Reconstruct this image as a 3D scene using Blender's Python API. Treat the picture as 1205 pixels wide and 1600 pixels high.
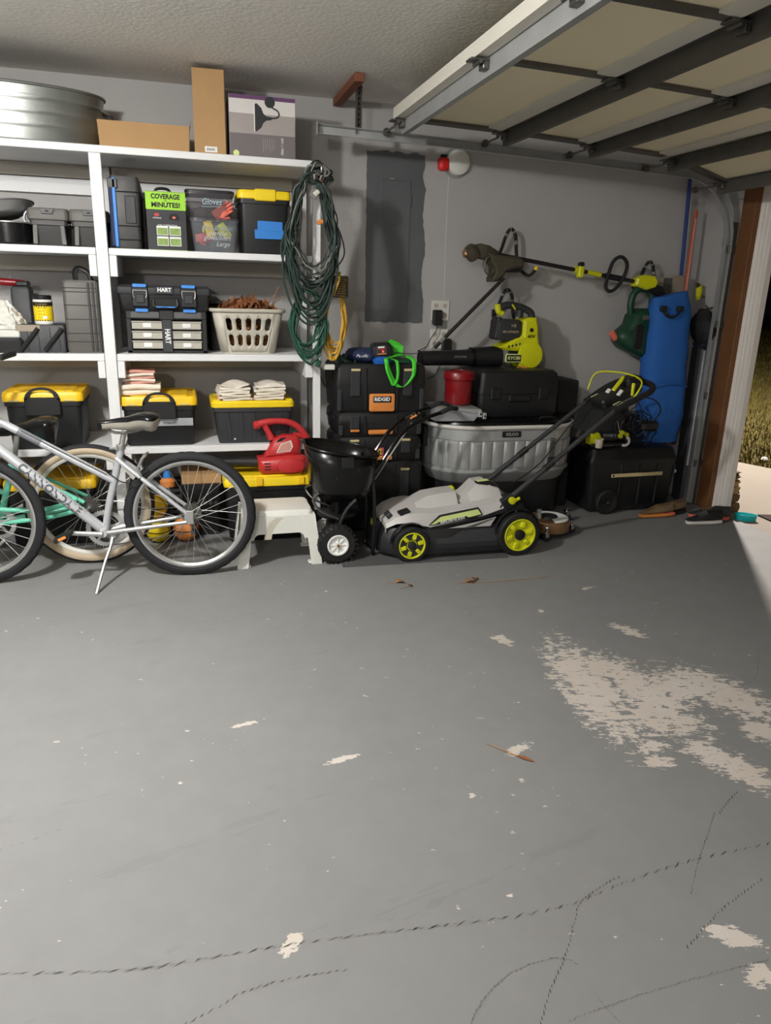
import bpy, bmesh, math, random
from mathutils import Vector, Matrix, Euler

for _o in list(bpy.data.objects):
    bpy.data.objects.remove(_o)
scene = bpy.context.scene
COL = scene.collection
PI = math.pi
rnd = random.Random(7)

# ------------------------------------------------------------------ camera
cam_d = bpy.data.cameras.new('camera')
cam_d.sensor_fit = 'HORIZONTAL'
cam_d.sensor_width = 36.0
cam_d.lens = 1140.1 / 1205.0 * 36.0
cam_d.clip_start = 0.05
cam_d.clip_end = 200
cam = bpy.data.objects.new('camera', cam_d)
COL.objects.link(cam)
_r = Vector((0.9652258, -0.2599564, 0.0276005))
_u = Vector((0.0504583, 0.2888596, 0.9560408))
_f = Vector((0.2565016, 0.9214026, -0.2919317))
cam.matrix_world = Matrix(((_r.x, _u.x, -_f.x, 0), (_r.y, _u.y, -_f.y, 0), (_r.z, _u.z, -_f.z, 1.5), (0, 0, 0, 1)))
scene.camera = cam

# ------------------------------------------------------------------ world, lamps, exposure
wd = bpy.data.worlds.new('night_sky')
scene.world = wd
wd.use_nodes = True
wd.node_tree.nodes['Background'].inputs[0].default_value = (0.004, 0.004, 0.005, 1)
wd.node_tree.nodes['Background'].inputs[1].default_value = 0.25

def point_lamp(name, loc, watts, color, size):
    d = bpy.data.lights.new(name, 'POINT')
    d.energy = watts
    d.color = color
    d.shadow_soft_size = size
    o = bpy.data.objects.new(name, d)
    COL.objects.link(o)
    o.location = loc
    return o

def ceiling_and_fill_disk(name, loc, watts, size):
    d = bpy.data.lights.new(name, 'AREA')
    d.shape = 'DISK'
    d.size = size
    d.energy = watts
    d.color = (1.0, 0.99, 0.965)
    o = bpy.data.objects.new(name, d)
    COL.objects.link(o)
    o.location = loc
    return o

# round drum fixture on the garage ceiling, outside the frame: light falls mostly
# straight down through the glass bottom, less through the sides
ceiling_and_fill_disk('ceiling_and_fill_disk', (-0.95, 2.25, 2.55), 42, 0.16)
point_lamp('ceiling_and_fill_point', (-0.95, 2.25, 2.44), 92, (1.0, 0.985, 0.955), 0.06)
ceiling_and_fill_disk('ceiling_and_fill_disk', (-1.60, -1.90, 2.55), 14, 0.16)  # added fill behind the camera, lifts the ambient light on the back wall
point_lamp('ceiling_and_fill_point', (-1.60, -1.90, 2.44), 115, (1.0, 0.985, 0.955), 0.10)  # point half of the added rear fill, no fixture known there
# flood lamp in the yard beyond the door post
point_lamp('yard_flood_lamp', (6.05, 7.75, 4.2), 2300, (1.0, 0.91, 0.82), 0.12)

vs = scene.view_settings
vs.view_transform = 'Standard'
vs.look = 'None'
vs.gamma = 1.0
vs.use_curve_mapping = False
vs.exposure = 0.36

# ------------------------------------------------------------------ materials
def S(r, g, b):
    def f(c):
        c /= 255.0
        return c / 12.92 if c <= 0.04045 else ((c + 0.055) / 1.055) ** 2.4
    return (f(r), f(g), f(b), 1)

MATS = {}
def M(name, rgb=None, rough=0.5, metal=0.0, var=0.12, scale=12.0, bump=0.0, bscale=None, spec=0.5, alpha=1.0, emit=None, coat=0.0, trans=0.0):
    """Procedural principled material: noise-driven colour and roughness variation, fine bump."""
    if name in MATS:
        return MATS[name]
    m = bpy.data.materials.new(name)
    m.use_nodes = True
    nt = m.node_tree
    b = nt.nodes['Principled BSDF']
    c = S(*rgb)
    tc = nt.nodes.new('ShaderNodeTexCoord')
    nz = nt.nodes.new('ShaderNodeTexNoise')
    nz.inputs['Scale'].default_value = scale
    nz.inputs['Detail'].default_value = 5
    nt.links.new(tc.outputs['Object'], nz.inputs['Vector'])
    mx = nt.nodes.new('ShaderNodeMix')
    mx.data_type = 'RGBA'
    mx.inputs[6].default_value = tuple(v * (1 - var) for v in c[:3]) + (1,)
    mx.inputs[7].default_value = tuple(min(1, v * (1 + var)) for v in c[:3]) + (1,)
    nt.links.new(nz.outputs['Fac'], mx.inputs[0])
    nt.links.new(mx.outputs[2], b.inputs['Base Color'])
    mr = nt.nodes.new('ShaderNodeMapRange')
    mr.inputs['To Min'].default_value = max(0.02, rough - 0.08)
    mr.inputs['To Max'].default_value = min(1, rough + 0.08)
    nt.links.new(nz.outputs['Fac'], mr.inputs['Value'])
    nt.links.new(mr.outputs[0], b.inputs['Roughness'])
    b.inputs['Metallic'].default_value = metal
    b.inputs['Specular IOR Level'].default_value = spec
    b.inputs['Alpha'].default_value = alpha
    b.inputs['Coat Weight'].default_value = coat
    b.inputs['Transmission Weight'].default_value = trans
    if emit:
        b.inputs['Emission Color'].default_value = c
        b.inputs['Emission Strength'].default_value = emit
    if bump > 0:
        n2 = nt.nodes.new('ShaderNodeTexNoise')
        n2.inputs['Scale'].default_value = bscale or scale * 8
        n2.inputs['Detail'].default_value = 6
        nt.links.new(tc.outputs['Object'], n2.inputs['Vector'])
        bp = nt.nodes.new('ShaderNodeBump')
        bp.inputs['Strength'].default_value = bump
        bp.inputs['Distance'].default_value = 0.004
        nt.links.new(n2.outputs['Fac'], bp.inputs['Height'])
        nt.links.new(bp.outputs[0], b.inputs['Normal'])
    MATS[name] = m
    return m

M('wall', (174, 172, 170), .75, var=.06, scale=3, bump=.35, bscale=70, spec=.3)
M('ceiling', (232, 229, 222), .9, var=.05, scale=4, bump=.9, bscale=45, spec=.2)
M('white_paint', (226, 226, 226), .5, var=.05, scale=6, bump=.12, bscale=30)
M('trim_white', (226, 220, 212), .45, var=.04, scale=3)
M('ledger', (178, 172, 160), .6, var=.08, scale=6)
M('jamb_wood', (112, 72, 38), .65, var=.35, scale=9, bump=.3, bscale=60)
M('block_wood', (126, 74, 50), .7, var=.35, scale=25, bump=.3)
M('galv', (176, 178, 177), .45, .45, var=.18, scale=9, bump=.05)
M('galv_dark', (104, 101, 95), .55, .6, var=.25, scale=12)
M('tub_metal', (156, 160, 156), .36, .9, var=.2, scale=5, bump=.04)
M('door_skin', (240, 230, 198), .6, var=.05, scale=3)
M('door_rail', (216, 212, 200), .55, var=.06, scale=5)
M('cardboard', (176, 140, 96), .85, var=.10, scale=6, bump=.1, bscale=40)
M('cardboard_dark', (150, 114, 74), .85, var=.12, scale=6)
M('black_plastic', (24, 24, 26), .48, var=.2, scale=10, bump=.06, bscale=200)
M('black_gloss', (14, 14, 15), .25, var=.1)
M('black_soft', (20, 20, 22), .75, var=.2, scale=30, bump=.2, bscale=150)
M('charcoal', (46, 47, 50), .55, var=.15, scale=12, bump=.06, bscale=150)
M('grey_plastic', (84, 84, 84), .55, var=.12)
M('case_grey', (86, 84, 80), .55, var=.12, bump=.08, bscale=90)
M('dark_case', (58, 57, 56), .5, var=.15, bump=.06)
M('panel_paint', (92, 95, 97), .55, var=.16, scale=5, bump=.15, bscale=50)
M('yellow', (240, 208, 26), .42, var=.05)
M('amber_yellow', (244, 196, 28), .42, var=.06)
M('lime', (208, 210, 20), .40, var=.06)
M('lime_pale', (222, 236, 150), .40, var=.05)
M('mower_grey', (190, 187, 184), .48, var=.05)
M('orange', (222, 138, 66), .5, var=.08)
M('red', (184, 46, 48), .38, var=.08)
M('red_dark', (128, 18, 24), .3, var=.1)
M('blue', (24, 92, 180), .6, var=.08)
M('blue_bag', (32, 94, 172), .8, var=.10, scale=8, bump=.25, bscale=30)
M('blue_tape', (44, 124, 204), .6, var=.06)
M('hart_blue', (60, 134, 216), .45, var=.06)
M('navy', (28, 40, 74), .7, var=.12)
M('green_cord', (28, 74, 58), .55, var=.2, scale=20)
M('green_cord_dark', (38, 56, 50), .6, var=.3, scale=20)
M('grey_cord', (120, 122, 116), .6, var=.25, scale=20)
M('yellow_cord', (204, 158, 52), .5, var=.12, scale=20)
M('brown_coil', (88, 72, 44), .7, var=.3, scale=40)
M('green_strap', (64, 196, 40), .65, var=.1, scale=40)
M('dark_green', (20, 62, 42), .45, var=.12)
M('mint', (112, 206, 176), .4, var=.05)
M('silver_paint', (196, 198, 202), .30, .35, var=.04)
M('silver', (192, 192, 190), .38, .85, var=.08)
M('steel_dark', (110, 108, 104), .4, .8, var=.2, scale=25)
M('chrome', (220, 220, 220), .12, 1.0, var=.05)
M('tyre', (26, 26, 29), .78, var=.15, scale=30, bump=.25, bscale=120)
M('cream_tyre', (188, 170, 144), .7, var=.10, scale=10)
M('rubber', (18, 18, 18), .7, var=.15, scale=30)
M('beige_plastic', (186, 180, 166), .5, var=.04)
M('white_plastic', (226, 226, 218), .42, var=.04)
M('offwhite', (214, 212, 204), .6, var=.05)
M('towel_white', (232, 222, 206), .95, var=.08, scale=20, bump=.5, bscale=120)
M('towel_pink', (206, 150, 136), .95, var=.10, scale=20, bump=.5, bscale=120)
M('rag', (226, 218, 206), .95, var=.08, scale=20, bump=.5, bscale=120)
M('saddle_grey', (176, 172, 158), .5, var=.04)
M('decal_grey', (112, 114, 120), .5, var=.05)
M('leaf_dry', (128, 78, 42), .8, var=.4, scale=30)
M('leaf_tan', (168, 122, 74), .8, var=.3, scale=30)
M('mat_grey', (80, 80, 80), .95, var=.25, scale=60, bump=.6, bscale=200)
M('tan_leather', (120, 98, 72), .8, var=.2, scale=30)
M('salmon', (222, 108, 88), .6, var=.06)
M('shoe_black', (26, 26, 28), .75, var=.2, scale=50, bump=.3, bscale=200)
M('sole_white', (214, 210, 204), .6, var=.05)
M('teal', (20, 176, 180), .5, var=.05)
M('brass', (168, 128, 92), .35, .7, var=.2)
M('drawer_clear', (196, 192, 180), .35, var=.05, alpha=.82)
M('clear_bin', (150, 156, 162), .22, var=.05, alpha=.34, coat=.3)
M('smoke_bin', (96, 92, 98), .25, var=.05, alpha=.50, coat=.3)
M('paper_white', (232, 232, 228), .7, var=.03)
M('print_grey', (112, 106, 106), .6, var=.04)
M('print_mid', (162, 154, 150), .6, var=.04)
M('print_light', (214, 210, 206), .6, var=.04)
M('print_purple', (98, 62, 104), .6, var=.04)
M('print_dark', (42, 42, 46), .6, var=.06)
M('print_green', (150, 206, 40), .55, var=.05)
M('print_lawn', (132, 158, 82), .6, var=.35, scale=60)
M('ink', (16, 16, 18), .7, var=.05)
M('ink_white', (236, 236, 236), .6, var=.03)
M('ink_pale', (160, 186, 196), .6, var=.05)
M('ink_tan', (206, 190, 140), .5, var=.05)
M('pink_print', (198, 70, 130), .6, var=.05)
M('duct', (164, 166, 170), .45, .25, var=.06)
M('firewood', (112, 86, 58), .9, var=.35, scale=14, bump=.5)
M('firewood_end', (178, 142, 96), .9, var=.2, scale=30)
M('pole_red', (176, 84, 62), .5, var=.1)
M('pole_blue', (30, 54, 122), .45, var=.1)
M('board_grey', (66, 66, 70), .7, var=.15, scale=6)
M('board_raw', (150, 140, 124), .7, var=.15, scale=6)
M('red_lens', (224, 40, 36), .25, var=.05)
M('led', (255, 60, 40), .4, emit=3.0)
M('doormat', (46, 36, 30), .95, var=.2, scale=60, bump=.5)
M('camo', (66, 60, 44), .8, var=.45, scale=40)
M('floor_mark', (100, 99, 96), .85, var=.3, scale=90)
M('crack', (70, 68, 64), .9, var=.3, scale=90)
M('smudge', (202, 196, 178), .5, var=.1)

# ------------------------------------------------------------------ mesh builder
class MB:
    def __init__(s):
        s.v = []
        s.f = []
    def add(s, vs_, fs_):
        o = len(s.v)
        s.v += [Vector(p) for p in vs_]
        s.f += [tuple(i + o for i in q) for q in fs_]
        return o
    def xf(s, mat, start=0):
        for i in range(start, len(s.v)):
            s.v[i] = mat @ s.v[i]
        return s
    def box(s, x0, x1, y0, y1, z0, z1, b=0.0, rot=None):
        start = len(s.v)
        if b <= 0:
            P = [(x, y, z) for x in (x0, x1) for y in (y0, y1) for z in (z0, z1)]
            s.add(P, [(0, 1, 3, 2), (4, 6, 7, 5), (0, 4, 5, 1), (2, 3, 7, 6), (0, 2, 6, 4), (1, 5, 7, 3)])
        else:
            b = min(b, abs(x1 - x0) / 2.01, abs(y1 - y0) / 2.01, abs(z1 - z0) / 2.01)
            X, Y, Z = (x0, x1), (y0, y1), (z0, z1)
            idx = {}
            P = []
            for i in (0, 1):
                for j in (0, 1):
                    for k in (0, 1):
                        sx, sy, sz = (b if i == 0 else -b), (b if j == 0 else -b), (b if k == 0 else -b)
                        for a in range(3):
                            q = [X[i] + sx, Y[j] + sy, Z[k] + sz]
                            q[a] = (X[i], Y[j], Z[k])[a]
                            idx[(i, j, k, a)] = len(P)
                            P.append(tuple(q))
            F = []
            for sd in (0, 1):
                F.append([idx[(sd, 0, 0, 0)], idx[(sd, 1, 0, 0)], idx[(sd, 1, 1, 0)], idx[(sd, 0, 1, 0)]])
                F.append([idx[(0, sd, 0, 1)], idx[(1, sd, 0, 1)], idx[(1, sd, 1, 1)], idx[(0, sd, 1, 1)]])
                F.append([idx[(0, 0, sd, 2)], idx[(1, 0, sd, 2)], idx[(1, 1, sd, 2)], idx[(0, 1, sd, 2)]])
            for i in (0, 1):
                for j in (0, 1):
                    F.append([idx[(i, j, 0, 0)], idx[(i, j, 1, 0)], idx[(i, j, 1, 1)], idx[(i, j, 0, 1)]])
                    F.append([idx[(i, 0, j, 0)], idx[(i, 1, j, 0)], idx[(i, 1, j, 2)], idx[(i, 0, j, 2)]])
                    F.append([idx[(0, i, j, 1)], idx[(1, i, j, 1)], idx[(1, i, j, 2)], idx[(0, i, j, 2)]])
                    for k in (0, 1):
                        F.append([idx[(i, j, k, 0)], idx[(i, j, k, 1)], idx[(i, j, k, 2)]])
            s.add(P, F)
        if rot is not None:
            c = Vector(((x0 + x1) / 2, (y0 + y1) / 2, (z0 + z1) / 2))
            m = Matrix.Translation(c) @ Euler(rot).to_matrix().to_4x4() @ Matrix.Translation(-c)
            s.xf(m, start)
        return s
    def loft(s, rings, cap0=True, cap1=True, closed=True):
        n = len(rings[0])
        o = s.add([p for r in rings for p in r], [])
        for i in range(len(rings) - 1):
            for j in range(n if closed else n - 1):
                a, b2 = o + i * n + j, o + i * n + (j + 1) % n
                s.f.append((a, b2, b2 + n, a + n))
        if cap0:
            s.f.append(tuple(o + j for j in range(n))[::-1])
        if cap1:
            s.f.append(tuple(o + (len(rings) - 1) * n + j for j in range(n)))
        return s
    def cyl(s, p0, p1, r0, r1=None, n=14, cap=True):
        return s.tube([p0, p1], [r0, r0 if r1 is None else r1], n, cap=cap)
    def tube(s, path, r, n=8, closed=False, cap=True, flat=None):
        P = [Vector(p) for p in path]
        R = r if isinstance(r, (list, tuple)) else [r] * len(P)
        N = len(P)
        up = None
        rings = []
        for i in range(N):
            if closed:
                t = P[(i + 1) % N] - P[i - 1]
            else:
                t = P[min(i + 1, N - 1)] - P[max(i - 1, 0)]
            if t.length < 1e-9:
                t = Vector((0, 0, 1))
            t.normalize()
            if up is None:
                up = t.orthogonal().normalized()
                if abs(t.z) < .95:
                    up = (Vector((0, 0, 1)) - t * t.z).normalized()
            else:
                up = up - t * up.dot(t)
                up = up.normalized() if up.length > 1e-6 else t.orthogonal().normalized()
            sd = t.cross(up)
            ru = R[i]
            rs = R[i] * (flat if flat else 1)
            rings.append([P[i] + up * (ru * math.cos(2 * PI * j / n)) + sd * (rs * math.sin(2 * PI * j / n)) for j in range(n)])
        if closed:
            rings.append(rings[0])
            return s.loft(rings, False, False)
        return s.loft(rings, cap, cap)
    def lathe(s, prof, n=24, o=(0, 0, 0), axis='z', sx=1.0, sy=1.0, cap0=False, cap1=False):
        rings = []
        for r, h in prof:
            ring = []
            for j in range(n):
                a = 2 * PI * j / n
                x, y = r * math.cos(a) * sx, r * math.sin(a) * sy
                p = {'z': (x, y, h), 'y': (x, h, y), 'x': (h, x, y)}[axis]
                ring.append((p[0] + o[0], p[1] + o[1], p[2] + o[2]))
            rings.append(ring)
        return s.loft(rings, cap0, cap1)
    def prism(s, poly, y0, y1, b=0.0, plane='xz'):
        """poly: outline in a plane, extruded from y0 to y1 along the third axis, optional chamfer b."""
        n = len(poly)
        def inset(d):
            out = []
            area = sum(poly[i][0] * poly[(i + 1) % n][1] - poly[(i + 1) % n][0] * poly[i][1] for i in range(n))
            sg = 1 if area > 0 else -1
            for i in range(n):
                p0, p1, p2 = Vector(poly[i - 1]), Vector(poly[i]), Vector(poly[(i + 1) % n])
                e1, e2 = (p1 - p0), (p2 - p1)
                if e1.length < 1e-9 or e2.length < 1e-9:
                    out.append(p1)
                    continue
                e1.normalize(); e2.normalize()
                n1 = Vector((-e1.y, e1.x)) * sg
                n2 = Vector((-e2.y, e2.x)) * sg
                k = 1 + n1.dot(n2)
                out.append(p1 + (n1 + n2) * (d / max(k, .4)))
            return out
        def up(q, h):
            return {'xz': (q[0], h, q[1]), 'xy': (q[0], q[1], h), 'yz': (h, q[0], q[1])}[plane]
        if b > 0:
            sg = 1 if y1 > y0 else -1
            lv = [(inset(b), y0), (poly, y0 + b * sg), (poly, y1 - b * sg), (inset(b), y1)]
        else:
            lv = [(poly, y0), (poly, y1)]
        return s.loft([[up(q, h) for q in pl] for pl, h in lv])
    def grid(s, rows, closed_u=False):
        n = len(rows[0])
        o = s.add([p for r in rows for p in r], [])
        for i in range(len(rows) - 1):
            for j in range(n - 1):
                a = o + i * n + j
                s.f.append((a, a + 1, a + 1 + n, a + n))
        return s
    def build(s, name, mat, parent=None, world=False, smooth=.6):
        me = bpy.data.meshes.new(name)
        vs_ = s.v
        if world and parent is not None:
            r = parent
            while r.parent is not None:
                r = r.parent
            inv = (Matrix.Translation(r.location) @ r.rotation_euler.to_matrix().to_4x4()).inverted()
            vs_ = [inv @ p for p in vs_]
        me.from_pydata([tuple(p) for p in vs_], [], s.f)
        bm = bmesh.new()
        bm.from_mesh(me)
        bmesh.ops.recalc_face_normals(bm, faces=bm.faces)
        bm.to_mesh(me)
        bm.free()
        if smooth:
            me.shade_smooth()
            me.set_sharp_from_angle(angle=smooth)
        me.materials.append(MATS[mat] if isinstance(mat, str) else mat)
        o = bpy.data.objects.new(name, me)
        COL.objects.link(o)
        if parent is not None:
            o.parent = parent
        return o

def rrect(hx, hy, r, z, cx=0.0, cy=0.0, k=4, plane='xy'):
    r = min(r, hx * .999, hy * .999)
    out = []
    for sx, sy, a0 in ((1, 1, 0), (-1, 1, PI / 2), (-1, -1, PI), (1, -1, 1.5 * PI)):
        for i in range(k + 1):
            a = a0 + PI / 2 * i / k
            x, y = cx + sx * (hx - r) + r * math.cos(a), cy + sy * (hy - r) + r * math.sin(a)
            out.append({'xy': (x, y, z), 'xz': (x, z, y), 'yz': (z, x, y)}[plane])
    return out

def cr(pts, k=6, closed=False):
    """Catmull-Rom resample."""
    P = [Vector(p) for p in pts]
    N = len(P)
    out = []
    for i in range(N if closed else N - 1):
        if closed:
            p0, p1, p2, p3 = P[i - 1], P[i], P[(i + 1) % N], P[(i + 2) % N]
        else:
            p0, p1, p2, p3 = P[max(i - 1, 0)], P[i], P[i + 1], P[min(i + 2, N - 1)]
        for j in range(k):
            t = j / k
            out.append(.5 * ((2 * p1) + (p2 - p0) * t + (2 * p0 - 5 * p1 + 4 * p2 - p3) * t * t + (3 * p1 - p0 - 3 * p2 + p3) * t ** 3))
    if not closed:
        out.append(P[-1])
    return out

def tag(o, label, cat, group=None):
    o['label'] = label
    o['category'] = cat
    if group:
        o['group'] = group
    return o

def thing(name, label, cat, loc=(0, 0, 0), rz=0.0, group=None, rot=None):
    o = bpy.data.objects.new(name, None)
    o.empty_display_size = .05
    COL.objects.link(o)
    o.location = loc
    o.rotation_euler = rot if rot else (0, 0, rz)
    return tag(o, label, cat, group)

def struct(o):
    o['kind'] = 'structure'
    return o

def dup(root, loc, label=None, rz=None):
    r = root.copy()
    COL.objects.link(r)
    r.location = loc
    if rz is not None:
        r.rotation_euler = (0, 0, rz)
    if label:
        r['label'] = label
    for ch in root.children:
        c = ch.copy()
        COL.objects.link(c)
        c.parent = r
        for g in ch.children:
            d = g.copy()
            COL.objects.link(d)
            d.parent = c
    return r

FACE = Matrix.Rotation(PI / 2, 4, 'X')       # text facing -y
def letters(body, size, loc, mat, parent, name='lettering', width=None, rot=0.0, shear=0.0, bold=0.0, base=None, depth=.0008, world=False, warp=None, space=1.0):
    cu = bpy.data.curves.new('txt', 'FONT')
    cu.body = body
    cu.size = size
    cu.align_x = 'CENTER'
    cu.align_y = 'CENTER'
    cu.shear = shear
    cu.offset = bold
    cu.space_character = space
    cu.resolution_u = 3
    cu.extrude = depth / 2
    to = bpy.data.objects.new('txt', cu)
    COL.objects.link(to)
    dg = bpy.context.evaluated_depsgraph_get()
    me = bpy.data.meshes.new_from_object(to.evaluated_get(dg))
    bpy.data.objects.remove(to)
    bpy.data.curves.remove(cu)
    xs = [v.co.x for v in me.vertices] or [0, 1]
    sx = width / (max(xs) - min(xs)) if width else 1.0
    bm_ = base if base is not None else FACE
    mt = Matrix.Translation(loc) @ bm_ @ Matrix.Rotation(rot, 4, 'Z') @ Matrix.Diagonal((sx, 1, 1, 1))
    if world:
        mt = Matrix.Translation(-Vector(parent.location if parent.parent is None else (0, 0, 0))) @ mt
    for v in me.vertices:
        v.co = mt @ v.co
        if warp:
            v.co = warp(v.co)
    me.name = name
    me.materials.clear()
    me.materials.append(MATS[mat])
    o = bpy.data.objects.new(name, me)
    COL.objects.link(o)
    o.parent = parent
    return o
# ================================================================== THE SETTING
YB, XR, ZC = 4.93, 3.72, 2.605          # back wall, right wall, ceiling

def floor_material():
    m = bpy.data.materials.new('painted_concrete')
    m.use_nodes = True
    nt = m.node_tree
    N, L = nt.nodes, nt.links
    b = N['Principled BSDF']
    tc = N.new('ShaderNodeTexCoord')
    def noise(scale, detail=5, vec=None, rough=.55):
        n = N.new('ShaderNodeTexNoise')
        n.inputs['Scale'].default_value = scale
        n.inputs['Detail'].default_value = detail
        n.inputs['Roughness'].default_value = rough
        L.new(vec or tc.outputs['Object'], n.inputs['Vector'])
        return n.outputs['Fac']
    def mth(op, a, c, d=None):
        n = N.new('ShaderNodeMath')
        n.operation = op
        for i, q in enumerate((a, c, d)):
            if q is None:
                continue
            if isinstance(q, (int, float)):
                n.inputs[i].default_value = q
            else:
                L.new(q, n.inputs[i])
        return n.outputs[0]
    def mp(loc, rot, sc):
        n = N.new('ShaderNodeMapping')
        n.vector_type = 'TEXTURE'
        n.inputs['Location'].default_value = loc
        n.inputs['Rotation'].default_value = (0, 0, rot)
        n.inputs['Scale'].default_value = sc
        L.new(tc.outputs['Object'], n.inputs['Vector'])
        return n.outputs[0]
    def mixc(f, a, c):
        n = N.new('ShaderNodeMix')
        n.data_type = 'RGBA'
        for i, q in ((0, f), (6, a), (7, c)):
            if isinstance(q, tuple):
                n.inputs[i].default_value = q
            elif isinstance(q, (int, float)):
                n.inputs[i].default_value = q
            else:
                L.new(q, n.inputs[i])
        return n.outputs[2]
    # worn patches of peeled paint: ellipse fields broken up by stretched noise
    streak = noise(30, 5, mp((0, 0, 0), -.3, (2.4, .7, 1)), .7)
    fine = noise(22, 6, None, .65)
    field = None
    for loc, rot, sc in (((1.50, 2.28, 0), -.15, (.10, .33, 1)), ((1.70, 2.17, 0), 0, (.10, .27, 1)), ((2.0, 2.12, 0), .4, (.11, .21, 1)), ((1.71, 1.72, 0), .45, (.06, .16, 1)),
                         ((1.97, 1.86, 0), 0, (.07, .07, 1)), ((1.62, 2.40, 0), 0, (.13, .10, 1)), ((1.86, 2.20, 0), .2, (.11, .10, 1)), ((1.60, 2.02, 0), 0, (.07, .08, 1)), ((1.515, 1.872, 0), 0, (.05, .03, 1)), ((1.471, 1.79, 0), 0, (.05, .03, 1)),
                         ((1.95, 2.70, 0), .5, (.03, .07, 1)), ((1.325, 2.732, 0), .4, (.03, .05, 1)), ((1.46, 2.53, 0), 0, (.03, .025, 1)), ((1.23, 1.13, 0), -.6, (.06, .025, 1)),
                         ((1.22, 1.02, 0), 0, (.035, .03, 1)), ((1.05, 1.96, 0), .5, (.045, .022, 1)), ((.14, 2.314, 0), .2, (.05, .010, 1)), ((.178, 1.37, 0), .9, (.035, .016, 1)), ((.16, 1.345, 0), .9, (.015, .012, 1)),
                         ((.80, 1.77, 0), .9, (.012, .008, 1)), ((1.64, 2.98, 0), .9, (.02, .012, 1)), ((.45, 2.04, 0), .2, (.05, .012, 1)), ((2.03, 3.2, 0), .2, (.04, .012, 1))):
        g = N.new('ShaderNodeTexGradient')
        g.gradient_type = 'SPHERICAL'
        sc2 = (sc[0] * 1.7, sc[1] * 1.7, 1)
        L.new(mp(loc, rot, sc2), g.inputs['Vector'])
        field = g.outputs['Fac'] if field is None else mth('MAXIMUM', field, g.outputs['Fac'])
    f1 = mth('ADD', mth('MULTIPLY', mth('SUBTRACT', streak, .5), 1.9), mth('MULTIPLY', mth('SUBTRACT', fine, .5), 1.6))
    f1 = mth('ADD', f1, mth('MULTIPLY', mth('SUBTRACT', noise(75, 3, mp((0, 0, 0), -.3, (2.0, .7, 1)), .6), .5), 1.3))
    f2 = mth('ADD', mth('MINIMUM', field, .66), f1)
    # only where the ellipse reaches at all
    reach = mth('GREATER_THAN', field, .04)
    peel = mth('MULTIPLY', mth('GREATER_THAN', f2, .40), reach)
    # small flecks all over
    fl = noise(34, 3, mp((0, 0, 0), -.3, (1.6, .8, 1)), .6)
    gate = noise(1.7, 2)
    fleck = mth('MULTIPLY', mth('GREATER_THAN', fl, .695), mth('GREATER_THAN', gate, .52))
    pm = mth('MAXIMUM', peel, fleck)
    big = noise(1.3, 6, None, .6)
    med = noise(9, 6, None, .65)
    base = mixc(big, S(124, 124, 124), S(140, 140, 139))
    base = mixc(mth('MULTIPLY', med, .35), base, S(109, 108, 107))
    # dark tyre dirt smears
    sm = noise(3.2, 5, mp((0, 0, 0), .25, (4.0, .7, 1)), .7)
    base = mixc(mth('MULTIPLY', mth('GREATER_THAN', sm, .62), .10), base, S(86, 85, 82))
    peelc = mixc(noise(4, 4), S(208, 202, 198), S(190, 178, 162))
    col = mixc(pm, base, peelc)
    # bare unpainted concrete beyond the door sill
    sep = N.new('ShaderNodeSeparateXYZ')
    L.new(tc.outputs['Object'], sep.inputs[0])
    L.new(col, b.inputs['Base Color'])
    r = mth('ADD', mth('MULTIPLY', med, .2), .62)
    L.new(mth('MAXIMUM', r, mth('MULTIPLY', pm, .8)), b.inputs['Roughness'])
    b.inputs['Specular IOR Level'].default_value = .3
    bp = N.new('ShaderNodeBump')
    bp.inputs['Strength'].default_value = .35
    bp.inputs['Distance'].default_value = .003
    h = mth('SUBTRACT', mth('MULTIPLY', noise(60, 5), .35), mth('MULTIPLY', pm, .5))
    L.new(h, bp.inputs['Height'])
    L.new(bp.outputs[0], b.inputs['Normal'])
    return m

def concrete_material(name, c0, c1):
    m = M(name, c0, .85, var=.10, scale=2.2, bump=.4, bscale=60, spec=.25)
    return m

fl = struct(MB().box(-4.2, XR + .02, -2.6, YB + .1, -.12, 0).build('floor', floor_material()))
concrete_material('drive_concrete', (146, 137, 126), None)
M('soil', (80, 72, 42), .95, var=.3, scale=3, bump=.5, bscale=50, spec=.1)
M('grass', (88, 80, 36), .9, var=.35, scale=2, spec=.1)
drv = [(XR + .02, -8), (XR + .02, 16), (4.55, 16), (4.4, 9.0), (4.72, 7.0), (5.10, 5.92), (5.27, 5.52), (5.75, 4.75), (6.6, 3.9), (8.5, 2.9), (14, 2.2), (14, -8)]
struct(MB().prism(drv, -.12, -.012, plane='xy').build('driveway', 'drive_concrete', smooth=0))
struct(MB().box(XR + .02, 60, -40, 70, -.20, -.035).build('lawn_ground', 'soil', smooth=0))

# grass blades, nobody could count them
gb = MB()
gr = random.Random(3)
def inside_drive(x, y):
    c = False
    n = len(drv)
    for i in range(n):
        (x1, y1), (x2, y2) = drv[i], drv[i - 1]
        if (y1 > y) != (y2 > y) and x < (x2 - x1) * (y - y1) / (y2 - y1) + x1:
            c = not c
    return c
cnt = 0
while cnt < 26000:
    d = 7.0 * (6.5 ** (gr.random() ** 1.25))
    a = math.radians(gr.uniform(38, 58))
    x, y = d * math.sin(a), d * math.cos(a)
    if x < 4.5 or inside_drive(x, y):
        continue
    cnt += 1
    h = gr.uniform(.03, .075) * (1 + d / 45)
    w = .0035 * (1 + d / 9)
    t = gr.uniform(0, 6.28)
    lx, ly = gr.uniform(-.6, .6) * h, gr.uniform(-.6, .6) * h
    c_, s_ = math.cos(t) * w, math.sin(t) * w
    gb.add([(x - c_, y - s_, -.04), (x + c_, y + s_, -.04), (x + lx, y + ly, h - .035)], [(0, 1, 2)])
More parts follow.
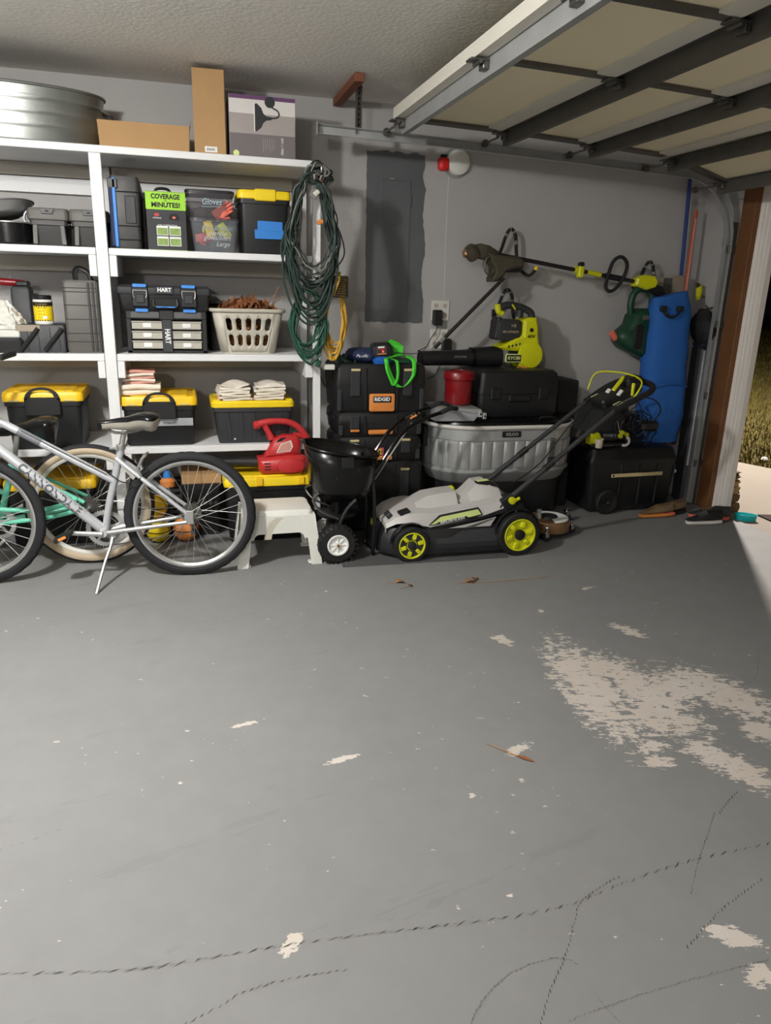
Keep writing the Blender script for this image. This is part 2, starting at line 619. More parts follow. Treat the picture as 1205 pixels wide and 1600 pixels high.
go = gb.build('lawn_grass', 'grass', smooth=0)
go['kind'] = 'stuff'
tag(go, 'patchy green and yellow lawn grass beyond the driveway at night', 'grass')

struct(MB().box(-4.2, XR + .08, YB, YB + .12, 0, ZC + .1).build('wall_back', 'wall'))
struct(MB().box(-4.3, -4.2, -2.6, YB + .1, 0, ZC + .1).build('wall_left', 'wall'))
struct(MB().box(-4.2, XR + .2, -2.7, -2.6, 0, ZC + .1).build('wall_front', 'wall'))
wr = MB()
wr.box(XR, XR + .08, 4.44, YB, 0, ZC + .1)
wr.box(XR, XR + .08, -.5, 4.44, 2.24, ZC + .1)
wr.box(XR, XR + .08, -2.6, -.5, 0, ZC + .1)
struct(wr.build('wall_right', 'wall'))
struct(MB().box(-4.3, XR + .2, -2.7, YB + .1, ZC, ZC + .1).build('ceiling', 'ceiling'))

# door post: brown board on the wall, white fluted casing round the opening edge
j1 = struct(MB().box(XR - .030, XR + .02, 4.375, 4.505, 0.0, 2.245, .004).build('trim_1', 'jamb_wood'))
struct(MB().box(XR - .030, XR + .0, -.5, 4.375, 2.225, 2.36, .004).build('trim_2', 'jamb_wood'))
fp = []
ny = 26
for i in range(ny + 1):
    t = i / ny
    y = 4.395 - t * .135
    x = XR + .005 + .03 * t
    groove = 0
    for g in (.10, .30, .52, .74):
        groove = max(groove, .009 * max(0, 1 - abs(t - g) / .045))
    fp.append((x + groove, y))
fp += [(XR + .078, 4.262), (XR + .10, 4.29), (XR + .10, 4.44), (XR + .005, 4.44)]
struct(MB().prism(fp, 0.0, 2.235, plane='xy').build('trim_3', 'trim_white', smooth=.25))

# worn tyre scuffs and cracks in the floor paint
def dashes(pts, name, mat, step, ln, wid, skew, k=10, seed=1, gap=.0):
    q = random.Random(seed)
    path = cr([(a, c, 0) for a, c in pts], k)
    m = MB()
    acc = 0
    nxt = 0
    for i in range(len(path) - 1):
        seg = path[i + 1] - path[i]
        L_ = seg.length
        while nxt <= acc + L_:
            p = path[i] + seg * ((nxt - acc) / L_)
            ang = math.atan2(seg.y, seg.x) + skew + q.uniform(-.12, .12)
            l2 = ln * q.uniform(.6, 1.15) / 2
            w2 = wid * q.uniform(.5, 1.2) / 2
            d = Vector((math.cos(ang), math.sin(ang), 0))
            s_ = Vector((-d.y, d.x, 0))
            z = Vector((0, 0, .0006))
            bend = s_ * q.uniform(-.002, .002)
            if q.random() > gap:
                m.add([p - d * l2 + z, p - s_ * w2 + bend + z, p + d * l2 + z, p + s_ * w2 + bend + z], [(0, 1, 2, 3)])
            nxt += step * q.uniform(.85, 1.15)
        acc += L_
    return m.build(name, mat, fl, smooth=0)
dashes([(-.62, 1.46), (-.47, 1.441), (-.304, 1.404), (-.151, 1.378), (.021, 1.371), (.215, 1.361), (.401, 1.344), (.593, 1.325), (.777, 1.311), (.907, 1.317), (1.076, 1.346), (1.295, 1.372), (1.567, 1.376), (1.75, 1.37)], 'tyre_scuff', 'crack', .040, .034, .0042, .42)
dashes([(-.62, 1.46), (-.47, 1.441), (-.304, 1.404), (-.151, 1.378), (.021, 1.371), (.215, 1.361), (.401, 1.344), (.593, 1.325), (.777, 1.311), (.907, 1.317), (1.076, 1.346), (1.295, 1.372), (1.567, 1.376), (1.75, 1.37)], 'tyre_scuff', 'floor_mark', .016, .016, .003, .2, seed=5, gap=.35)
for i, (pts, st, ln, wd_, sk) in enumerate((
        ([(.668, 1.04), (.73, 1.11), (.808, 1.185), (.873, 1.263), (.932, 1.322), (1.072, 1.37)], .014, .018, .0035, .35),
        ([(1.221, 1.274), (1.305, 1.357), (1.384, 1.427), (1.495, 1.525)], .012, .014, .0025, .1),
        ([(.50, 1.05), (.533, 1.088), (.59, 1.136), (.66, 1.168), (.731, 1.18), (.794, 1.175), (.822, 1.149)], .012, .015, .005, .1),
        ([(-.10, 1.205), (-.067, 1.221), (0, 1.242), (.056, 1.264), (.157, 1.274), (.3, 1.265)], .018, .022, .0035, .35),
        ([(.733, 1.032), (.917, 1.048), (1.126, 1.055), (1.277, 1.053)], .013, .018, .003, .25),
        ([(1.105, 1.131), (1.268, 1.209), (1.452, 1.271)], .015, .016, .004, .6),
        ([(1.51, 1.522), (1.581, 1.565), (1.631, 1.591)], .017, .02, .004, .4),
        ([(-.554, 1.852), (-.478, 1.874), (-.407, 1.901)], .03, .022, .003, .3),
        ([(.821, 1.063), (.837, .998)], .01, .012, .003, .1),
        ([(1.935, 2.124), (2.046, 2.149), (2.22, 2.189), (2.447, 2.43)], .02, .022, .003, .1))):
    dashes(pts, 'floor_crack', 'crack' if i in (0, 1, 3, 5, 6) else 'floor_mark', st, ln, wd_, sk, seed=i)
# ================================================================== GARAGE DOOR, OPEN OVERHEAD
gd = thing('garage_door', 'cream sectional overhead garage door, rolled open under the ceiling', 'garage door', (2.2, 1.9, 2.2))
DY0, DY1 = -.55, 4.305
prof = [(1.185, 2.402), (1.80, 2.385), (2.36, 2.360), (2.905, 2.330), (3.43, 2.185)]
for i in range(4):
    (x0, z0), (x1, z1) = prof[i], prof[i + 1]
    d = Vector((x1 - x0, 0, z1 - z0)).normalized()
    nrm = Vector((-d.z, 0, d.x))
    m = MB()
    a, b_ = Vector((x0, 0, z0)) + d * .004, Vector((x1, 0, z1)) - d * .004
    ring = [a, b_, b_ + nrm * .04, a + nrm * .04]
    m.loft([[(p.x, y, p.z) for p in ring] for y in (DY0, DY1)])
    sec = m.build('door_section', 'door_skin', gd, world=True)
    # hemmed rail along the section edge, just before the strut
    m = MB()
    c, e = b_ - d * .085, b_ + d * .0
    ring = [c - nrm * .012, e - nrm * .016, e, c]
    m.loft([[(p.x, y, p.z) for p in ring] for y in (DY0, DY1)])
    m.build('section_rail', 'door_rail', sec, world=True)
    if i == 0:
        m = MB()
        ring = [a - nrm * .010 - d * .012, a + d * .035 - nrm * .010, a + d * .035, a + nrm * .048, a - d * .012 + nrm * .048]
        m.loft([[(p.x, y, p.z) for p in ring] for y in (DY0, DY1)])
        m.build('section_rail', 'door_rail', sec, world=True)
    for ys in (4.262, 3.10, 2.36, 1.6, .8, .05):
        m = MB()
        w = .035 if ys > 4 else .022
        ring = [a + d * .03 - nrm * .016, b_ - d * .03 - nrm * .016, b_ - d * .03 - nrm * .001, a + d * .03 - nrm * .001]
        m.loft([[(p.x, y, p.z) for p in ring] for y in (ys - w, ys + w)])
        m.build('stile', 'galv_dark', sec, world=True)
# galvanised struts: hat-shaped channels across the whole door
for i, (x, z) in enumerate(((1.235, 2.398), (1.845, 2.382), (2.405, 2.357), (2.955, 2.316), (3.335, 2.213))):
    h = .072
    m = MB()
    pr = [(x - .026, z), (x - .026, z - .003), (x - .004, z - .003), (x - .002, z - h), (x + .030, z - h), (x + .032, z - .003), (x + .052, z - .003), (x + .052, z), (x + .028, z), (x + .026, z - h + .003), (x + .002, z - h + .003), (x, z)]
    m.prism(pr, DY0, DY1 + .02, plane='xz')
    st = m.build('strut', 'galv' if i == 0 else 'galv_dark', gd, world=True, smooth=0)
    for ys in (4.27, 3.10, 2.36, 1.6, .8):
        m = MB()
        m.box(x - .085, x - .005, ys - .03, ys + .03, z - .022, z - .014, .002)
        m.cyl((x - .045, ys - .036, z - .026), (x - .045, ys + .036, z - .026), .009, n=10)
        m.box(x - .03, x - .004, ys - .026, ys + .026, z - .05, z - .02, .003)
        m.build('hinge', 'steel_dark', gd, world=True)
    m = MB()
    m.cyl((x - .045, 4.29, z - .035), (x - .045, 4.50, z - .035), .006, n=8)
    m.cyl((x - .045, 4.478, z - .035), (x - .045, 4.500, z - .035), .021, n=14)
    m.build('roller', 'steel_dark', gd, world=True)

# tracks
tk = thing('garage_door_track', 'galvanised steel garage door track bending down to the floor beside the brown door post', 'track', (3.3, 4.5, 0))
pts = [(.785, 2.352), (1.6, 2.333), (2.4, 2.305), (2.95, 2.285), (3.22, 2.272)]
curve = [(3.22 + .40 * math.sin(a), 1.872 + .40 * math.cos(a)) for a in [i * PI / 2 / 10 for i in range(1, 11)]]
allp = pts + curve
def channel(path, mb):
    rings = []
    for i, (x, z) in enumerate(path):
        x0, z0 = path[max(0, i - 1)]
        x1, z1 = path[min(len(path) - 1, i + 1)]
        d = Vector((x1 - x0, 0, z1 - z0)).normalized()
        nn = Vector((-d.z, 0, d.x))
        P = Vector((x, 0, z))
        sec = [(-.026, .012), (-.026, -.0), (-.020, -.030), (.020, -.030), (.026, 0), (.026, .012), (.023, .012), (.023, 0), (.018, -.027), (-.018, -.027), (-.023, 0), (-.023, .012)]
        # web faces the wall, open side faces the door (-y); the web sits on +y
        rings.append([(P + nn * u)[:1] + (4.50 - w,) + (P + nn * u)[2:] if False else ((P + nn * u).x, 4.50 - w * .9, (P + nn * u).z) for u, w in sec])
    mb.loft(rings)
m = MB(); channel(allp, m)
m.build('track_rail', 'galv', tk, world=True, smooth=.4)
m = MB(); channel([(3.62, 1.872), (3.62, .02)], m)
m.build('track_rail', 'galv', tk, world=True, smooth=.4)
m = MB(); m.box(.783, .788, 4.47, 4.53, 2.318, 2.386, .001)
m.build('end_plate', 'galv', tk, world=True)
m = MB(); m.box(3.600, 3.640, 4.528, 4.532, 1.84, 1.90); m.build('splice_plate', 'steel_dark', tk, world=True)
m = MB(); m.box(3.642, 3.692, 4.515, 4.530, .02, 2.0); m.build('track_angle', 'galv_dark', tk, world=True)
for z in (.3, .8, 1.3, 1.8):
    m = MB(); m.box(3.63, 3.70, 4.50, 4.515, z, z + .05, .002); m.build('track_bracket', 'steel_dark', tk, world=True)

hg = thing('track_hanger', 'perforated steel angle hanging the door track from a wooden ceiling block', 'bracket', (1.04, 4.55, 2.36))
m = MB(); m.box(.958, 1.012, 4.30, 4.905, 2.560, 2.603, .003)
m.build('wooden_block', 'block_wood', hg, world=True)
m = MB()
m.box(1.016, 1.019, 4.500, 4.536, 2.345, 2.60)
m.box(1.019, 1.055, 4.536, 4.539, 2.345, 2.60)
m.build('steel_angle', 'galv_dark', hg, world=True, smooth=0)
for k in range(9):
    m = MB(); m.cyl((1.037, 4.5355, 2.37 + k * .027), (1.037, 4.5365, 2.37 + k * .027), .0065, n=10)
    m.build('slot_hole', 'ink', hg, world=True)
arm = thing('door_opener_arm', 'dark perforated opener arm reaching down above the garage door', 'arm', (2.0, 2.6, 2.5))
m = MB(); m.box(1.99, 2.0, 2.60, 2.66, 2.47, 2.60, .002, rot=(.6, 0, 0)); m.build('arm_bar', 'block_wood', arm, world=True)
for k in range(2):
    m = MB(); m.cyl((1.985, 2.605 + k * .03, 2.51 + k * .05), (1.989, 2.605 + k * .03, 2.51 + k * .05), .006, n=8); m.build('bolt', 'chrome', arm, world=True)

# ================================================================== SHELF UNIT
sh = thing('shelf_unit', 'white painted wooden shelf unit of four levels along the back wall', 'shelf', (-.6, 4.65, 0))
SY0, SY1 = 4.38, 4.925
LV = {'top': (2.132, 2.168), 2: (1.634, 1.670), 3: (1.075, 1.113), 4: (.543, .582)}
m = MB(); m.box(-2.0, .742, SY0, SY1, *LV['top'], .003); m.build('shelf_board', 'white_paint', sh, world=True)
for lv in (2, 3, 4):
    z0, z1 = LV[lv]
    m = MB(); m.box(-2.0, -.424, SY0 + .004, SY1, z0, z1, .003); m.build('shelf_board', 'white_paint', sh, world=True)
    m = MB(); m.box(-.358, .742 if lv > 2 else .742, SY0 + .004, SY1, z0, z1, .003); m.build('shelf_board', 'white_paint', sh, world=True)
for x0, x1 in ((-.421, -.361), (.746, .790), (-1.75, -1.69)):
    for y0, y1 in ((SY0 - .002, SY0 + .036), (SY1 - .045, SY1)):
        m = MB(); m.box(x0, x1, y0, y1, 0, 2.131, .003); m.build('post', 'white_paint', sh, world=True)
for lv, dz in ((2, .11), (3, .095), (4, .09)):
    z0 = LV[lv][0]
    for x0, x1 in ((-.462, -.424), (-.358, -.320), (.700, .744)):
        if lv == 2 and x0 > 0:
            continue
        m = MB(); m.box(x0, x1, SY0 + .002, SY1 - .05, z0 - dz, z0 - .001, .003); m.build('cleat', 'white_paint', sh, world=True)
for x0, x1 in ((-1.69, -.43), (-.35, .70)):
    m = MB(); m.box(x0, x1, SY1 - .045, SY1, 2.062, 2.131, .002); m.build('ledger_board', 'ledger', sh, world=True)
    m = MB(); m.box(x0, x1, SY1 - .025, SY1, 1.975, 2.058, .002); m.build('ledger_board', 'white_paint', sh, world=True)
    for lv in (2, 3, 4):
        z0 = LV[lv][0]
        m = MB(); m.box(x0, x1, SY1 - .045, SY1, z0 - .085, z0 - .001, .002); m.build('ledger_board', 'ledger', sh, world=True)

# ================================================================== ON THE BACK WALL
q = random.Random(11)
ep = thing('electrical_panel', 'flush electrical panel in a ragged dark grey painted rectangle on the back wall', 'electrical panel', (1.38, 4.93, 1.28))
poly = []
n = 44
for i in range(n): poly.append((1.182 + .008 * i / n + q.uniform(-.003, .003), 2.335 - (2.335 - 1.287) * i / n))
for i in range(18): poly.append((1.19 + (1.590 - 1.19) * i / 18, 1.287 + q.uniform(-.006, .004)))
for i in range(n):
    t = i / n
    bulge = .012 * math.sin(t * 17) + (-.030 if .80 < t < .93 else 0) * math.sin((t - .80) / .13 * PI)
    poly.append((1.590 - .018 * t + bulge * .8 + q.uniform(-.004, .004), 1.287 + (2.345 - 1.287) * t))
for i in range(14): poly.append((1.57 - (1.57 - 1.182) * i / 14, 2.340 + q.uniform(-.012, .004)))
m = MB(); m.prism(poly, 4.9297, 4.927, plane='xz'); m.build('cover', 'panel_paint', ep, world=True, smooth=0)
m = MB()
fr = lambda hx, hz, y: [(1.378 - hx, y, 1.765 - hz), (1.378 + hx, y, 1.765 - hz), (1.378 + hx, y, 1.765 + hz), (1.378 - hx, y, 1.765 + hz)]
m.loft([fr(.101, .412, 4.9275), fr(.101, .412, 4.9215), fr(.093, .404, 4.9205), fr(.091, .402, 4.9235)], True, True)
m.build('panel_door', 'panel_paint', ep, world=True, smooth=0)
for zz in (1.50, 2.05):
    m = MB(); m.box(1.478, 1.484, 4.916, 4.926, zz - .03, zz + .03, .001); m.build('hinge', 'panel_paint', ep, world=True)
m = MB(); m.box(1.335, 1.365, 4.9185, 4.9235, 2.176, 2.182, .001); m.build('latch', 'duct', ep, world=True)

for k, z in enumerate((1.303, 1.113)):
    ol = thing('outlet_plate', ['cream double outlet plate low on the wall behind the trimmer shaft', 'cream double outlet plate, upper one, beside the dark painted panel'][1 - k], 'outlet', (1.72, 4.93, z), group='outlets beside the panel')
    m = MB(); m.box(1.655, 1.785, 4.921, 4.9295, z, z + .133, .003); m.build('plate', 'offwhite', ol, world=True)
    for xx in (1.688, 1.752):
        for zz in (z + .036, z + .098):
            m = MB(); m.lathe([(.0165, 4.9205), (.0155, 4.919), (.0001, 4.919)], 16, (xx, 0, zz), 'y'); r = m.build('socket', 'beige_plastic', ol, world=True)
            m = MB()
            for dx in (-.006, .006): m.box(xx + dx - .001, xx + dx + .001, 4.9183, 4.9192, zz - .004, zz + .006)
            m.build('slot', 'ink', r, world=True)
    ad = thing('plug_adapter', ['black power adapter plugged into the upper outlet', 'black power adapter plugged into the lower outlet'][k], 'adapter', (1.70, 4.9, z))
    x0 = 1.660 if k == 0 else 1.735
    m = MB(); m.box(x0, x0 + .058, 4.865, 4.9175, z - .028, z + .072, .006); m.build('case', 'black_plastic', ad, world=True)
    m = MB(); m.tube(cr([(x0 + .03, 4.885, z - .027), (x0 + .02, 4.88, z - .07), (x0 - .02, 4.87, z - .12), (x0 - .05, 4.86, z - .17), (x0 - .12, 4.84, z - .20)]), .0028, 6); m.build('cord', 'black_plastic', ad, world=True)

al = thing('alarm_strobe', 'round white alarm with a red lens high on the back wall', 'alarm', (1.765, 4.93, 2.28))
m = MB(); m.lathe([(.078, 4.9295), (.080, 4.905), (.074, 4.892), (.05, 4.880), (.0001, 4.876)], 28, (1.790, 0, 2.302), 'y'); m.build('dome', 'white_plastic', al, world=True)
m = MB(); m.lathe([(.095, 4.9297), (.095, 4.924), (.088, 4.921)], 28, (1.785, 0, 2.300), 'y', cap1=True); m.build('base', 'clear_bin', al, world=True)
m = MB(); m.loft([rrect(.036, .040, .02, 4.925, 1.690, 2.285, plane='xz'), rrect(.034, .038, .02, 4.893, 1.692, 2.285, plane='xz'), rrect(.020, .026, .018, 4.880, 1.694, 2.283, plane='xz')]); m.build('lens', 'red_lens', al, world=True)
m = MB(); m.box(1.672, 1.712, 4.905, 4.9295, 2.325, 2.343, .003); m.build('lens_cap', 'ink', al, world=True)
wv = MB(); wv.tube([(1.735, 4.9285, 2.22), (1.737, 4.9285, 1.9), (1.742, 4.9285, 1.62), (1.745, 4.9285, 1.437)], .0018, 6)
tag(wv.build('wall_wire', 'offwhite'), 'thin pale wire running down the wall from alarm to outlet', 'wire')
# ================================================================== TOP SHELF
zt = 2.168
tb = thing('galvanised_tub', 'large oval galvanised washtub with ridged bands on the top shelf', 'tub', (-.86, 4.655, zt))
pf = [(.0001, .004), (.45, .002), (.458, .0), (.465, .012)]
H = .262
for i in range(25):
    t = i / 24
    r = .465 + .050 * t
    for g in (.30, .55, .80):
        r += .007 * math.exp(-((t - g) / .022) ** 2)
    pf.append((r, .012 + (H - .022) * t))
pf += [(.522, H - .008), (.524, H), (.515, H + .003), (.510, H - .004), (.460, .02), (.0001, .016)]
m = MB(); m.lathe(pf, 72, sx=1.0, sy=.52); m.build('basin', 'tub_metal', tb)
m = MB(); ring = [(.519 * math.cos(2 * PI * j / 64), .270 * math.sin(2 * PI * j / 64), H - .002) for j in range(64)]; m.tube(ring, .007, 8, closed=True); m.build('rim', 'tub_metal', tb)
for s_ in (-1, 1):
    m = MB(); m.tube(cr([(s_ * .50, -.06, H - .06), (s_ * .55, -.05, H - .08), (s_ * .555, 0, H - .085), (s_ * .55, .05, H - .08), (s_ * .50, .06, H - .06)]), .006, 8); m.build('handle', 'galv_dark', tb)

lb = thing('cardboard_box', 'long low brown cardboard box with open flaps beside the tub', 'box', (-.14, 4.60, zt))
m = MB(); m.loft([rrect(.228, .13, .004, 0, k=1), rrect(.234, .135, .004, .135, k=1)], True, False); m.loft([rrect(.224, .126, .003, .004, k=1), rrect(.230, .131, .003, .135, k=1)], True, False)
m.build('carton', 'cardboard', lb)
m = MB(); m.add([(-.232, .13, .135), (.232, .13, .135), (.20, .155, .155), (-.20, .155, .158)], [(0, 1, 2, 3)]); m.build('flap', 'cardboard', lb, smooth=0)
m = MB(); m.add([(-.232, -.134, .135), (.225, -.134, .135), (.222, -.05, .128), (-.225, -.05, .126)], [(0, 1, 2, 3)]); m.build('flap', 'cardboard', lb, smooth=0)
m = MB(); m.add([(.234, -.134, .135), (.234, .13, .135), (.240, .12, .158), (.240, -.125, .162)], [(0, 1, 2, 3)]); m.build('flap', 'cardboard_dark', lb, smooth=0)
m = MB(); m.box(-.222, -.03, .08, .15, .13, .170, .002); m.build('packing_board', 'cardboard', lb)

tbx = thing('cardboard_box', 'tall narrow brown cardboard box standing on end by the lamp carton', 'box', (.203, 4.545, zt), rz=-.05)
m = MB(); m.box(-.083, .083, -.115, .115, 0, .412, .003); m.build('carton', 'cardboard', tbx)
m = MB(); m.box(-.03, .035, -.1164, -.1152, .012, .040); s_ = m.build('shipping_label', 'paper_white', tbx)
for k in range(9):
    m = MB(); x = -.018 + k * .0048; m.box(x, x + (.0018 if k % 3 else .003), -.1168, -.1163, .020, .032); m.build('bar', 'ink', s_)
m = MB(); m.add([(-.083, -.115, .412), (.083, -.115, .412), (.075, -.02, .420), (-.075, -.02, .420)], [(0, 1, 2, 3)]); m.build('flap', 'cardboard_dark', tbx, smooth=0)

lx = thing('lamp_carton', 'printed lamp carton with purple top edge and a picture of a curved lamp', 'box', (.478, 4.56, zt))
m = MB(); m.box(-.178, .178, -.13, .13, 0, .305, .002); m.build('carton', 'print_mid', lx)
for nm, z0, z1, mt in (('print_band', .0, .118, 'print_grey'), ('print_band', .118, .215, 'print_mid'), ('print_band', .215, .285, 'print_light'), ('print_band', .285, .305, 'print_purple')):
    m = MB(); m.box(-.177, .177, -.1312, -.130, z0 + .001, z1); m.build(nm, mt, lx)
m = MB(); m.add([(-.178, -.13, .3052), (.178, -.13, .3052), (.176, .0, .311), (-.176, .0, .311)], [(0, 1, 2, 3)]); m.build('flap', 'print_purple', lx, smooth=0)
# picture: lamp shade seen from the side, curved arm, round base
sh_poly = [(-.043, .132), (-.034, .132), (-.008, .150), (.004, .175), (.020, .188), (.046, .192), (.052, .196), (.052, .206), (.020, .209), (.004, .222), (-.006, .248), (-.030, .268), (-.043, .266)]
m = MB(); m.prism(sh_poly, -.1313, -.1322, plane='xz'); m.build('lamp_picture', 'print_dark', lx, smooth=0)
m = MB(); m.prism([(-.046, .130), (-.041, .130), (-.041, .268), (-.046, .268)], -.1313, -.1324, plane='xz'); m.build('shade_edge', 'paper_white', lx, smooth=0)
m = MB(); m.tube(cr([(.050, -.1318, .201), (.078, -.1318, .206), (.090, -.1318, .222), (.080, -.1318, .240), (.055, -.1318, .252), (.044, -.1318, .268)]), .004, 6, flat=.3); m.build('lamp_arm', 'print_dark', lx)
m = MB(); m.lathe([(.028, -.1313), (.028, -.1322), (.0001, -.1322)], 20, (.040, 0, .278), 'y'); m.build('lamp_base', 'print_dark', lx)
m = MB(); m.lathe([(.016, -.1313), (.016, -.1322), (.0001, -.1322)], 16, (-.145, 0, .018), 'y'); m.build('sticker', 'lime_pale', lx)
letters('Allen + roth', .022, (.105, -.1318, .066), 'ink_white', lx, rot=PI / 2, width=.085)
for k in range(6):
    m = MB(); x = .000 + k * .012; m.box(x, x + .0022, -.1318, -.1311, .030 + (k % 3) * .008, .100); m.build('print_line', 'print_mid', lx)

# ================================================================== SECOND SHELF
z2 = 1.670
def tote(name, label, loc, w, d, h, body, lidmat, rz=0, lidh=.035, taper=.93, over=.012, ribs=0, group=None, rad=.03):
    t = thing(name, label, 'storage tote', loc, rz, group)
    hx, hy = w / 2, d / 2
    m = MB()
    m.loft([rrect(hx * taper - over, hy * taper - over, rad * .8, .0), rrect(hx * taper - over * .7, hy * taper - over * .7, rad * .8, .012), rrect(hx - over * 1.3, hy - over * 1.3, rad, h - lidh - .03), rrect(hx - over * .6, hy - over * .6, rad, h - lidh - .028), rrect(hx - over * .6, hy - over * .6, rad, h - lidh)])
    b = m.build('body', body, t)
    for k in range(ribs):
        x = (-1 + 2 * (k + .5) / ribs) * hx * .8
        m = MB()
        y0 = -(hy * taper - over * .7)
        y1 = -(hy - over * 1.3)
        m.loft([[(x * taper - .010, y0 - .005, .02), (x * taper + .010, y0 - .005, .02), (x * taper + .012, y0 + .004, .02), (x * taper - .012, y0 + .004, .02)], [(x - .010, y1 - .005, h - lidh - .035), (x + .010, y1 - .005, h - lidh - .035), (x + .012, y1 + .004, h - lidh - .035), (x - .012, y1 + .004, h - lidh - .035)]])
        m.build('rib', body, t)
    m = MB()
    m.loft([rrect(hx - .004, hy - .004, rad * 1.1, h - lidh - .004), rrect(hx, hy, rad * 1.2, h - lidh), rrect(hx, hy, rad * 1.2, h - lidh * .35), rrect(hx - .007, hy - .007, rad, h - .004), rrect(hx - .014, hy - .014, rad, h - .002), rrect(hx - .022, hy - .022, rad * .9, h - .010), rrect(hx - .05, hy - .05, rad * .8, h - .009), rrect(hx - .056, hy - .056, rad * .8, h - .001)])
    lid = m.build('lid', lidmat, t)
    return t, b, lid

# frying pan and lid leaning at the left edge
pn = thing('cooking_pot', 'black cooking pot with a steel rim at the left end of the second shelf', 'pot', (-.865, 4.56, z2))
m = MB(); m.lathe([(.0001, .002), (.105, 0), (.118, .012), (.122, .11), (.126, .112), (.120, .114), (.112, .018), (.0001, .012)], 36); m.build('pot_body', 'black_gloss', pn)
m = MB(); m.tube([(.124 * math.cos(2 * PI * j / 40), .124 * math.sin(2 * PI * j / 40), .113) for j in range(40)], .004, 6, closed=True); m.build('rim', 'silver', pn)
bw = thing('metal_bowl', 'pale shallow metal bowl tilted on top of the black pot', 'bowl', (-.872, 4.54, z2 + .130), rot=(-.10, -.16, 0))
m = MB(); m.lathe([(.0001, .0), (.07, .004), (.115, .03), (.150, .066), (.154, .068), (.150, .072), (.112, .036), (.068, .010), (.0001, .006)], 36); m.build('bowl_body', 'silver', bw)
m = MB(); m.tube([(.152 * math.cos(2 * PI * j / 40), .152 * math.sin(2 * PI * j / 40), .068) for j in range(40)], .004, 6, closed=True); m.build('rim', 'grey_plastic', bw)

def small_tote(label, x, group):
    t, b, lid = tote('lidded_tote', label, (x, 4.60, z2), .205, .30, .192, 'dark_case', 'case_grey', lidh=.058, taper=.86, over=.016, rad=.018, group=group)
    m = MB(); m.prism([(-.036, .186), (.036, .186), (.026, .160), (-.026, .160)], -.153, -.158, b=.002, plane='xz'); c = m.build('clasp', 'grey_plastic', t)
    m = MB(); m.box(-.009, .009, -.1595, -.1575, .170, .177, .001); m.build('clasp_button', 'ink', c)
    for s_ in (-1, 1):
        m = MB(); m.box(s_ * .068 - .012, s_ * .068 + .012, -.139, -.130, .008, .132, .003, rot=(-.09, -s_ * .05, 0)); m.build('corner_rib', 'case_grey', t)
        m = MB(); m.tube(cr([(s_ * .098, -.09, .178), (s_ * .116, -.09, .160), (s_ * .122, -.09, .128), (s_ * .108, -.09, .112)]), .006, 6, flat=2.5); m.build('side_latch', 'duct', t)
    return t
small_tote('dark grey lidded tote on second shelf, nearest the metal bowl', -.655, 'small dark totes on the second shelf')
small_tote('dark grey lidded tote on second shelf, right against the shelf post', -.440 - .01, 'small dark totes on the second shelf')

# long black case standing on end with a blue stripe
cs = thing('upright_case', 'black case standing on end with a blue edge strip beside the spray carton', 'case', (-.262, 4.60, z2), rz=0)
m = MB(); m.loft([rrect(.068, .16, .02, 0), rrect(.074, .165, .022, .02), rrect(.080, .165, .022, .335), rrect(.072, .158, .02, .365)]); m.build('shell', 'dark_case', cs)
for z in (.045, .115, .285):
    m = MB(); m.loft([rrect(.079, .168, .022, z), rrect(.081, .1695, .022, z + .003), rrect(.079, .168, .022, z + .006)]); m.build('groove_band', 'black_plastic', cs)
m = MB(); m.box(-.060, -.042, -.176, -.160, .010, .355, .004); m.build('edge_strip', 'hart_blue', cs)
m = MB(); m.box(-.080, -.055, -.172, -.150, .012, .350, .005); m.build('edge_strip', 'navy', cs)
m = MB(); m.box(-.082, -.030, -.176, -.150, .300, .352, .006); m.build('latch', 'grey_plastic', cs)
m = MB(); m.box(.0, .055, -.1695, -.160, .13, .27, .004); m.build('front_panel', 'charcoal', cs)

# spray carton
cv = thing('spreader_carton', 'black and lime printed carton about quick coverage, next to the upright case', 'carton', (-.052, 4.47, z2), rz=.0)
m = MB(); m.box(-.104, .104, -.045, .045, 0, .300, .002); m.build('carton', 'print_dark', cv)
m = MB(); m.box(-.104, .104, -.0462, -.045, .208, .300); m.build('print_band', 'print_green', cv)
letters('COVERAGE', .034, (0, -.0468, .273), 'ink', cv, width=.150, bold=.0012)
letters('IN', .012, (0, -.0468, .2525), 'ink', cv)
letters('MINUTES!', .034, (0, -.0468, .231), 'ink', cv, width=.148, bold=.0012)
letters('FOR COVERAGE IN', .014, (.004, -.0468, .128), 'ink_white', cv, width=.100)
letters('SPREAD', .010, (-.048, -.0468, .165), 'ink_white', cv, width=.044)
for i in range(2):
    for j in range(2):
        m = MB(); x, z = -.054 + i * .066, .024 + j * .054; m.box(x, x + .060, -.0464, -.0452, z, z + .048); fr_ = m.build('photo_frame', 'paper_white', cv)
        m = MB(); m.box(x + .003, x + .057, -.0470, -.0463, z + .003, z + .038); m.build('lawn_photo', 'print_lawn', fr_)
m = MB(); m.lathe([(.014, -.0452), (.014, -.0465), (.0001, -.0465)], 14, (-.05, 0, .182), 'y', sy=.6); m.build('red_picture', 'red', cv)
m = MB(); m.prism([(.012, .160), (.062, .156), (.070, .172), (.052, .192), (.018, .186)], -.0452, -.0465, plane='xz'); m.build('tool_picture', 'ink', cv, smooth=0)
m = MB(); m.lathe([(.009, -.0462), (.009, -.0472), (.0001, -.0472)], 12, (.04, 0, .170), 'y', sy=.7); m.build('tool_picture', 'salmon', cv)
for k, (x, z, w) in enumerate(((-.10, .0, .205), (-.10, .295, .205))):
    m = MB(); m.box(x, x + w, -.0466, .046, z, z + .004); m.build('carton_edge', 'print_lawn', cv)

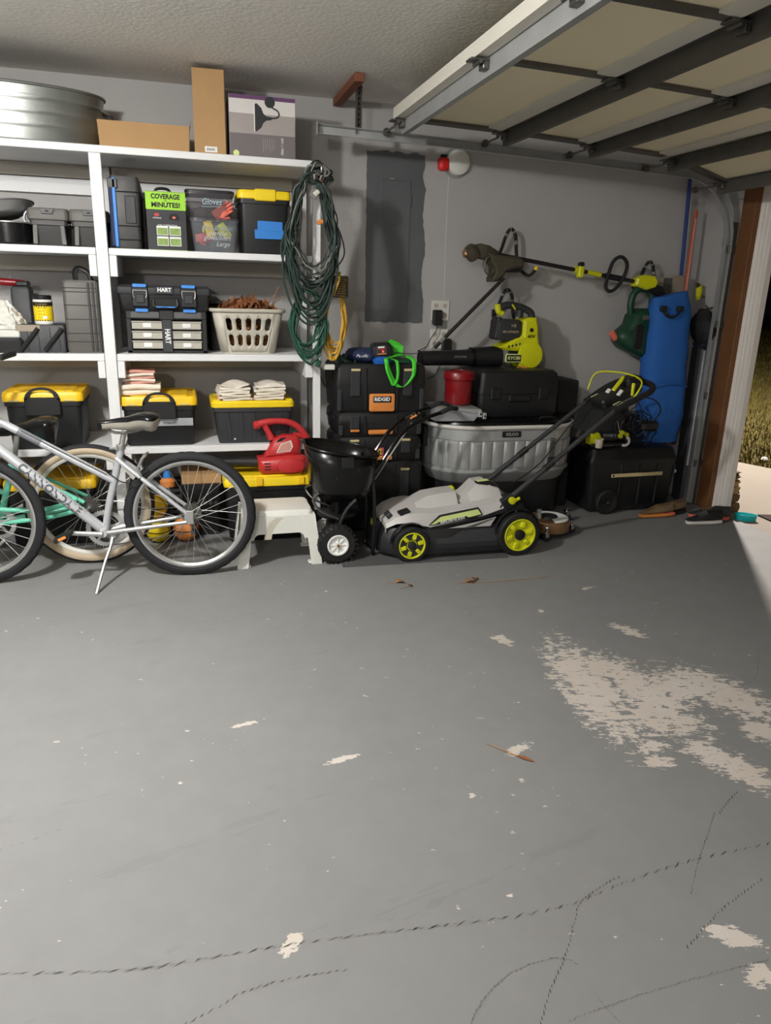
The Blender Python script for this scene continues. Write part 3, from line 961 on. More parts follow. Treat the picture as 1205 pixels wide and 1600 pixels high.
# two stacked clear bins and what is in them
def clear_bin(label, loc, w, d, h, mat, lidmat):
    t = thing('clear_bin', label, 'storage bin', loc)
    hx, hy = w / 2, d / 2
    m = MB()
    m.loft([rrect(hx * .80, hy * .86, .03, .0), rrect(hx * .83, hy * .88, .03, .008), rrect(hx * .95, hy * .97, .03, h - .026), rrect(hx * .985, hy * .99, .03, h - .024), rrect(hx * .985, hy * .99, .03, h - .012)], True, False)
    m.build('bin_body', mat, t)
    m = MB()
    m.loft([rrect(hx, hy, .035, h - .016), rrect(hx, hy, .035, h - .004), rrect(hx - .006, hy - .006, .033, h), rrect(hx - .016, hy - .016, .03, h), rrect(hx - .02, hy - .02, .03, h - .006)])
    m.build('lid', lidmat, t)
    return t
b2 = clear_bin('clear plastic bin with handwriting in white, lower of the two stacked bins', (.204, 4.58, z2), .272, .30, .183, 'clear_bin', 'smoke_bin')
for k, (tx, z, w, mt) in enumerate((('Dry & clean', .128, .165, 'ink_pale'), ('nitrile', .100, .10, 'ink_white'), ('gloves/liners', .078, .150, 'ink_white'), ('Large', .046, .075, 'ink_white'))):
    letters(tx, .036, (.012 + .01 * k * (1 if k == 3 else 0), -.1405 + .008 * k * .6, z), mt, b2, width=w, shear=.35, name='handwriting')
b1 = clear_bin('smoky clear bin labelled for gloves, upper of the two stacked bins', (.184, 4.58, z2 + .1835), .268, .29, .140, 'smoke_bin', 'black_plastic')
letters('Gloves', .045, (.008, -.141, .079), 'ink_pale', b1, width=.105, shear=.2, name='handwriting')
m = MB(); m.box(-.046, .058, -.1415, -.1405, .0535, .0555, rot=(0, -.04, 0)); m.build('underline', 'ink_pale', b1)

def glove(label, loc, rot, mat, s=1.0):
    g = thing('work_glove', label, 'glove', loc, rot=rot)
    m = MB()
    m.loft([rrect(.040 * s, .014 * s, .013 * s, .0), rrect(.036 * s, .013 * s, .012 * s, .02 * s), rrect(.042 * s, .014 * s, .013 * s, .05 * s), rrect(.040 * s, .012 * s, .011 * s, .085 * s), rrect(.034 * s, .008 * s, .007 * s, .094 * s)])
    m.build('palm', mat, g)
    for x, l in ((-.029, .055), (-.010, .068), (.010, .064), (.028, .048)):
        m = MB(); m.tube([(x * s, 0, .082 * s), (x * 1.08 * s, -.004 * s, (.085 + l * .6) * s), (x * 1.1 * s, -.012 * s, (.085 + l) * s)], [.0105 * s, .0098 * s, .006 * s], 8); m.build('finger', mat, g)
    m = MB(); m.tube([(.034 * s, -.002, .035 * s), (.055 * s, -.006, .062 * s), (.062 * s, -.010, .09 * s)], [.013 * s, .0115 * s, .007 * s], 8); m.build('thumb', mat, g)
    return g
glove('orange work glove inside the upper smoky bin', (.205, 4.468, z2 + .19), (.15, 1.0, 0), 'salmon', .8)
glove('yellow work glove inside the lower clear bin', (.165, 4.475, z2 + .165), (.1, 2.9, .1), 'yellow', .62)
glove('red work glove inside the lower clear bin', (.10, 4.492, z2 + .075), (.1, 1.5, 0), 'red', .62)
glove('lime work glove inside the lower clear bin', (.235, 4.478, z2 + .155), (.1, 2.6, .2), 'lime', .6)
glove('grey work glove lying in the upper smoky bin', (.10, 4.55, z2 + .205), (.4, 1.4, .3), 'case_grey', .8)

yt, yb, yl = tote('storage_tote', 'black tote with yellow lid and strips of blue tape on second shelf', (.482, 4.60, z2), .300, .34, .340, 'black_plastic', 'yellow', lidh=.045, taper=.90, rad=.025)
m = MB(); m.box(-.056, .062, -.176, -.150, .282, .343, .005); m.build('lid_clip', 'yellow', yt)
m = MB(); m.box(-.042, .098, -.1585, -.156, .128, .178, rot=(-.04, .02, 0)); m.build('tape_strip', 'blue_tape', yt)
m = MB(); m.box(-.058, .104, -.1575, -.155, .084, .133, rot=(-.04, -.01, 0)); m.build('tape_strip', 'blue_tape', yt)

bk = thing('upright_case', 'dark case tucked behind the spray carton on the second shelf', 'case', (-.07, 4.75, z2))
m = MB(); m.loft([rrect(.10, .07, .02, 0), rrect(.10, .07, .02, .29), rrect(.06, .05, .02, .325)]); m.build('shell', 'black_plastic', bk)
m = MB(); m.tube(cr([(-.05, -.0, .31), (-.03, 0, .345), (.03, 0, .345), (.05, 0, .31)]), .008, 8); m.build('handle', 'black_plastic', bk)

# ================================================================== THIRD SHELF
z3 = 1.113
# left clutter: bag of white things, dark boxes
bgx = thing('plastic_bag', 'crumpled clear and white plastic bag at the left end of third shelf', 'bag', (-.93, 4.52, z3 + .121))
rq = random.Random(5)
m = MB()
rows = []
for i in range(12):
    t = i / 11
    row = []
    for j in range(28):
        a = 2 * PI * j / 28
        r = (.095 * (1 - .75 * t ** 1.6)) * (1 + rq.uniform(-.13, .13) + .10 * math.sin(5 * a + 3 * t))
        row.append((r * math.cos(a), r * .8 * math.sin(a), .002 + t * .15 + (rq.uniform(-.008, .008) if 0 < i < 11 else 0)))
    rows.append(row)
m.loft(rows); m.build('bag_body', 'offwhite', bgx, smooth=.3)
m = MB()
rows = []
for i in range(8):
    rows.append([(.04 + .055 * i / 7 + rq.uniform(-.006, .006), -.06 + .01 * j + rq.uniform(-.004, .004), .11 - .07 * (i / 7) ** 1.5 + .008 * math.sin(j * 1.7 + i) + rq.uniform(-.004, .004)) for j in range(7)])
m.grid(rows); m.build('loose_end', 'towel_white', bgx, smooth=.3)
lc = thing('low_case', 'dark low case with a pale lid under the plastic bag', 'case', (-.955, 4.54, z3))
m = MB(); m.loft([rrect(.115, .12, .02, 0), rrect(.12, .125, .02, .065), rrect(.11, .115, .02, .08)]); m.build('shell', 'black_plastic', lc)
m = MB(); m.box(-.105, .105, -.11, .11, .080, .120, .006); m.build('lid', 'offwhite', lc)
rb = thing('cordless_drill', 'dark tool with red trim on the left end of third shelf', 'tool', (-.87, 4.74, z3))
m = MB(); m.loft([rrect(.05, .06, .01, 0), rrect(.05, .06, .01, .33), rrect(.04, .05, .01, .345)]); m.build('stand', 'charcoal', rb)
m = MB(); m.cyl((-.10, -.03, .368), (.02, -.03, .362), .022, .018); m.build('motor', 'red_dark', rb)
m = MB(); m.box(-.02, .045, -.06, .02, .3465, .375, .006); m.build('battery', 'black_plastic', rb)

tc_ = thing('yellow_canister', 'yellow and white wipes canister with a black lid on striped box', 'canister', (-.735, 4.53, z3 + .150))
m = MB(); m.lathe([(.0001, 0), (.046, 0), (.049, .004), (.049, .018)], 32); m.build('base_band', 'white_plastic', tc_)
m = MB(); m.lathe([(.0495, .018), (.0495, .098)], 32); lb_ = m.build('label_band', 'yellow', tc_)
for k in range(7):
    m = MB()
    a = -PI / 2 + (k - 3) * .27
    for zz in (.0185, .092):
        m.add([(.0500 * math.cos(a - .09), .0500 * math.sin(a - .09), zz), (.0500 * math.cos(a + .04), .0500 * math.sin(a + .04), zz), (.0500 * math.cos(a + .09), .0500 * math.sin(a + .09), zz + .006), (.0500 * math.cos(a - .04), .0500 * math.sin(a - .04), zz + .006)], [(0, 1, 2, 3)])
    m.build('hazard_stripe', 'ink', lb_, smooth=0)
m = MB(); m.lathe([(.0497, .098), (.0497, .118)], 32); m.build('dark_band', 'ink', tc_)
m = MB(); m.lathe([(.0495, .118), (.0495, .128), (.046, .131)], 32); m.build('neck', 'white_plastic', tc_)
m = MB(); m.lathe([(.0465, .131), (.0475, .134), (.0475, .150), (.044, .154), (.0001, .154)], 32); m.build('lid', 'black_plastic', tc_)
def wrap(R):
    def w(co):
        a = co.x / R - PI / 2
        return Vector((R * math.cos(a), R * math.sin(a), co.z))
    return w
for k, (tx, z, s_) in enumerate((('TOUGH WIPES', .106, .010), ('DIRECTIONS', .086, .008), ('x o x', .072, .014), ('o x o', .054, .014), ('pull to open', .038, .007))):
    letters(tx, s_, (-.004, 0, z), 'ink' if k else 'yellow', tc_, warp=wrap(.0502))
m = MB()
for j in range(5):
    a0, a1 = -PI / 2 + .05 + j * .09, -PI / 2 + .05 + (j + 1) * .09
    m.add([(.0503 * math.cos(a0), .0503 * math.sin(a0), .030), (.0503 * math.cos(a1), .0503 * math.sin(a1), .030), (.0503 * math.cos(a1), .0503 * math.sin(a1), .044), (.0503 * math.cos(a0), .0503 * math.sin(a0), .044)], [(0, 1, 2, 3)])
m.build('barcode_label', 'paper_white', tc_, smooth=0)

sb_ = thing('slatted_bin', 'dark grey bin with diagonal bars beneath the yellow canister', 'bin', (-.745, 4.555, z3))
m = MB(); m.loft([rrect(.122, .115, .012, 0), rrect(.126, .12, .012, .140), rrect(.12, .114, .012, .150)]); m.build('bin_body', 'charcoal', sb_)
for k in range(2):
    x0 = -.108 + k * .122
    m = MB(); m.tube([(x0, -.124, .014), (x0 + .098, -.126, .132)], .012, 8); m.build('diagonal_bar', 'black_soft', sb_)
for x in (-.07, -.015, .045, .09):
    m = MB(); m.box(x, x + .003, -.1215, -.117, .01, .14); m.build('groove', 'black_plastic', sb_)
m = MB(); m.box(-.122, .0, -.1235, -.110, .112, .149, .003); m.build('pale_edge', 'board_raw', sb_)

c3 = thing('upright_case', 'ribbed dark grey tool case standing on end with its handle up, by shelf post', 'case', (-.528, 4.60, z3), rz=.06)
m = MB(); m.loft([rrect(.092, .155, .018, 0), rrect(.098, .16, .02, .02), rrect(.098, .16, .02, .372), rrect(.088, .15, .02, .388)]); m.build('shell', 'case_grey', c3)
for z in (.06, .105, .18, .255, .325, .345):
    m = MB(); m.loft([rrect(.0975, .1605, .02, z), rrect(.0995, .1625, .02, z + .002), rrect(.0975, .1605, .02, z + .004)]); m.build('groove_band', 'dark_case', c3)
for x in (.028, .05, .072):
    m = MB(); m.box(x, x + .012, -.166, -.155, .01, .378, .003); m.build('edge_rib', 'dark_case', c3)
m = MB(); m.box(.055, .101, -.15, .15, .01, .37, .004); m.build('side_panel', 'black_plastic', c3)
m = MB(); m.tube(cr([(-.03, -.06, .383), (-.032, -.06, .43), (-.01, -.05, .452), (.035, -.05, .43), (.05, -.05, .383)]), .011, 8, flat=1.6); m.build('handle', 'black_plastic', c3)

# stacked toolbox and drawer organiser with blue latches
og = thing('drawer_organizer', 'black drawer organizer with three clear drawer cases under the latched toolbox', 'organizer', (-.084, 4.62, z3))
m = MB()
m.box(-.218, .222, -.10, .15, 0, .225, .006)
m.box(-.218, -.190, -.17, -.10, 0, .200, .004); m.box(.194, .222, -.17, -.10, 0, .200, .004)
m.box(-.218, .222, -.17, -.10, 0, .018, .003); m.box(-.218, .222, -.175, -.10, .188, .236, .006)
m.build('housing', 'black_plastic', og)
m = MB(); m.box(-.19, .194, -.1775, -.174, .196, .230, .003); m.build('front_rail', 'grey_plastic', og)
for k in range(3):
    z = .026 + k * .054
    m = MB()
    m.prism([(-.188, z), (-.02, z), (-.02, z + .016), (.02, z + .016), (.02, z), (.190, z), (.190, z + .036), (-.188, z + .036)], -.172, -.05, b=.003, plane='xz')
    dr = m.build('drawer', 'drawer_clear', og)
    m = MB(); m.box(-.192, .194, -.176, -.06, z + .036, z + .044, .003); m.build('drawer_lid', 'drawer_clear', dr)
    for x in (-.105, .110):
        m = MB(); m.box(x - .024, x + .024, -.177, -.170, z + .008, z + .034, .003); m.build('drawer_latch', 'paper_white', dr)
m = MB(); m.box(-.026, .030, -.184, -.170, .008, .190, .004); br = m.build('center_bar', 'charcoal', og)
letters('HART', .040, (.003, -.1848, .096), 'ink_white', br, rot=-PI / 2, width=.082, bold=.0012)
m = MB(); m.box(-.038, .042, -.186, -.170, .186, .240, .004); m.build('coupling', 'black_plastic', og)
for x in (-.128, .130):
    m = MB(); m.loft([rrect(.034, .008, .007, -.190, x, .237, plane='xz'), rrect(.036, .009, .008, -.178, x, .237, plane='xz'), rrect(.036, .009, .008, -.16, x, .237, plane='xz')]); m.build('latch', 'hart_blue', og)
tbx2 = thing('toolbox', 'black toolbox with two blue latches stacked on the drawer organizer', 'toolbox', (-.087, 4.62, z3 + .2362))
m = MB(); m.loft([rrect(.232, .16, .015, 0), rrect(.238, .165, .018, .012), rrect(.250, .170, .018, .088)]); m.build('box_body', 'black_plastic', tbx2)
m = MB(); m.loft([rrect(.256, .176, .018, .088), rrect(.258, .178, .018, .094), rrect(.256, .176, .018, .122), rrect(.240, .16, .018, .136)]); m.build('lid', 'charcoal', tbx2)
for x in (-.130, .132):
    m = MB(); m.box(x - .044, x + .044, -.186, -.172, .020, .128, .005); lt = m.build('latch_frame', 'black_plastic', tbx2)
    m = MB(); m.loft([rrect(.036, .008, .007, -.196, x, .133, plane='xz'), rrect(.039, .010, .009, -.182, x, .133, plane='xz'), rrect(.039, .010, .009, -.160, x, .133, plane='xz')]); m.build('latch_tab', 'hart_blue', lt)
    m = MB(); m.tube([(x - .036, -.189, .108), (x - .036, -.190, .080), (x - .030, -.190, .068)], .0022, 6); m.tube([(x + .036, -.189, .108), (x + .036, -.190, .080), (x + .030, -.190, .068)], .0022, 6); m.tube([(x - .036, -.189, .108), (x + .036, -.189, .108)], .0022, 6); m.build('latch_wire', 'silver', lt)
    m = MB(); m.box(x - .024, x + .024, -.1925, -.185, .040, .088, .006); m.build('latch_plate', 'charcoal', lt)
m = MB(); m.box(-.046, .050, -.1865, -.175, .090, .130, .003); pl = m.build('name_plate', 'charcoal', tbx2)
letters('HART', .030, (.002, -.1872, .112), 'ink_white', pl, width=.074, bold=.0010)
m = MB(); m.box(-.064, .074, -.176, -.166, .012, .070, .004); m.build('handle_recess', 'ink', tbx2)
m = MB(); m.tube(cr([(-.058, -.178, .060), (-.056, -.19, .024), (.0, -.194, .020), (.064, -.19, .024), (.066, -.178, .060)], 5), .007, 8); m.build('handle', 'charcoal', tbx2)
m = MB(); m.box(-.046, .056, -.2005, -.196, .017, .024, .001); m.build('handle_stripe', 'hart_blue', tbx2)
bh = thing('upright_case', 'black case lying behind the laundry basket on the third shelf', 'case', (.26, 4.78, z3))
m = MB(); m.loft([rrect(.10, .12, .02, 0), rrect(.105, .125, .02, .26), rrect(.09, .11, .02, .275)]); m.build('shell', 'black_plastic', bh)
m = MB(); m.box(-.09, .02, -.13, .0, .275, .292, .004); m.build('lid', 'grey_plastic', bh)

# laundry basket: wall grid with the slots left open
bs = thing('laundry_basket', 'beige plastic laundry basket with slotted sides, full of dry leaves', 'basket', (.376, 4.585, z3))
def basket_ring(t):
    hx, hy = .158 + .046 * t, .118 + .034 * t
    return rrect(hx, hy, .055 + .01 * t, .008 + .232 * t, k=5)
base_ring = basket_ring(0)
def basket_pt(u, t):
    hx, hy, r = .158 + .046 * t, .118 + .034 * t, .055
    z = .008 + .232 * t
    # u along the front/back/side straight parts via perimeter walk
    per = [(-(hx - r), -hy), (hx - r, -hy)]
    return per, z
m = MB()
def wall_panel(p0, p1, n, slots, normal_in):
    """straight wall between two bottom/top corner pairs with slot openings."""
    def P(u, t):
        a = Vector(p0(t)); b3 = Vector(p1(t))
        return a.lerp(b3, u)
    us = [0.0]
    for c, w in slots:
        us += [c - w, c - w * .45, c + w * .45, c + w]
    us.append(1.0)
    ts = [0, .16, .20, .40, .44, .54, .58, .80, .84, 1.0]
    hole_rows = ((1, 4), (5, 8))
    for i in range(len(us) - 1):
        for j in range(len(ts) - 1):
            ci = (i - 1) % 4 if i > 0 else 3
            inslot = 0 < i < len(us) - 1 and ci in (0, 1, 2)
            if inslot:
                full = any(a < j < b4 - 1 for a, b4 in hole_rows)
                capb = any(j == a for a, b4 in hole_rows)
                capt = any(j == b4 - 1 for a, b4 in hole_rows)
                if full:
                    continue
                A, B, C_, D = P(us[i], ts[j]), P(us[i + 1], ts[j]), P(us[i + 1], ts[j + 1]), P(us[i], ts[j + 1])
                if capb or capt:
                    if ci == 1:
                        continue
                    if ci == 0:
                        m.add([A, B, D] if capb else [A, D, C_], [(0, 1, 2)])
                    else:
                        m.add([A, B, C_] if capb else [B, C_, D], [(0, 1, 2)])
                    continue
                m.add([A, B, C_, D], [(0, 1, 2, 3)])
            else:
                m.add([P(us[i], ts[j]), P(us[i + 1], ts[j]), P(us[i + 1], ts[j + 1]), P(us[i], ts[j + 1])], [(0, 1, 2, 3)])
R_ = .05
def cor(sx, sy, which):
    def f(t):
        hx, hy = .158 + .046 * t, .118 + .034 * t
        z = .008 + .232 * t
        return (sx * (hx - R_), sy * hy, z) if which == 'x' else (sx * hx, sy * (hy - R_), z)
    return f
sl = [(.10 + .2 * k, .055) for k in range(5)]
wall_panel(cor(-1, -1, 'x'), cor(1, -1, 'x'), 5, sl, 1)
wall_panel(cor(1, 1, 'x'), cor(-1, 1, 'x'), 5, sl, 1)
sl2 = [(.2 + .3 * k, .08) for k in range(3)]
wall_panel(cor(1, -1, 'y'), cor(1, 1, 'y'), 3, sl2, 1)
wall_panel(cor(-1, 1, 'y'), cor(-1, -1, 'y'), 3, sl2, 1)
for sx, sy in ((1, -1), (1, 1), (-1, 1), (-1, -1)):
    rows = []
    for i in range(7):
        a = PI / 2 * i / 6
        row = []
        for t in (0, .5, 1):
            hx, hy, z = .158 + .046 * t, .118 + .034 * t, .008 + .232 * t
            row.append((sx * (hx - R_ + R_ * math.cos(a)), sy * (hy - R_ + R_ * math.sin(a)), z))
        rows.append(row)
    m.grid(rows)
m.loft([rrect(.152, .112, .05, 0), rrect(.158, .118, .05, .008)], True, False)
bo = m.build('basket_wall', 'beige_plastic', bs, smooth=.3)
bm = bmesh.new(); bm.from_mesh(bo.data); bmesh.ops.remove_doubles(bm, verts=bm.verts, dist=.0004); bmesh.ops.recalc_face_normals(bm, faces=bm.faces); bm.to_mesh(bo.data); bm.free()
md = bo.modifiers.new('thick', 'SOLIDIFY'); md.thickness = .0035; md.offset = 0
m = MB()
ringr = []
for i, (x, y, z) in enumerate(rrect(.214, .160, .06, .246, k=8)):
    ringr.append((x, y, z - .012 * math.exp(-(x / .06) ** 2) - .008 * math.exp(-(y / .05) ** 2)))
m.tube(ringr, .011, 8, closed=True, flat=.8)
m.build('rim', 'beige_plastic', bs)
# leaves in the basket
def leaf_heap(name, label, cx, cy, cz, n, rx, ry, h, seed, mats=('leaf_dry',), size=(.02, .045)):
    r = random.Random(seed)
    m = MB()
    for i in range(n):
        a, d = r.uniform(0, 2 * PI), math.sqrt(r.random())
        p = Vector((cx + rx * d * math.cos(a), cy + ry * d * math.sin(a), cz + r.random() * h * (1.15 - d * d)))
        s_ = r.uniform(*size)
        rot = Euler((r.uniform(-1.2, 1.2), r.uniform(-1.2, 1.2), r.uniform(0, 6.28))).to_matrix()
        w = r.uniform(.25, .5) * s_
        cu = r.uniform(.1, .5) * s_
        pts = [(-s_, 0, cu), (-s_ * .3, -w, .2 * cu), (-s_ * .2, 0, -.1 * cu), (-s_ * .3, w, .3 * cu), (s_ * .5, -w * .8, .1 * cu), (s_ * .4, 0, 0), (s_ * .5, w * .8, .3 * cu), (s_ * 1.1, 0, cu)]
        m.add([p + rot @ Vector(q_) for q_ in pts], [(0, 1, 2), (0, 2, 3), (1, 4, 5, 2), (2, 5, 6, 3), (4, 7, 5), (5, 7, 6)])
    o = m.build(name, mats[0], smooth=0)
    o['kind'] = 'stuff'
    return tag(o, label, 'leaves')
lh = MB()
leaf_heap('dry_leaves', 'heap of curled brown dry leaves filling the laundry basket', .375, 4.585, z3 + .225, 330, .175, .120, .085, 4, ('leaf_dry',))
leaf_heap('dry_leaves', 'lower layer of tan dry leaves seen through the basket slots', .375, 4.585, z3 + .03, 260, .135, .095, .17, 9, ('leaf_tan',))
stx = MB()
for k, (a, b3) in enumerate((((.53, 4.58, z3 + .27), (.565, 4.52, z3 + .385)), ((.52, 4.60, z3 + .26), (.60, 4.55, z3 + .33)), ((.50, 4.56, z3 + .27), (.545, 4.50, z3 + .345)))):
    stx.tube([a, ((a[0] + b3[0]) / 2 - .004, (a[1] + b3[1]) / 2, (a[2] + b3[2]) / 2 + .006), b3], .0025, 5)
tag(stx.build('dry_twig', 'leaf_tan'), 'thin dry forked twig sticking out of the leaf basket', 'twig')

# ================================================================== LOWER SHELF: yellow-lidded totes and cloths
z4 = .582
def latch_tote(label, loc, w, d, h, scribble, rz=0):
    t, b, lid = tote('storage_tote', label, loc, w, d, h, 'black_plastic', 'amber_yellow', rz, lidh=.052, taper=.92, rad=.03, group='large yellow lidded totes on the low shelf')
    y = -d / 2
    # black swing handle arching over the front of the lid
    m = MB()
    o_, i_ = [], []
    for k in range(15):
        a = PI * k / 14
        o_.append((.092 * math.cos(a), h - .055 + .080 * math.sin(a) ** .8)); i_.append((.060 * math.cos(a), h - .022 + .034 * math.sin(a) ** .8))
    rings = [[(x, y - .012, z) for x, z in o_], [(x, y + .002, z) for x, z in o_], [(x, y + .002, z) for x, z in i_], [(x, y - .012, z) for x, z in i_]]
    n = len(o_)
    oo = m.add([p for r in rings for p in r], [])
    for r in range(4):
        for j in range(n - 1):
            a, c = oo + r * n + j, oo + ((r + 1) % 4) * n + j
            m.f.append((a, a + 1, c + 1, c))
    m.box(-.092, .092, y - .012, y + .002, h - .13, h - .030, .004)
    m.build('handle', 'black_plastic', t)
    for x in (-.35 * w, .33 * w):
        m = MB(); m.box(x - .028, x + .028, y - .003, y + .006, h - .050, h - .043); m.build('lid_slot', 'ink_tan', t)
    m = MB(); m.box(.11, .113, y + .02, -y - .02, h - .0012, h + .0004); m.build('lid_seam', 'ink_tan', t)
    if scribble:
        m = MB(); m.box(-.015, w * .43, y + .012, y + .0165, .118, .162, rot=(-.05, 0, 0)); tp = m.build('tape_label', 'duct', t)
        letters(scribble, .026, (w * .12, y + .010, .138), 'ink', tp, shear=.3, width=.075, name='handwriting')
    return t
latch_tote('large yellow lidded tote with black arched handle behind the bicycle seat, left bay', (-.765, 4.585, z4), .420, .40, .325, None, rz=-.0)
latch_tote('yellow lidded tote with arched handle and striped towels on its lid', (-.150, 4.60, z4), .430, .40, .292, 'mesh')
ct, cb, cl = tote('storage_tote', 'ribbed black tote with flat yellow lid under two stacks of rags', (.390, 4.575, z4), .495, .34, .262, 'charcoal', 'yellow', lidh=.040, taper=.88, ribs=5, rad=.03)
for s_ in (-1, 1):
    m = MB(); m.box(s_ * .215 - .02, s_ * .215 + .02, -.15, -.10, .252, .266, .003); m.build('lid_clip', 'yellow', ct)
m = MB(); m.lathe([(.0055, -.158), (.005, -.162), (.0001, -.1625)], 10, (-.115, 0, .03), 'y'); m.build('white_dot', 'paper_white', ct)

def folded(name, label, loc, w, d, layers, mats, rz=0, seed=0, group=None, skew=.01, round_front=True):
    t = thing(name, label, 'cloth', loc, rz, group)
    r = random.Random(seed)
    z = 0
    for k, th in enumerate(layers):
        dx, dy = r.uniform(-skew, skew), r.uniform(-skew, skew) * .5
        ww, dd = w * r.uniform(.93, 1.03), d * r.uniform(.93, 1.03)
        m = MB()
        rows = []
        nu = 12
        for i in range(nu + 1):
            u = -ww / 2 + ww * i / nu
            prof_ = []
            for j in range(10):
                a = PI / 2 + PI * j / 9
                prof_.append((u + dx, dy - dd / 2 + th / 2 + th * .5 * math.cos(a) * 1.0, z + th / 2 + th * .5 * math.sin(a) + .003 * math.sin(u * 31 + k * 2.1)))
            for j in range(10):
                a = -PI / 2 + PI * j / 9
                prof_.append((u + dx, dy + dd / 2 - th / 2 + th * .5 * math.cos(a), z + th / 2 + th * .5 * math.sin(a) + .003 * math.sin(u * 27 + k)))
            rows.append(prof_)
        m.loft(rows)
        m.build('fold', mats[k % len(mats)], t, smooth=.9)
        z += th * .93
    return t
folded('folded_towel', 'folded cream towel in clear wrap on the lid, under striped one', (-.245, 4.535, z4 + .292), .215, .20, (.034, .032), ('towel_white',), 0, 1)
tw = folded('folded_towel', 'pink and white striped towel folded on top of the cream towel', (-.262, 4.535, z4 + .292 + .064), .175, .18, (.017, .015, .017, .016, .018), ('towel_pink', 'towel_white', 'towel_pink', 'towel_white', 'towel_pink'), .04, 2)
for k, (x, rz) in enumerate(((.283, .06), (.498, -.05))):
    rs = folded('rag_stack', ['stack of folded white rags on yellow lid, left stack', 'stack of folded white rags on yellow lid, right stack by shelf post'][k], (x, 4.51 + .01 * k, z4 + .260), .175, .19, (.012, .013, .012, .014, .012, .016) + ((.014,) if k else ()), ('rag', 'towel_white'), rz, 20 + k, 'rag stacks', skew=.014)
    m = MB()
    r = random.Random(40 + k)
    rows = []
    for i in range(11):
        row = []
        for j in range(9):
            u, v = -1 + 2 * i / 10, -1 + 2 * j / 8
            zz = .082 + (.012 if k == 0 else .020) * (1 - u * u) * (1 - .4 * v * v) + .016 * math.sin(2.5 * u + 1.5 * v + k) * (1 if k == 0 else .4) + r.uniform(-.002, .002)
            row.append((u * .082, v * .090 + .0, zz))
        rows.append(row)
    m.grid(rows)
    ro = m.build('top_rag', 'rag', rs, smooth=1.2)
    md = ro.modifiers.new('t', 'SOLIDIFY'); md.thickness = .006
for k, x in enumerate((.195, .405)):
    m = MB(); m.lathe([(.0001, 0), (.012, .002), (.015, .012), (.010, .022), (.0001, .026)], 12, (x, 4.44 + .01 * k, z4 + .2575)); tag(m.build('cloth_tag', 'towel_pink'), ['small pink rag end at the left side of rag stacks', 'small pink rag end between the two rag stacks'][k], 'cloth')

# ================================================================== UNDER THE SHELVES, ON THE FLOOR
td, _, _ = tote('storage_tote', 'black tote with yellow lid on the floor under the red blower', (.452, 4.47, 0), .52, .40, .405, 'black_plastic', 'yellow', lidh=.055, taper=.92, rad=.02)
m = MB(); m.box(-.02, .155, -.198, -.194, .175, .222, rot=(-.06, .03, 0)); tp = m.build('tape_label', 'duct', td)
letters('Maintenance Items', .022, (.068, -.2005, .200), 'ink', tp, shear=.3, width=.14, name='handwriting', rot=.03)
for x in (-.05, .20):
    m = MB(); m.box(x - .02, x + .02, -.212, -.19, .352, .402, .004); m.build('lid_clip', 'amber_yellow', td)
tote('storage_tote', 'yellow lidded tote on the floor behind the mint bicycle wheel', (-.78, 4.60, 0), .50, .40, .40, 'black_plastic', 'amber_yellow', lidh=.055, taper=.92)
tote('storage_tote', 'yellow lidded tote on the floor at far left behind the silver wheel', (-1.32, 4.60, 0), .50, .40, .40, 'black_plastic', 'amber_yellow', lidh=.055, taper=.92)

# perforated crate with balls and a bottle
ck = thing('milk_crate', 'black slatted crate on the floor behind the silver bicycle wheel', 'crate', (-.208, 4.62, 0))
for z in range(9):
    m = MB(); m.box(-.155, .155, -.156, -.150, .012 + z * .034, .030 + z * .034); m.box(-.156, -.150, -.15, .15, .012 + z * .034, .030 + z * .034); m.box(.150, .156, -.15, .15, .012 + z * .034, .030 + z * .034); m.box(-.155, .155, .150, .156, .012 + z * .034, .030 + z * .034); m.build('slat', 'charcoal', ck)
for x in (-.15, -.09, -.03, .03, .09, .15):
    m = MB(); m.box(x - .005, x + .005, -.155, -.149, 0, .315); m.build('upright', 'charcoal', ck)
m = MB(); m.box(-.15, .15, -.15, .15, 0, .008); m.build('bottom', 'charcoal', ck)
def ball(label, loc, r, mat):
    b = thing('toy_ball', label, 'ball', loc)
    m = MB(); m.lathe([(max(r * math.sin(PI * i / 12), .0001), r - r * math.cos(PI * i / 12)) for i in range(13)], 20); m.build('shell', mat, b)
    for k in range(3):
        m = MB(); ax = Euler((k * 1.05, k * .6, 0)).to_matrix(); m.tube([Vector((0, 0, r)) + ax @ Vector((r * 1.002 * math.cos(2 * PI * j / 24), r * 1.002 * math.sin(2 * PI * j / 24), 0)) for j in range(24)], .0025, 5, closed=True); m.build('seam', 'ink', b)
    return b
ball('yellow ball resting in the crate behind the bicycle spokes', (-.20, 4.382, 0), .075, 'yellow')
ball('orange ball on the floor beside the slatted crate', (-.040, 4.375, 0), .078, 'orange')
ball('second yellow ball stacked by the crate, above the first', (-.205, 4.385, .149), .07, 'amber_yellow')
sb2 = thing('spray_bottle', 'bottle with an orange collar and blue cap standing in the crate', 'bottle', (-.135, 4.56, .008))
m = MB(); m.lathe([(.0001, 0), (.042, 0), (.045, .01), (.045, .27), (.03, .30)], 20); m.build('bottle_body', 'charcoal', sb2)
m = MB(); m.lathe([(.046, .29), (.046, .325), (.026, .345), (.0001, .346)], 20); m.build('collar', 'orange', sb2)
m = MB(); m.lathe([(.026, .345), (.025, .36), (.014, .39), (.0001, .392)], 16); m.build('cap', 'hart_blue', sb2)
wb = thing('cardboard_box', 'brown cardboard box lying on the low perforated bin under the shelf', 'box', (.068, 4.60, .33))
m = MB(); m.box(-.118, .118, -.14, .14, 0, .058, .002); m.build('carton', 'cardboard', wb)
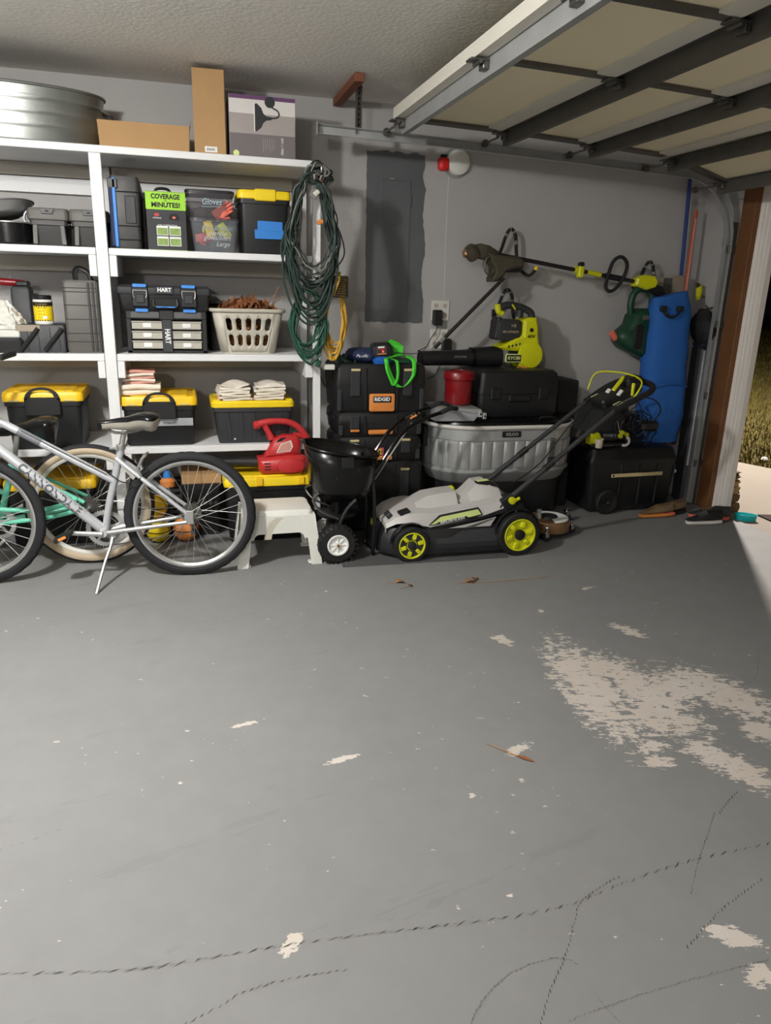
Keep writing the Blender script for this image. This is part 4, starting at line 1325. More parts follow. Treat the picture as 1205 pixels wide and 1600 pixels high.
m = MB(); m.box(-.004, .004, -.1405, .1405, -.001, .0585); m.build('seam', 'cardboard_dark', wb)
pb = thing('perforated_bin', 'black perforated bin on the floor holding the brown box', 'bin', (.068, 4.60, 0))
m = MB(); m.loft([rrect(.105, .14, .02, 0), rrect(.116, .155, .02, .30), rrect(.120, .16, .02, .302), rrect(.120, .16, .02, .33)]); m.build('bin_body', 'black_plastic', pb)
for i in range(6):
    for j in range(2):
        m = MB(); m.lathe([(.012, -.153), (.012, -.158), (.0001, -.158)], 12, (-.08 + i * .032, 0, .16 + j * .05), 'y'); m.build('hole_plug', 'grey_plastic', pb)
# ================================================================== BICYCLES
def frame_pt(o, ax):
    """bike plane: o is the rear contact point, ax the unit ground vector from rear to front wheel."""
    n = Vector((-ax.y, ax.x, 0))            # sideways
    def f(s, z, side=0.0):
        return Vector((s * 1.0, side, z))
    return f

def wheel(parent, s, tyre_mat, wall_mat, R=.335, tr=.024, nspk=32, knob=False, rim_mat='silver', rimR=.285):
    """wheel in the local x-z plane, centred (s, 0, R)."""
    m = MB()
    n = 72
    rings = []
    for i in range(n):
        a = 2 * PI * i / n
        ring = []
        for j in range(14):
            b = 2 * PI * j / 14
            k = 1.0
            rr = R - tr + tr * math.cos(b) * 1.05
            if knob and math.cos(b) > .3:
                rr += .003 * (1 if (i + (j % 2)) % 2 else -.6)
            ring.append((s + rr * math.cos(a), tr * .95 * math.sin(b), R + rr * math.sin(a)))
        rings.append(ring)
    rings.append(rings[0])
    m.loft(rings, False, False)
    w = m.build('wheel', tyre_mat, parent, smooth=.9 if not knob else .4)
    if wall_mat:
        m = MB()
        for sd in (-1, 1):
            m.lathe([(R - tr * 1.95, sd * tr * .55), (R - tr * 1.5, sd * tr * .98), (R - tr * .95, sd * tr * 1.02), (R - tr * .65, sd * tr * .90)], 72, (s, 0, R), 'y')
        m.build('tyre_wall', wall_mat, w, smooth=1.2)
    rb_ = R - tr * 1.75
    m = MB()
    m.lathe([(rb_, -.011), (rb_ + .002, -.013), (rb_ - .012, -.013), (rb_ - .024, -.006), (rb_ - .024, .006), (rb_ - .012, .013), (rb_ + .002, .013), (rb_, .011)], 72, (s, 0, R), 'y')
    m.build('rim', rim_mat, w, smooth=.5)
    m = MB()
    m.lathe([(.0001, -.055), (.008, -.055), (.008, -.036), (.022, -.036), (.022, -.032), (.012, -.028), (.012, .028), (.022, .032), (.022, .036), (.008, .036), (.008, .055), (.0001, .055)], 20, (s, 0, R), 'y')
    m.build('hub', 'silver', w)
    m = MB(); m.tube([(0, 0, 0), (0, 0, 1)], .0011, 5)
    me = None
    for k in range(nspk):
        a = 2 * PI * k / nspk
        sd = 1 if k % 2 else -1
        tw_ = (.38 if (k // 2) % 2 else -.38)
        p0 = Vector((s + .020 * math.cos(a + tw_ * 3), sd * .034, R + .020 * math.sin(a + tw_ * 3)))
        p1 = Vector((s + (rb_ - .02) * math.cos(a), 0, R + (rb_ - .02) * math.sin(a)))
        if me is None:
            so = m.build('spoke', 'silver', w)
            me = so.data
        else:
            so = bpy.data.objects.new('spoke', me)
            COL.objects.link(so)
            so.parent = w
        d = p1 - p0
        so.matrix_local = Matrix.Translation(p0) @ d.to_track_quat('Z', 'Y').to_matrix().to_4x4() @ Matrix.Diagonal((1, 1, d.length, 1))
    return w

def saddle(parent, nose, back, z, top_mat, side_mat, wide=.085, rise=.02):
    """saddle along local x from nose (x) to back (x)."""
    L_ = back - nose
    rows = []
    for i in range(15):
        t = i / 14
        x = nose + L_ * t
        w = .020 + (wide - .020) * max(0, (t - .22) / .62) ** 1.35 if t < .84 else wide * math.sqrt(max(.02, 1 - ((t - .84) / .165) ** 2))
        w = max(w, .016) if t > .02 else .012
        zt_ = z + rise * 1.5 * (math.sin((t - .15) * 2.2) if t > .15 else -.1 * (.15 - t)) + (.012 * math.sin(PI * min(1, max(0, (t - .5) * 2))))
        th = .046 + .075 * max(0, (t - .20)) ** .9 - .03 * max(0, t - .8)
        th *= math.sqrt(max(.12, 1 - max(0, (t - .84) / .165) ** 2))
        ring = []
        for j in range(18):
            a = 2 * PI * j / 18
            y, zz = math.cos(a), math.sin(a)
            if zz > 0:
                ring.append((x, w * y, zt_ - th * .35 + th * .35 * zz ** .8))
            else:
                ring.append((x, w * y * (1 - .25 * (-zz)), zt_ - th * .35 + th * .65 * zz))
        rows.append(ring)
    m = MB(); m.loft(rows)
    sd = m.build('saddle', top_mat, parent, smooth=1.2)
    if side_mat:
        m = MB()
        for sgn in (-1, 1):
            grid_ = []
            for i in range(1, 15):
                ring = rows[i]
                sel = [ring[j] for j in ((9, 10, 11, 12, 13) if sgn < 0 else (0, 17, 16, 15, 14))]
                cx = Vector((sel[0][0], 0, sum(p[2] for p in ring) / len(ring)))
                grid_.append([Vector(p) + (Vector(p) - cx).normalized() * .0016 for p in sel])
            m.grid(grid_)
        m.build('saddle_side', side_mat, sd, smooth=1.2)
    return sd

def crank_set(parent, s, z, ang, ring_r=.098, mat='silver'):
    m = MB()
    n = 44
    prof_o = []
    pts_o, pts_i = [], []
    for i in range(n * 2):
        a = PI * i / n
        r = ring_r + (.004 if i % 2 else -.003)
        pts_o.append((s + r * math.cos(a), z + r * math.sin(a)))
        pts_i.append((s + (ring_r - .022) * math.cos(a), z + (ring_r - .022) * math.sin(a)))
    rings = [[(x, .040, zz) for x, zz in pts_o], [(x, .044, zz) for x, zz in pts_o], [(x, .044, zz) for x, zz in pts_i], [(x, .040, zz) for x, zz in pts_i]]
    rings.append(rings[0])
    m.loft(rings, False, False)
    cring = m.build('chainring', mat, parent, smooth=0)
    for k in range(5):
        a = 2 * PI * k / 5 + .3
        m = MB(); m.tube([(s + .01 * math.cos(a), .042, z + .01 * math.sin(a)), (s + (ring_r - .02) * math.cos(a), .042, z + (ring_r - .02) * math.sin(a))], [.010, .006], 6, flat=.5); m.build('spider_arm', mat, cring)
    m = MB(); m.cyl((s, -.06, z), (s, .06, z), .020, n=18); m.build('bottom_bracket', 'silver_paint', parent)
    m = MB(); m.lathe([(.014, -.074), (.012, -.078), (.006, -.079), (.0001, -.077)], 14, (s, 0, z), 'y'); m.build('crank_bolt', 'steel_dark', parent)
    for sgn, a in ((-1, ang), (1, ang + PI)):
        y = sgn * .068
        e = Vector((s + .172 * math.cos(a), y + sgn * .008, z + .172 * math.sin(a)))
        m = MB(); m.tube([(s, y, z), (s + .03 * math.cos(a), y, z + .03 * math.sin(a)), e], [.017, .014, .011], 10, flat=.65); m.build('crank_arm', mat, parent)
        m = MB()
        m.box(e.x - .045, e.x + .045, e.y + sgn * .02 - (.0 if sgn > 0 else .07), e.y + sgn * .02 + (.07 if sgn > 0 else .0), e.z - .012, e.z + .012, .005, rot=(.0, .45, 0))
        pd = m.build('pedal', 'black_plastic', parent)
        m = MB(); m.box(e.x - .02, e.x + .02, e.y + sgn * .095 - .003, e.y + sgn * .095 + .003, e.z - .008, e.z + .006, .002, rot=(0, .45, 0)); m.build('reflector', 'orange', pd)
    return cring

def cassette(parent, s, z):
    for k in range(6):
        m = MB()
        r = .055 - k * .006
        y = .020 + k * .005
        pts_o = []
        for i in range(40):
            a = 2 * PI * i / 40
            rr = r + (.003 if i % 2 else -.003)
            pts_o.append((s + rr * math.cos(a), z + rr * math.sin(a)))
        m.prism(pts_o, y, y + .002, plane='xz')
        m.build('sprocket', 'steel_dark', parent, smooth=0)
    m = MB(); m.box(s - .012, s + .012, .05, .062, z - .10, z - .005, .004, rot=(0, .2, 0)); m.build('derailleur', 'steel_dark', parent)
    for dz in (-.06, -.11):
        m = MB(); m.lathe([(.0001, .048), (.018, .048), (.018, .052), (.0001, .052)], 14, (s - .01, 0, z + dz), 'y'); m.build('jockey_wheel', 'black_plastic', parent)

# ---- silver bicycle. local x runs from the rear contact towards the front wheel (negative world x)
ax = Vector((-1.057, .074, 0)).normalized()
sbk = thing('bicycle', 'silver bicycle on its kickstand, nearest the camera', 'bicycle', (-.005, 3.804, 0), rot=(0, 0, math.atan2(ax.y, ax.x)), group='bicycles by the shelves')
sbk.rotation_euler = (math.radians(1.2), 0, math.atan2(ax.y, ax.x))
# local y positive = side away from +? : rotation by ~176 deg puts local +y towards the camera (-Y world)
C_ = -1  # local side facing the camera is +y after rotation; drive side faces the wall
RR = .335
wheel(sbk, 0.0, 'tyre', None, R=RR, knob=True)
wheel(sbk, 1.052, 'tyre', None, R=RR, knob=True)
BBs, BBz = .437, .262
def T(name, a, b, r0, r1=None, mat='silver_paint', n=16):
    m = MB()
    m.tube([a, ((a[0] + b[0]) / 2, (a[1] + b[1]) / 2, (a[2] + b[2]) / 2), b], [r0, (r0 + (r1 or r0)) / 2, r1 or r0], n)
    return m.build(name, mat, sbk)
HT0, HT1 = (.965, 0, .72), (.915, 0, .90)         # head tube bottom, top
dt = T('down_tube', (BBs, 0, BBz), (.955, 0, .755), .026, .026)
tt = T('top_tube', (.372, 0, .528), (.925, 0, .862), .0195, .0195)
m = MB(); m.tube(cr([(BBs - .005, 0, BBz), (.405, 0, .40), (.370, 0, .525), (.345, 0, .62), (.325, 0, .70)], 5), .0185, 14); m.build('seat_tube', 'silver_paint', sbk)
T('head_tube', HT0, HT1, .024)
# dark decal panel on the top tube and brand lettering on the down tube
def on_tube(a, b, r):
    a, b = Vector(a), Vector(b)
    d = (b - a).normalized()
    up = Vector((-d.z, 0, d.x))
    if up.z < 0: up = -up
    def w(co):     # co: x along tube (from a), y=0, z across
        ang = co.z / r
        return a + d * co.x + up * (r * math.sin(ang)) + Vector((0, 1, 0)) * (r * math.cos(ang))
    return w
A_, B_ = (BBs, 0, BBz), (.955, 0, .755)
Lt = (Vector(B_) - Vector(A_)).length
wt = on_tube(A_, B_, .0284)
FLIP = Matrix(((-1, 0, 0, 0), (0, 0, 1, 0), (0, 1, 0, 0), (0, 0, 0, 1)))   # text x -> -x, y -> z
letters('CANNONDALE', .058, (Lt * .465, 0, .004), 'decal_grey', sbk, base=FLIP, width=.36, warp=wt, bold=.0014)
m = MB(); m.tube([(.700, 0, .7262), (.80, 0, .7866)], .0203, 16, cap=False); m.build('decal_panel', 'decal_grey', sbk)
for sg in (-1, 1):
    m = MB(); m.tube([(.350, sg * .014, .645), (.30, sg * .036, .605), (.02, sg * .062, .362)], [.0125, .012, .010], 12); st_ = m.build('seat_stay', 'silver_paint', sbk)
    m = MB(); m.tube([(BBs - .02, sg * .030, BBz - .004), (.33, sg * .042, .272), (.02, sg * .062, .312)], [.014, .013, .010], 12); m.build('chain_stay', 'silver', sbk)
    m = MB(); m.box(-.018, .030, sg * .062 - .004, sg * .062 + .004, .300, .372, .003); m.build('dropout', 'silver', sbk)
letters('aluminum series', .016, (Vector((.30, .036, .605)) - Vector((.02, .062, .362))).length * .45 * Vector((1, 0, 0)), 'decal_grey', sbk, base=FLIP, warp=on_tube((.02, .062, .362), (.30, .036, .605), .0125))
# fork, stem, handlebar (mostly out of frame at the left)
for sg in (-1, 1):
    m = MB(); m.tube(cr([(.968, sg * .03, .71), (.985, sg * .055, .62), (1.02, sg * .058, .45), (1.052, sg * .056, .335)], 4), .013, 10); m.build('fork_leg', 'silver_paint', sbk)
m = MB(); m.box(.935, .995, -.06, .06, .685, .72, .01); m.build('fork_crown', 'silver_paint', sbk)
m = MB(); m.tube([(.915, 0, .90), (.900, 0, 1.02), (.945, 0, 1.08)], .014, 10); m.build('stem', 'silver', sbk)
m = MB(); m.tube(cr([(.87, -.30, 1.135), (.93, -.18, 1.11), (.945, -.05, 1.085), (.945, .05, 1.085), (.93, .18, 1.11), (.87, .30, 1.135)], 5), .0115, 10); m.build('handlebar', 'steel_dark', sbk)
for sg in (-1, 1):
    m = MB(); m.tube([(.862, sg * .31, 1.138), (.905, sg * .235, 1.122)], .016, 10); m.build('grip', 'black_plastic', sbk)
    m = MB(); m.tube(cr([(.95, sg * .19, 1.09), (.98, sg * .24, 1.075), (.95, sg * .30, 1.075)], 4), .006, 6); m.build('brake_lever', 'silver', sbk)
    m = MB(); m.tube(cr([(.90, sg * .17, 1.10), (1.0, sg * .10, 1.03), (.98, sg * .03, .95), (.93, sg * .02, .85)], 5), .0028, 6); m.build('cable', 'offwhite' if sg > 0 else 'black_plastic', sbk)
m = MB(); m.tube([(.327, 0, .69), (.305, 0, .775)], .0135, 12); m.build('seat_post', 'silver', sbk)
m = MB(); m.lathe([(.022, -.012), (.024, 0), (.022, .014)], 16, (.326, 0, .700), cap0=True, cap1=True); cl_ = m.build('seat_clamp', 'silver', sbk)
m = MB(); m.tube([(.340, .03, .702), (.36, .034, .700), (.375, .030, .698)], .005, 6); m.build('clamp_lever', 'silver', cl_)
m = MB()
for sg in (-1, 1): m.tube(cr([(.38, sg * .014, .792), (.35, sg * .02, .775), (.28, sg * .022, .775), (.20, sg * .03, .795)], 4), .0035, 6)
m.build('saddle_rail', 'steel_dark', sbk)
# saddle nose towards the front: mirror along x
def saddle_dir(parent, nose, back, z, *a, **k):
    o = saddle(parent, -nose, -back, z, *a, **k)
    for ob in [o] + list(o.children):
        for v in ob.data.vertices: v.co.x = -v.co.x
        ob.data.flip_normals()
    return o
sd_ = saddle_dir(sbk, .428, .128, .838, 'black_gloss', 'saddle_grey', wide=.085, rise=.018)
letters('c', .016, (.40, .0345, .815), 'ink', sd_, base=FLIP)
crank_set(sbk, BBs, BBz, PI + .10)
cassette(sbk, 0, RR)
# rear brake, cable and kickstand
for sg in (-1, 1):
    m = MB(); m.tube([(.232, sg * .045, .556), (.245, sg * .052, .60), (.222, sg * .05, .648), (.20, sg * .035, .664)], [.009, .008, .007, .006], 8); br_ = m.build('brake_arm', 'silver', sbk)
    m = MB(); m.box(.190, .240, sg * .022 - .006, sg * .022 + .006, .565, .580, .003, rot=(0, .6, 0)); m.build('brake_pad', 'black_plastic', br_)
m = MB(); m.tube([(.20, -.04, .664), (.205, .06, .668)], .0035, 6); m.build('brake_wire', 'silver', sbk)
m = MB(); m.tube(cr([(.40, .018, .575), (.37, .025, .555), (.33, .04, .53), (.27, .05, .525), (.235, .055, .55)], 6), .003, 6); m.build('cable', 'black_plastic', sbk)
m = MB(); m.tube([(.78, .018, .79), (.60, .02, .682), (.40, .02, .563)], .0026, 6); m.build('cable', 'grey_plastic', sbk)
m = MB(); m.box(.375, .410, -.01, .035, .225, .255, .006); kp = m.build('kickstand_plate', 'silver', sbk)
m = MB(); m.tube(cr([(.395, .03, .232), (.405, .055, .19), (.43, .11, .12), (.462, .215, -.003)], 5), [.012] * 5 + [.0085] * 11, 10); m.build('kickstand', 'silver', sbk)
# chain on the wall side
m = MB(); m.tube([(0, .042, RR + .03), (BBs, .042, BBz + .097)], .003, 6); m.tube([(0, .046, RR - .11), (BBs, .042, BBz - .097)], .003, 6); m.build('chain', 'steel_dark', sbk)
# drive side lies away from the camera: mirror those parts
for ob in sbk.children:
    if ob.name.split('.')[0] in ('chainring', 'sprocket', 'derailleur', 'jockey_wheel', 'chain'):
        for o2 in [ob] + list(ob.children):
            for v in o2.data.vertices: v.co.y = -v.co.y
            o2.data.flip_normals()

# ---- mint bicycle behind
mbk = thing('bicycle', 'mint green cruiser bicycle with cream tyres behind the silver one', 'bicycle', (-.53, 4.09, 0), rot=(0, 0, PI - .02), group='bicycles by the shelves')
wheel(mbk, 0, 'tyre', 'cream_tyre', R=.335, tr=.027, rim_mat='offwhite')
wheel(mbk, 1.09, 'tyre', 'cream_tyre', R=.335, tr=.027, rim_mat='offwhite')
def T2(name, pts, r, mat='mint', n=14):
    m = MB(); m.tube(cr(pts, 5), r, n); return m.build(name, mat, mbk)
T2('seat_tube', [(.455, 0, .26), (.40, 0, .45), (.345, 0, .60)], .017)
T2('down_tube', [(.46, 0, .27), (.70, 0, .42), (.96, 0, .74)], .018)
T2('top_tube', [(.42, 0, .42), (.65, 0, .52), (.95, 0, .80)], .015)
T2('head_tube', [(.965, 0, .70), (.93, 0, .87)], .021)
for sg in (-1, 1):
    T2('seat_stay', [(.375, sg * .02, .575), (.20, sg * .045, .47), (.02, sg * .062, .365)], .010)
    T2('chain_stay', [(.44, sg * .035, .262), (.22, sg * .05, .285), (.02, sg * .062, .330)], .012)
    T2('fork_leg', [(.965, sg * .04, .70), (1.0, sg * .06, .58), (1.06, sg * .06, .40), (1.09, sg * .055, .335)], .012)
    T2('grip', [(.71, sg * .263, 1.0), (.80, sg * .25, 1.012)], .016, 'tan_leather')
T2('fork_crown', [(.965, -.05, .70), (.965, .05, .70)], .016)
T2('handlebar', [(.72, -.26, 1.0), (.86, -.23, 1.02), (.93, -.10, 1.0), (.94, 0, .96), (.93, .10, 1.0), (.86, .23, 1.02), (.72, .26, 1.0)], .0115, 'silver')
T2('stem', [(.93, 0, .87), (.935, 0, .98)], .014, 'silver')
T2('seat_post', [(.35, 0, .59), (.325, 0, .72)], .013, 'silver')
T2('chain_guard', [(.46, .06, .345), (.22, .066, .335), (.05, .07, .39)], .013)
sd2 = saddle_dir(mbk, .41, .12, .765, 'black_gloss', None, wide=.118, rise=.03)
for v in sd2.data.vertices:
    if v.co.z < .76 and v.co.x < .30: v.co.z -= .055 * min(1, (.30 - v.co.x) / .10)
m = MB()
for sg in (-1, 1): m.tube([(.20 + .012 * math.sin(k * .9), sg * .05 + .012 * math.cos(k * .9), .672 + k * .0028) for k in range(26)], .0032, 5)
m.build('saddle_spring', 'steel_dark', mbk)
crank_set(mbk, .455, .262, 2.6, .085)
cassette(mbk, 0, .335)
m = MB(); m.tube([(.42, .10, .19), (.50, .16, .12), (.56, .20, .012)], .009, 8); m.build('kickstand', 'silver', mbk)
# ================================================================== THINGS ON THE FLOOR ALONG THE WALL
# ---- white step stool
st = thing('step_stool', 'white plastic step stool with rounded legs between bicycle and spreader', 'stool', (.465, 4.005, 0))
m = MB(); m.loft([rrect(.192, .135, .03, .268), rrect(.192, .135, .03, .300), rrect(.184, .127, .03, .312), rrect(.170, .113, .03, .3135)]); m.build('top', 'white_plastic', st)
# aprons with arched lower edge
def arch(y0, y1):
    o_ = [(-.178, .285), (-.186, .15), (-.165, .15)]
    for k in range(13):
        a = PI - PI * k / 12
        c = -.105 if a > PI / 2 else .105
        o_.append((c + .035 * math.cos(a), .150 + .035 * math.sin(a)))
    o_ += [(.165, .15), (.186, .15), (.178, .285)]
    mm = MB(); mm.prism(o_, y0, y1, plane='xz'); return mm
arch(-.148, -.138).build('apron', 'white_plastic', st); arch(.138, .148).build('apron', 'white_plastic', st)
for sx in (-1, 1):
    m = MB(); m.box(sx * .188 - .005, sx * .188 + .005, -.135, .135, .16, .285, .002, rot=(0, sx * .04, 0)); m.build('side_apron', 'white_plastic', st)
    for sy in (-1, 1):
        m = MB()
        def ring(z, e):
            cx, cy, w = sx * (.170 + e), sy * (.128 + e * .5), .030
            # L-shaped channel: outer faces with hollow inside
            P = [(-w, -w), (w, -w), (w, w), (w - .008, w), (w - .008, -w + .008), (-w, -w + .008)]
            out = [(cx + p[0] * sx, cy - p[1] * sy * -1 * -1, z) if False else (cx + p[0] * sx, cy + (-p[1]) * sy, z) for p in P]
            return out
        m.loft([ring(.0, .036), ring(.012, .035), ring(.29, .0)])
        m.tube(cr([(sx * (.196), sy * .158, .004), (sx * .186, sy * .150, .14), (sx * .172, sy * .140, .285)], 3), [.013, .013, .013, .013, .012, .011, .010], 8)
        m.box(sx * .190 - .028, sx * .190 + .028, sy * .145 - .022, sy * .145 + .022, 0, .012, .004)
        m.build('leg', 'white_plastic', st)
m = MB(); m.prism([(-.085, .152), (-.045, .152), (-.035, .20), (-.015, .235), (.01, .262), (.03, .275), (-.02, .277), (-.055, .25), (-.075, .20)], -.1483, -.1480, plane='xz'); m.build('dirt_smear', 'smudge', st)

# ---- broadcast spreader
sp = thing('broadcast_spreader', 'black broadcast spreader with a tapered hopper and white-hubbed wheels', 'spreader', (.83, 3.98, 0))
def hop(z, hx, hy, r, cx=.835, cy=3.99):
    return rrect(hx, hy, r, z, cx, cy, k=6)
m = MB()
R1 = [hop(.335, .070, .07, .05), hop(.345, .125, .12, .09), hop(.42, .175, .165, .12), hop(.54, .194, .185, .14), hop(.630, .204, .195, .15)]
# front edge dips, rear rises a little
def tilt(r):
    return [(x, y, z + (z - .335) * .10 * ((.835 - x) / .2)) for x, y, z in r]
R1 = [tilt(r) for r in R1]
m.loft(R1, True, False)
hp = m.build('hopper', 'black_gloss', sp, world=True, smooth=.9)
md = hp.modifiers.new('t', 'SOLIDIFY'); md.thickness = .005; md.offset = -1
m = MB(); m.tube(tilt(hop(.632, .208, .199, .153)), .007, 8, closed=True); m.build('hopper_rim', 'black_gloss', sp, world=True)
m = MB(); m.box(.80, .87, 3.785, 3.795, .56, .62, .003); m.build('hopper_tab', 'black_plastic', sp, world=True)
def small_wheel(parent, c, R, w, hub_r, hubmat, spokes=8):
    m = MB(); x, y, z = c
    m.lathe([(hub_r, -w / 2), (hub_r + .006, -w * .48), (R * .86, -w * .5), (R * .97, -w * .34), (R, -w * .15), (R, w * .15), (R * .97, w * .34), (R * .86, w * .5), (hub_r, w / 2)], 40, (x, y, z), 'y')
    tw2 = m.build('wheel', 'rubber', parent, world=True)
    for k in range(24):
        a = 2 * PI * k / 24
        m = MB(); m.box(-.004, .004, -w * .52, w * .52, R * .92, R * 1.012); mt = Matrix.Translation((x, y, z)) @ Matrix.Rotation(a, 4, 'Y'); m.xf(mt); m.build('tread_lug', 'rubber', tw2, world=True)
    m = MB()
    m.lathe([(hub_r + .004, -w * .50), (hub_r + .002, -w * .56), (hub_r - .005, -w * .56), (hub_r - .010, -w * .40), (.018, -w * .36), (.018, -w * .52), (.0001, -w * .54)], 32, (x, y, z), 'y')
    m.lathe([(hub_r + .004, w * .50), (hub_r - .008, w * .52), (.018, w * .36), (.0001, w * .5)], 32, (x, y, z), 'y')
    hb = m.build('wheel_hub', hubmat, tw2, world=True)
    for k in range(spokes):
        a = 2 * PI * k / spokes
        m = MB(); m.box(-.003, .003, -w * .47, -w * .30, .015, hub_r - .008, .001); m.xf(Matrix.Translation((x, y, z)) @ Matrix.Rotation(a, 4, 'Y')); m.build('hub_spoke', hubmat, hb, world=True)
    m = MB(); m.lathe([(.009, -w * .52), (.009, -w * .62), (.0001, -w * .63)], 12, (x, y, z), 'y'); m.build('axle_nut', 'brass', hb, world=True)
    return tw2
small_wheel(sp, (.787, 3.835, .113), .113, .070, .058, 'paper_white')
small_wheel(sp, (.775, 4.165, .113), .113, .070, .058, 'paper_white')
m = MB(); m.cyl((.782, 3.80, .113), (.776, 4.20, .113), .008, n=10); m.build('axle', 'steel_dark', sp, world=True)
m = MB(); m.lathe([(.0001, .235), (.11, .238), (.115, .246), (.02, .252), (.02, .33)], 28, (.815, 3.99, 0)); m.build('impeller', 'black_plastic', sp, world=True)
m = MB(); m.box(.765, .83, 3.95, 4.03, .10, .20, .012); m.build('gearbox', 'black_plastic', sp, world=True)
m = MB(); m.cyl((.815, 3.99, .19), (.815, 3.99, .34), .012); m.build('spindle', 'steel_dark', sp, world=True)
for yy in (3.86, 4.12):
    m = MB(); m.tube(cr([(.785, yy, .113), (.80, yy, .20), (.845, yy, .30), (.90, yy, .36)], 5), .011, 10); m.build('frame_strut', 'black_plastic', sp, world=True)
    m = MB()
    m.tube(cr([(.70, yy + (.04 if yy < 4 else -.04), .40), (.66, yy + .03, .36), (.70, yy, .30), (.80, yy, .25)], 5), .007, 8); m.build('brace', 'steel_dark', sp, world=True)
# U-shaped stand, and the two handle tubes
m = MB(); m.tube(cr([(.985, 3.90, .58), (1.010, 3.885, .36), (1.015, 3.88, .16), (1.010, 3.88, .03), (1.02, 3.90, .010), (1.03, 3.98, .008), (1.02, 4.07, .010), (1.015, 4.10, .03), (1.02, 4.10, .16), (1.01, 4.09, .36), (.985, 4.08, .58)], 4), .0105, 10); m.build('stand', 'black_gloss', sp, world=True)
for yy, mt in ((3.90, 'a'), (4.10, 'b')):
    m = MB(); m.tube(cr([(.985, yy, .47), (1.06, yy + .0, .57), (1.13, yy + .02, .665), (1.22, yy + .06, .740), (1.34, yy + .10, .790), (1.44, yy + .13, .815)], 4), .0115, 10); m.build('handle_tube', 'black_gloss', sp, world=True)
m = MB(); m.tube(cr([(1.44, 4.03, .815), (1.50, 4.03, .84), (1.545, 4.05, .835), (1.555, 4.13, .825), (1.545, 4.22, .835), (1.50, 4.23, .84), (1.44, 4.23, .815)], 4), .0135, 10); m.build('grip', 'black_plastic', sp, world=True)
m = MB(); m.tube([(1.04, 3.99, .44), (1.30, 4.10, .765)], .005, 8); m.build('control_rod', 'silver', sp, world=True)
m = MB(); m.box(1.255, 1.325, 4.09, 4.12, .735, .80, .006, rot=(0, -.5, 0)); cp = m.build('control_plate', 'black_plastic', sp, world=True)
m = MB(); m.tube([(1.275, 4.09, .775), (1.30, 4.05, .80)], .006, 8); m.build('control_lever', 'orange', cp, world=True)
for k in range(3):
    m = MB(); m.lathe([(.007, 4.085), (.005, 4.078), (.0001, 4.077)], 10, (1.28 + k * .022, 0, .795 + k * .006), 'y'); m.build('screw', 'chrome', cp, world=True)

# ---- grey mat under the mower
m = MB(); m.add([(.805, 3.745, .0), (1.80, 3.712, .0), (1.815, 4.36, .0), (.84, 4.38, .0), (.805, 3.745, .008), (1.80, 3.712, .008), (1.815, 4.36, .008), (.84, 4.38, .008)], [(4, 5, 6, 7), (0, 1, 5, 4), (1, 2, 6, 5), (2, 3, 7, 6), (3, 0, 4, 7)])
mt_o = m.build('floor_mat', 'mat_grey', smooth=0); tag(mt_o, 'grey carpet mat lying on the floor beneath the mower', 'mat')

# ---- lawn mower
mw = thing('lawn_mower', 'light grey and black push lawn mower with lime yellow wheels', 'lawn mower', (1.5, 4.0, .008))
Z0 = .0
m = MB()
def dk(z, e): return [(1.13 - e, 3.80 - e, z), (1.20, 3.775 - e, z), (1.80, 3.775 - e, z), (1.93 + e, 3.80 - e, z), (1.93 + e, 4.22 + e, z), (1.80, 4.245 + e, z), (1.20, 4.245 + e, z), (1.06 - e, 4.18, z), (1.04 - e, 3.99, z), (1.06 - e, 3.86, z)]
m.loft([dk(.035, .012), dk(.06, .014), dk(.13, .006), dk(.185, -.02), dk(.20, -.06)]); m.build('deck', 'black_plastic', mw, world=True, smooth=.4)
# side skirt between the wheels
m = MB(); m.loft([[(1.36, 3.770, .03), (1.76, 3.770, .03), (1.76, 3.80, .03), (1.36, 3.80, .03)], [(1.36, 3.755, .10), (1.78, 3.755, .10), (1.78, 3.80, .10), (1.36, 3.80, .10)], [(1.35, 3.785, .16), (1.80, 3.785, .17), (1.80, 3.82, .17), (1.35, 3.82, .16)]]); m.build('side_skirt', 'charcoal', mw, world=True)
# grey shroud: stations along x, rows across y
XS = [1.075, 1.13, 1.20, 1.27, 1.345, 1.44, 1.525, 1.545, 1.60, 1.66, 1.735, 1.80, 1.865]
ztop = [.215, .255, .275, .300, .338, .352, .358, .300, .345, .402, .410, .370, .308]
zshd = [.205, .245, .268, .276, .268, .276, .285, .288, .296, .304, .318, .330, .300]
zbot = [.185, .215, .222, .205, .186, .196, .214, .218, .230, .240, .255, .290, .285]
rows = []
for (yy, zz, sx_) in ((3.795, zbot, 0), (3.815, zshd, 0), (3.885, zshd, 1), (3.935, ztop, 0), (4.0, ztop, 0), (4.07, ztop, 0), (4.12, zshd, 1), (4.185, zshd, 0), (4.205, zbot, 0)):
    r = []
    for i, x in enumerate(XS):
        z = zz[i] + (.010 if sx_ else 0)
        yn = yy
        # nose narrows
        if i < 3:
            yn = 4.0 + (yy - 4.0) * (.80, .90, .97)[i]
        r.append((x, yn, z))
    rows.append(r)
m = MB(); m.grid(rows)
# underside closure at the ends
for idx in (0, len(XS) - 1):
    pl_ = [r[idx] for r in rows]
    o0 = m.add(pl_ + [(p[0], p[1], .16) for p in pl_], [])
    n = len(pl_)
    for j in range(n - 1): m.f.append((o0 + j, o0 + j + 1, o0 + n + j + 1, o0 + n + j))
body = m.build('shroud', 'mower_grey', mw, world=True, smooth=.45)
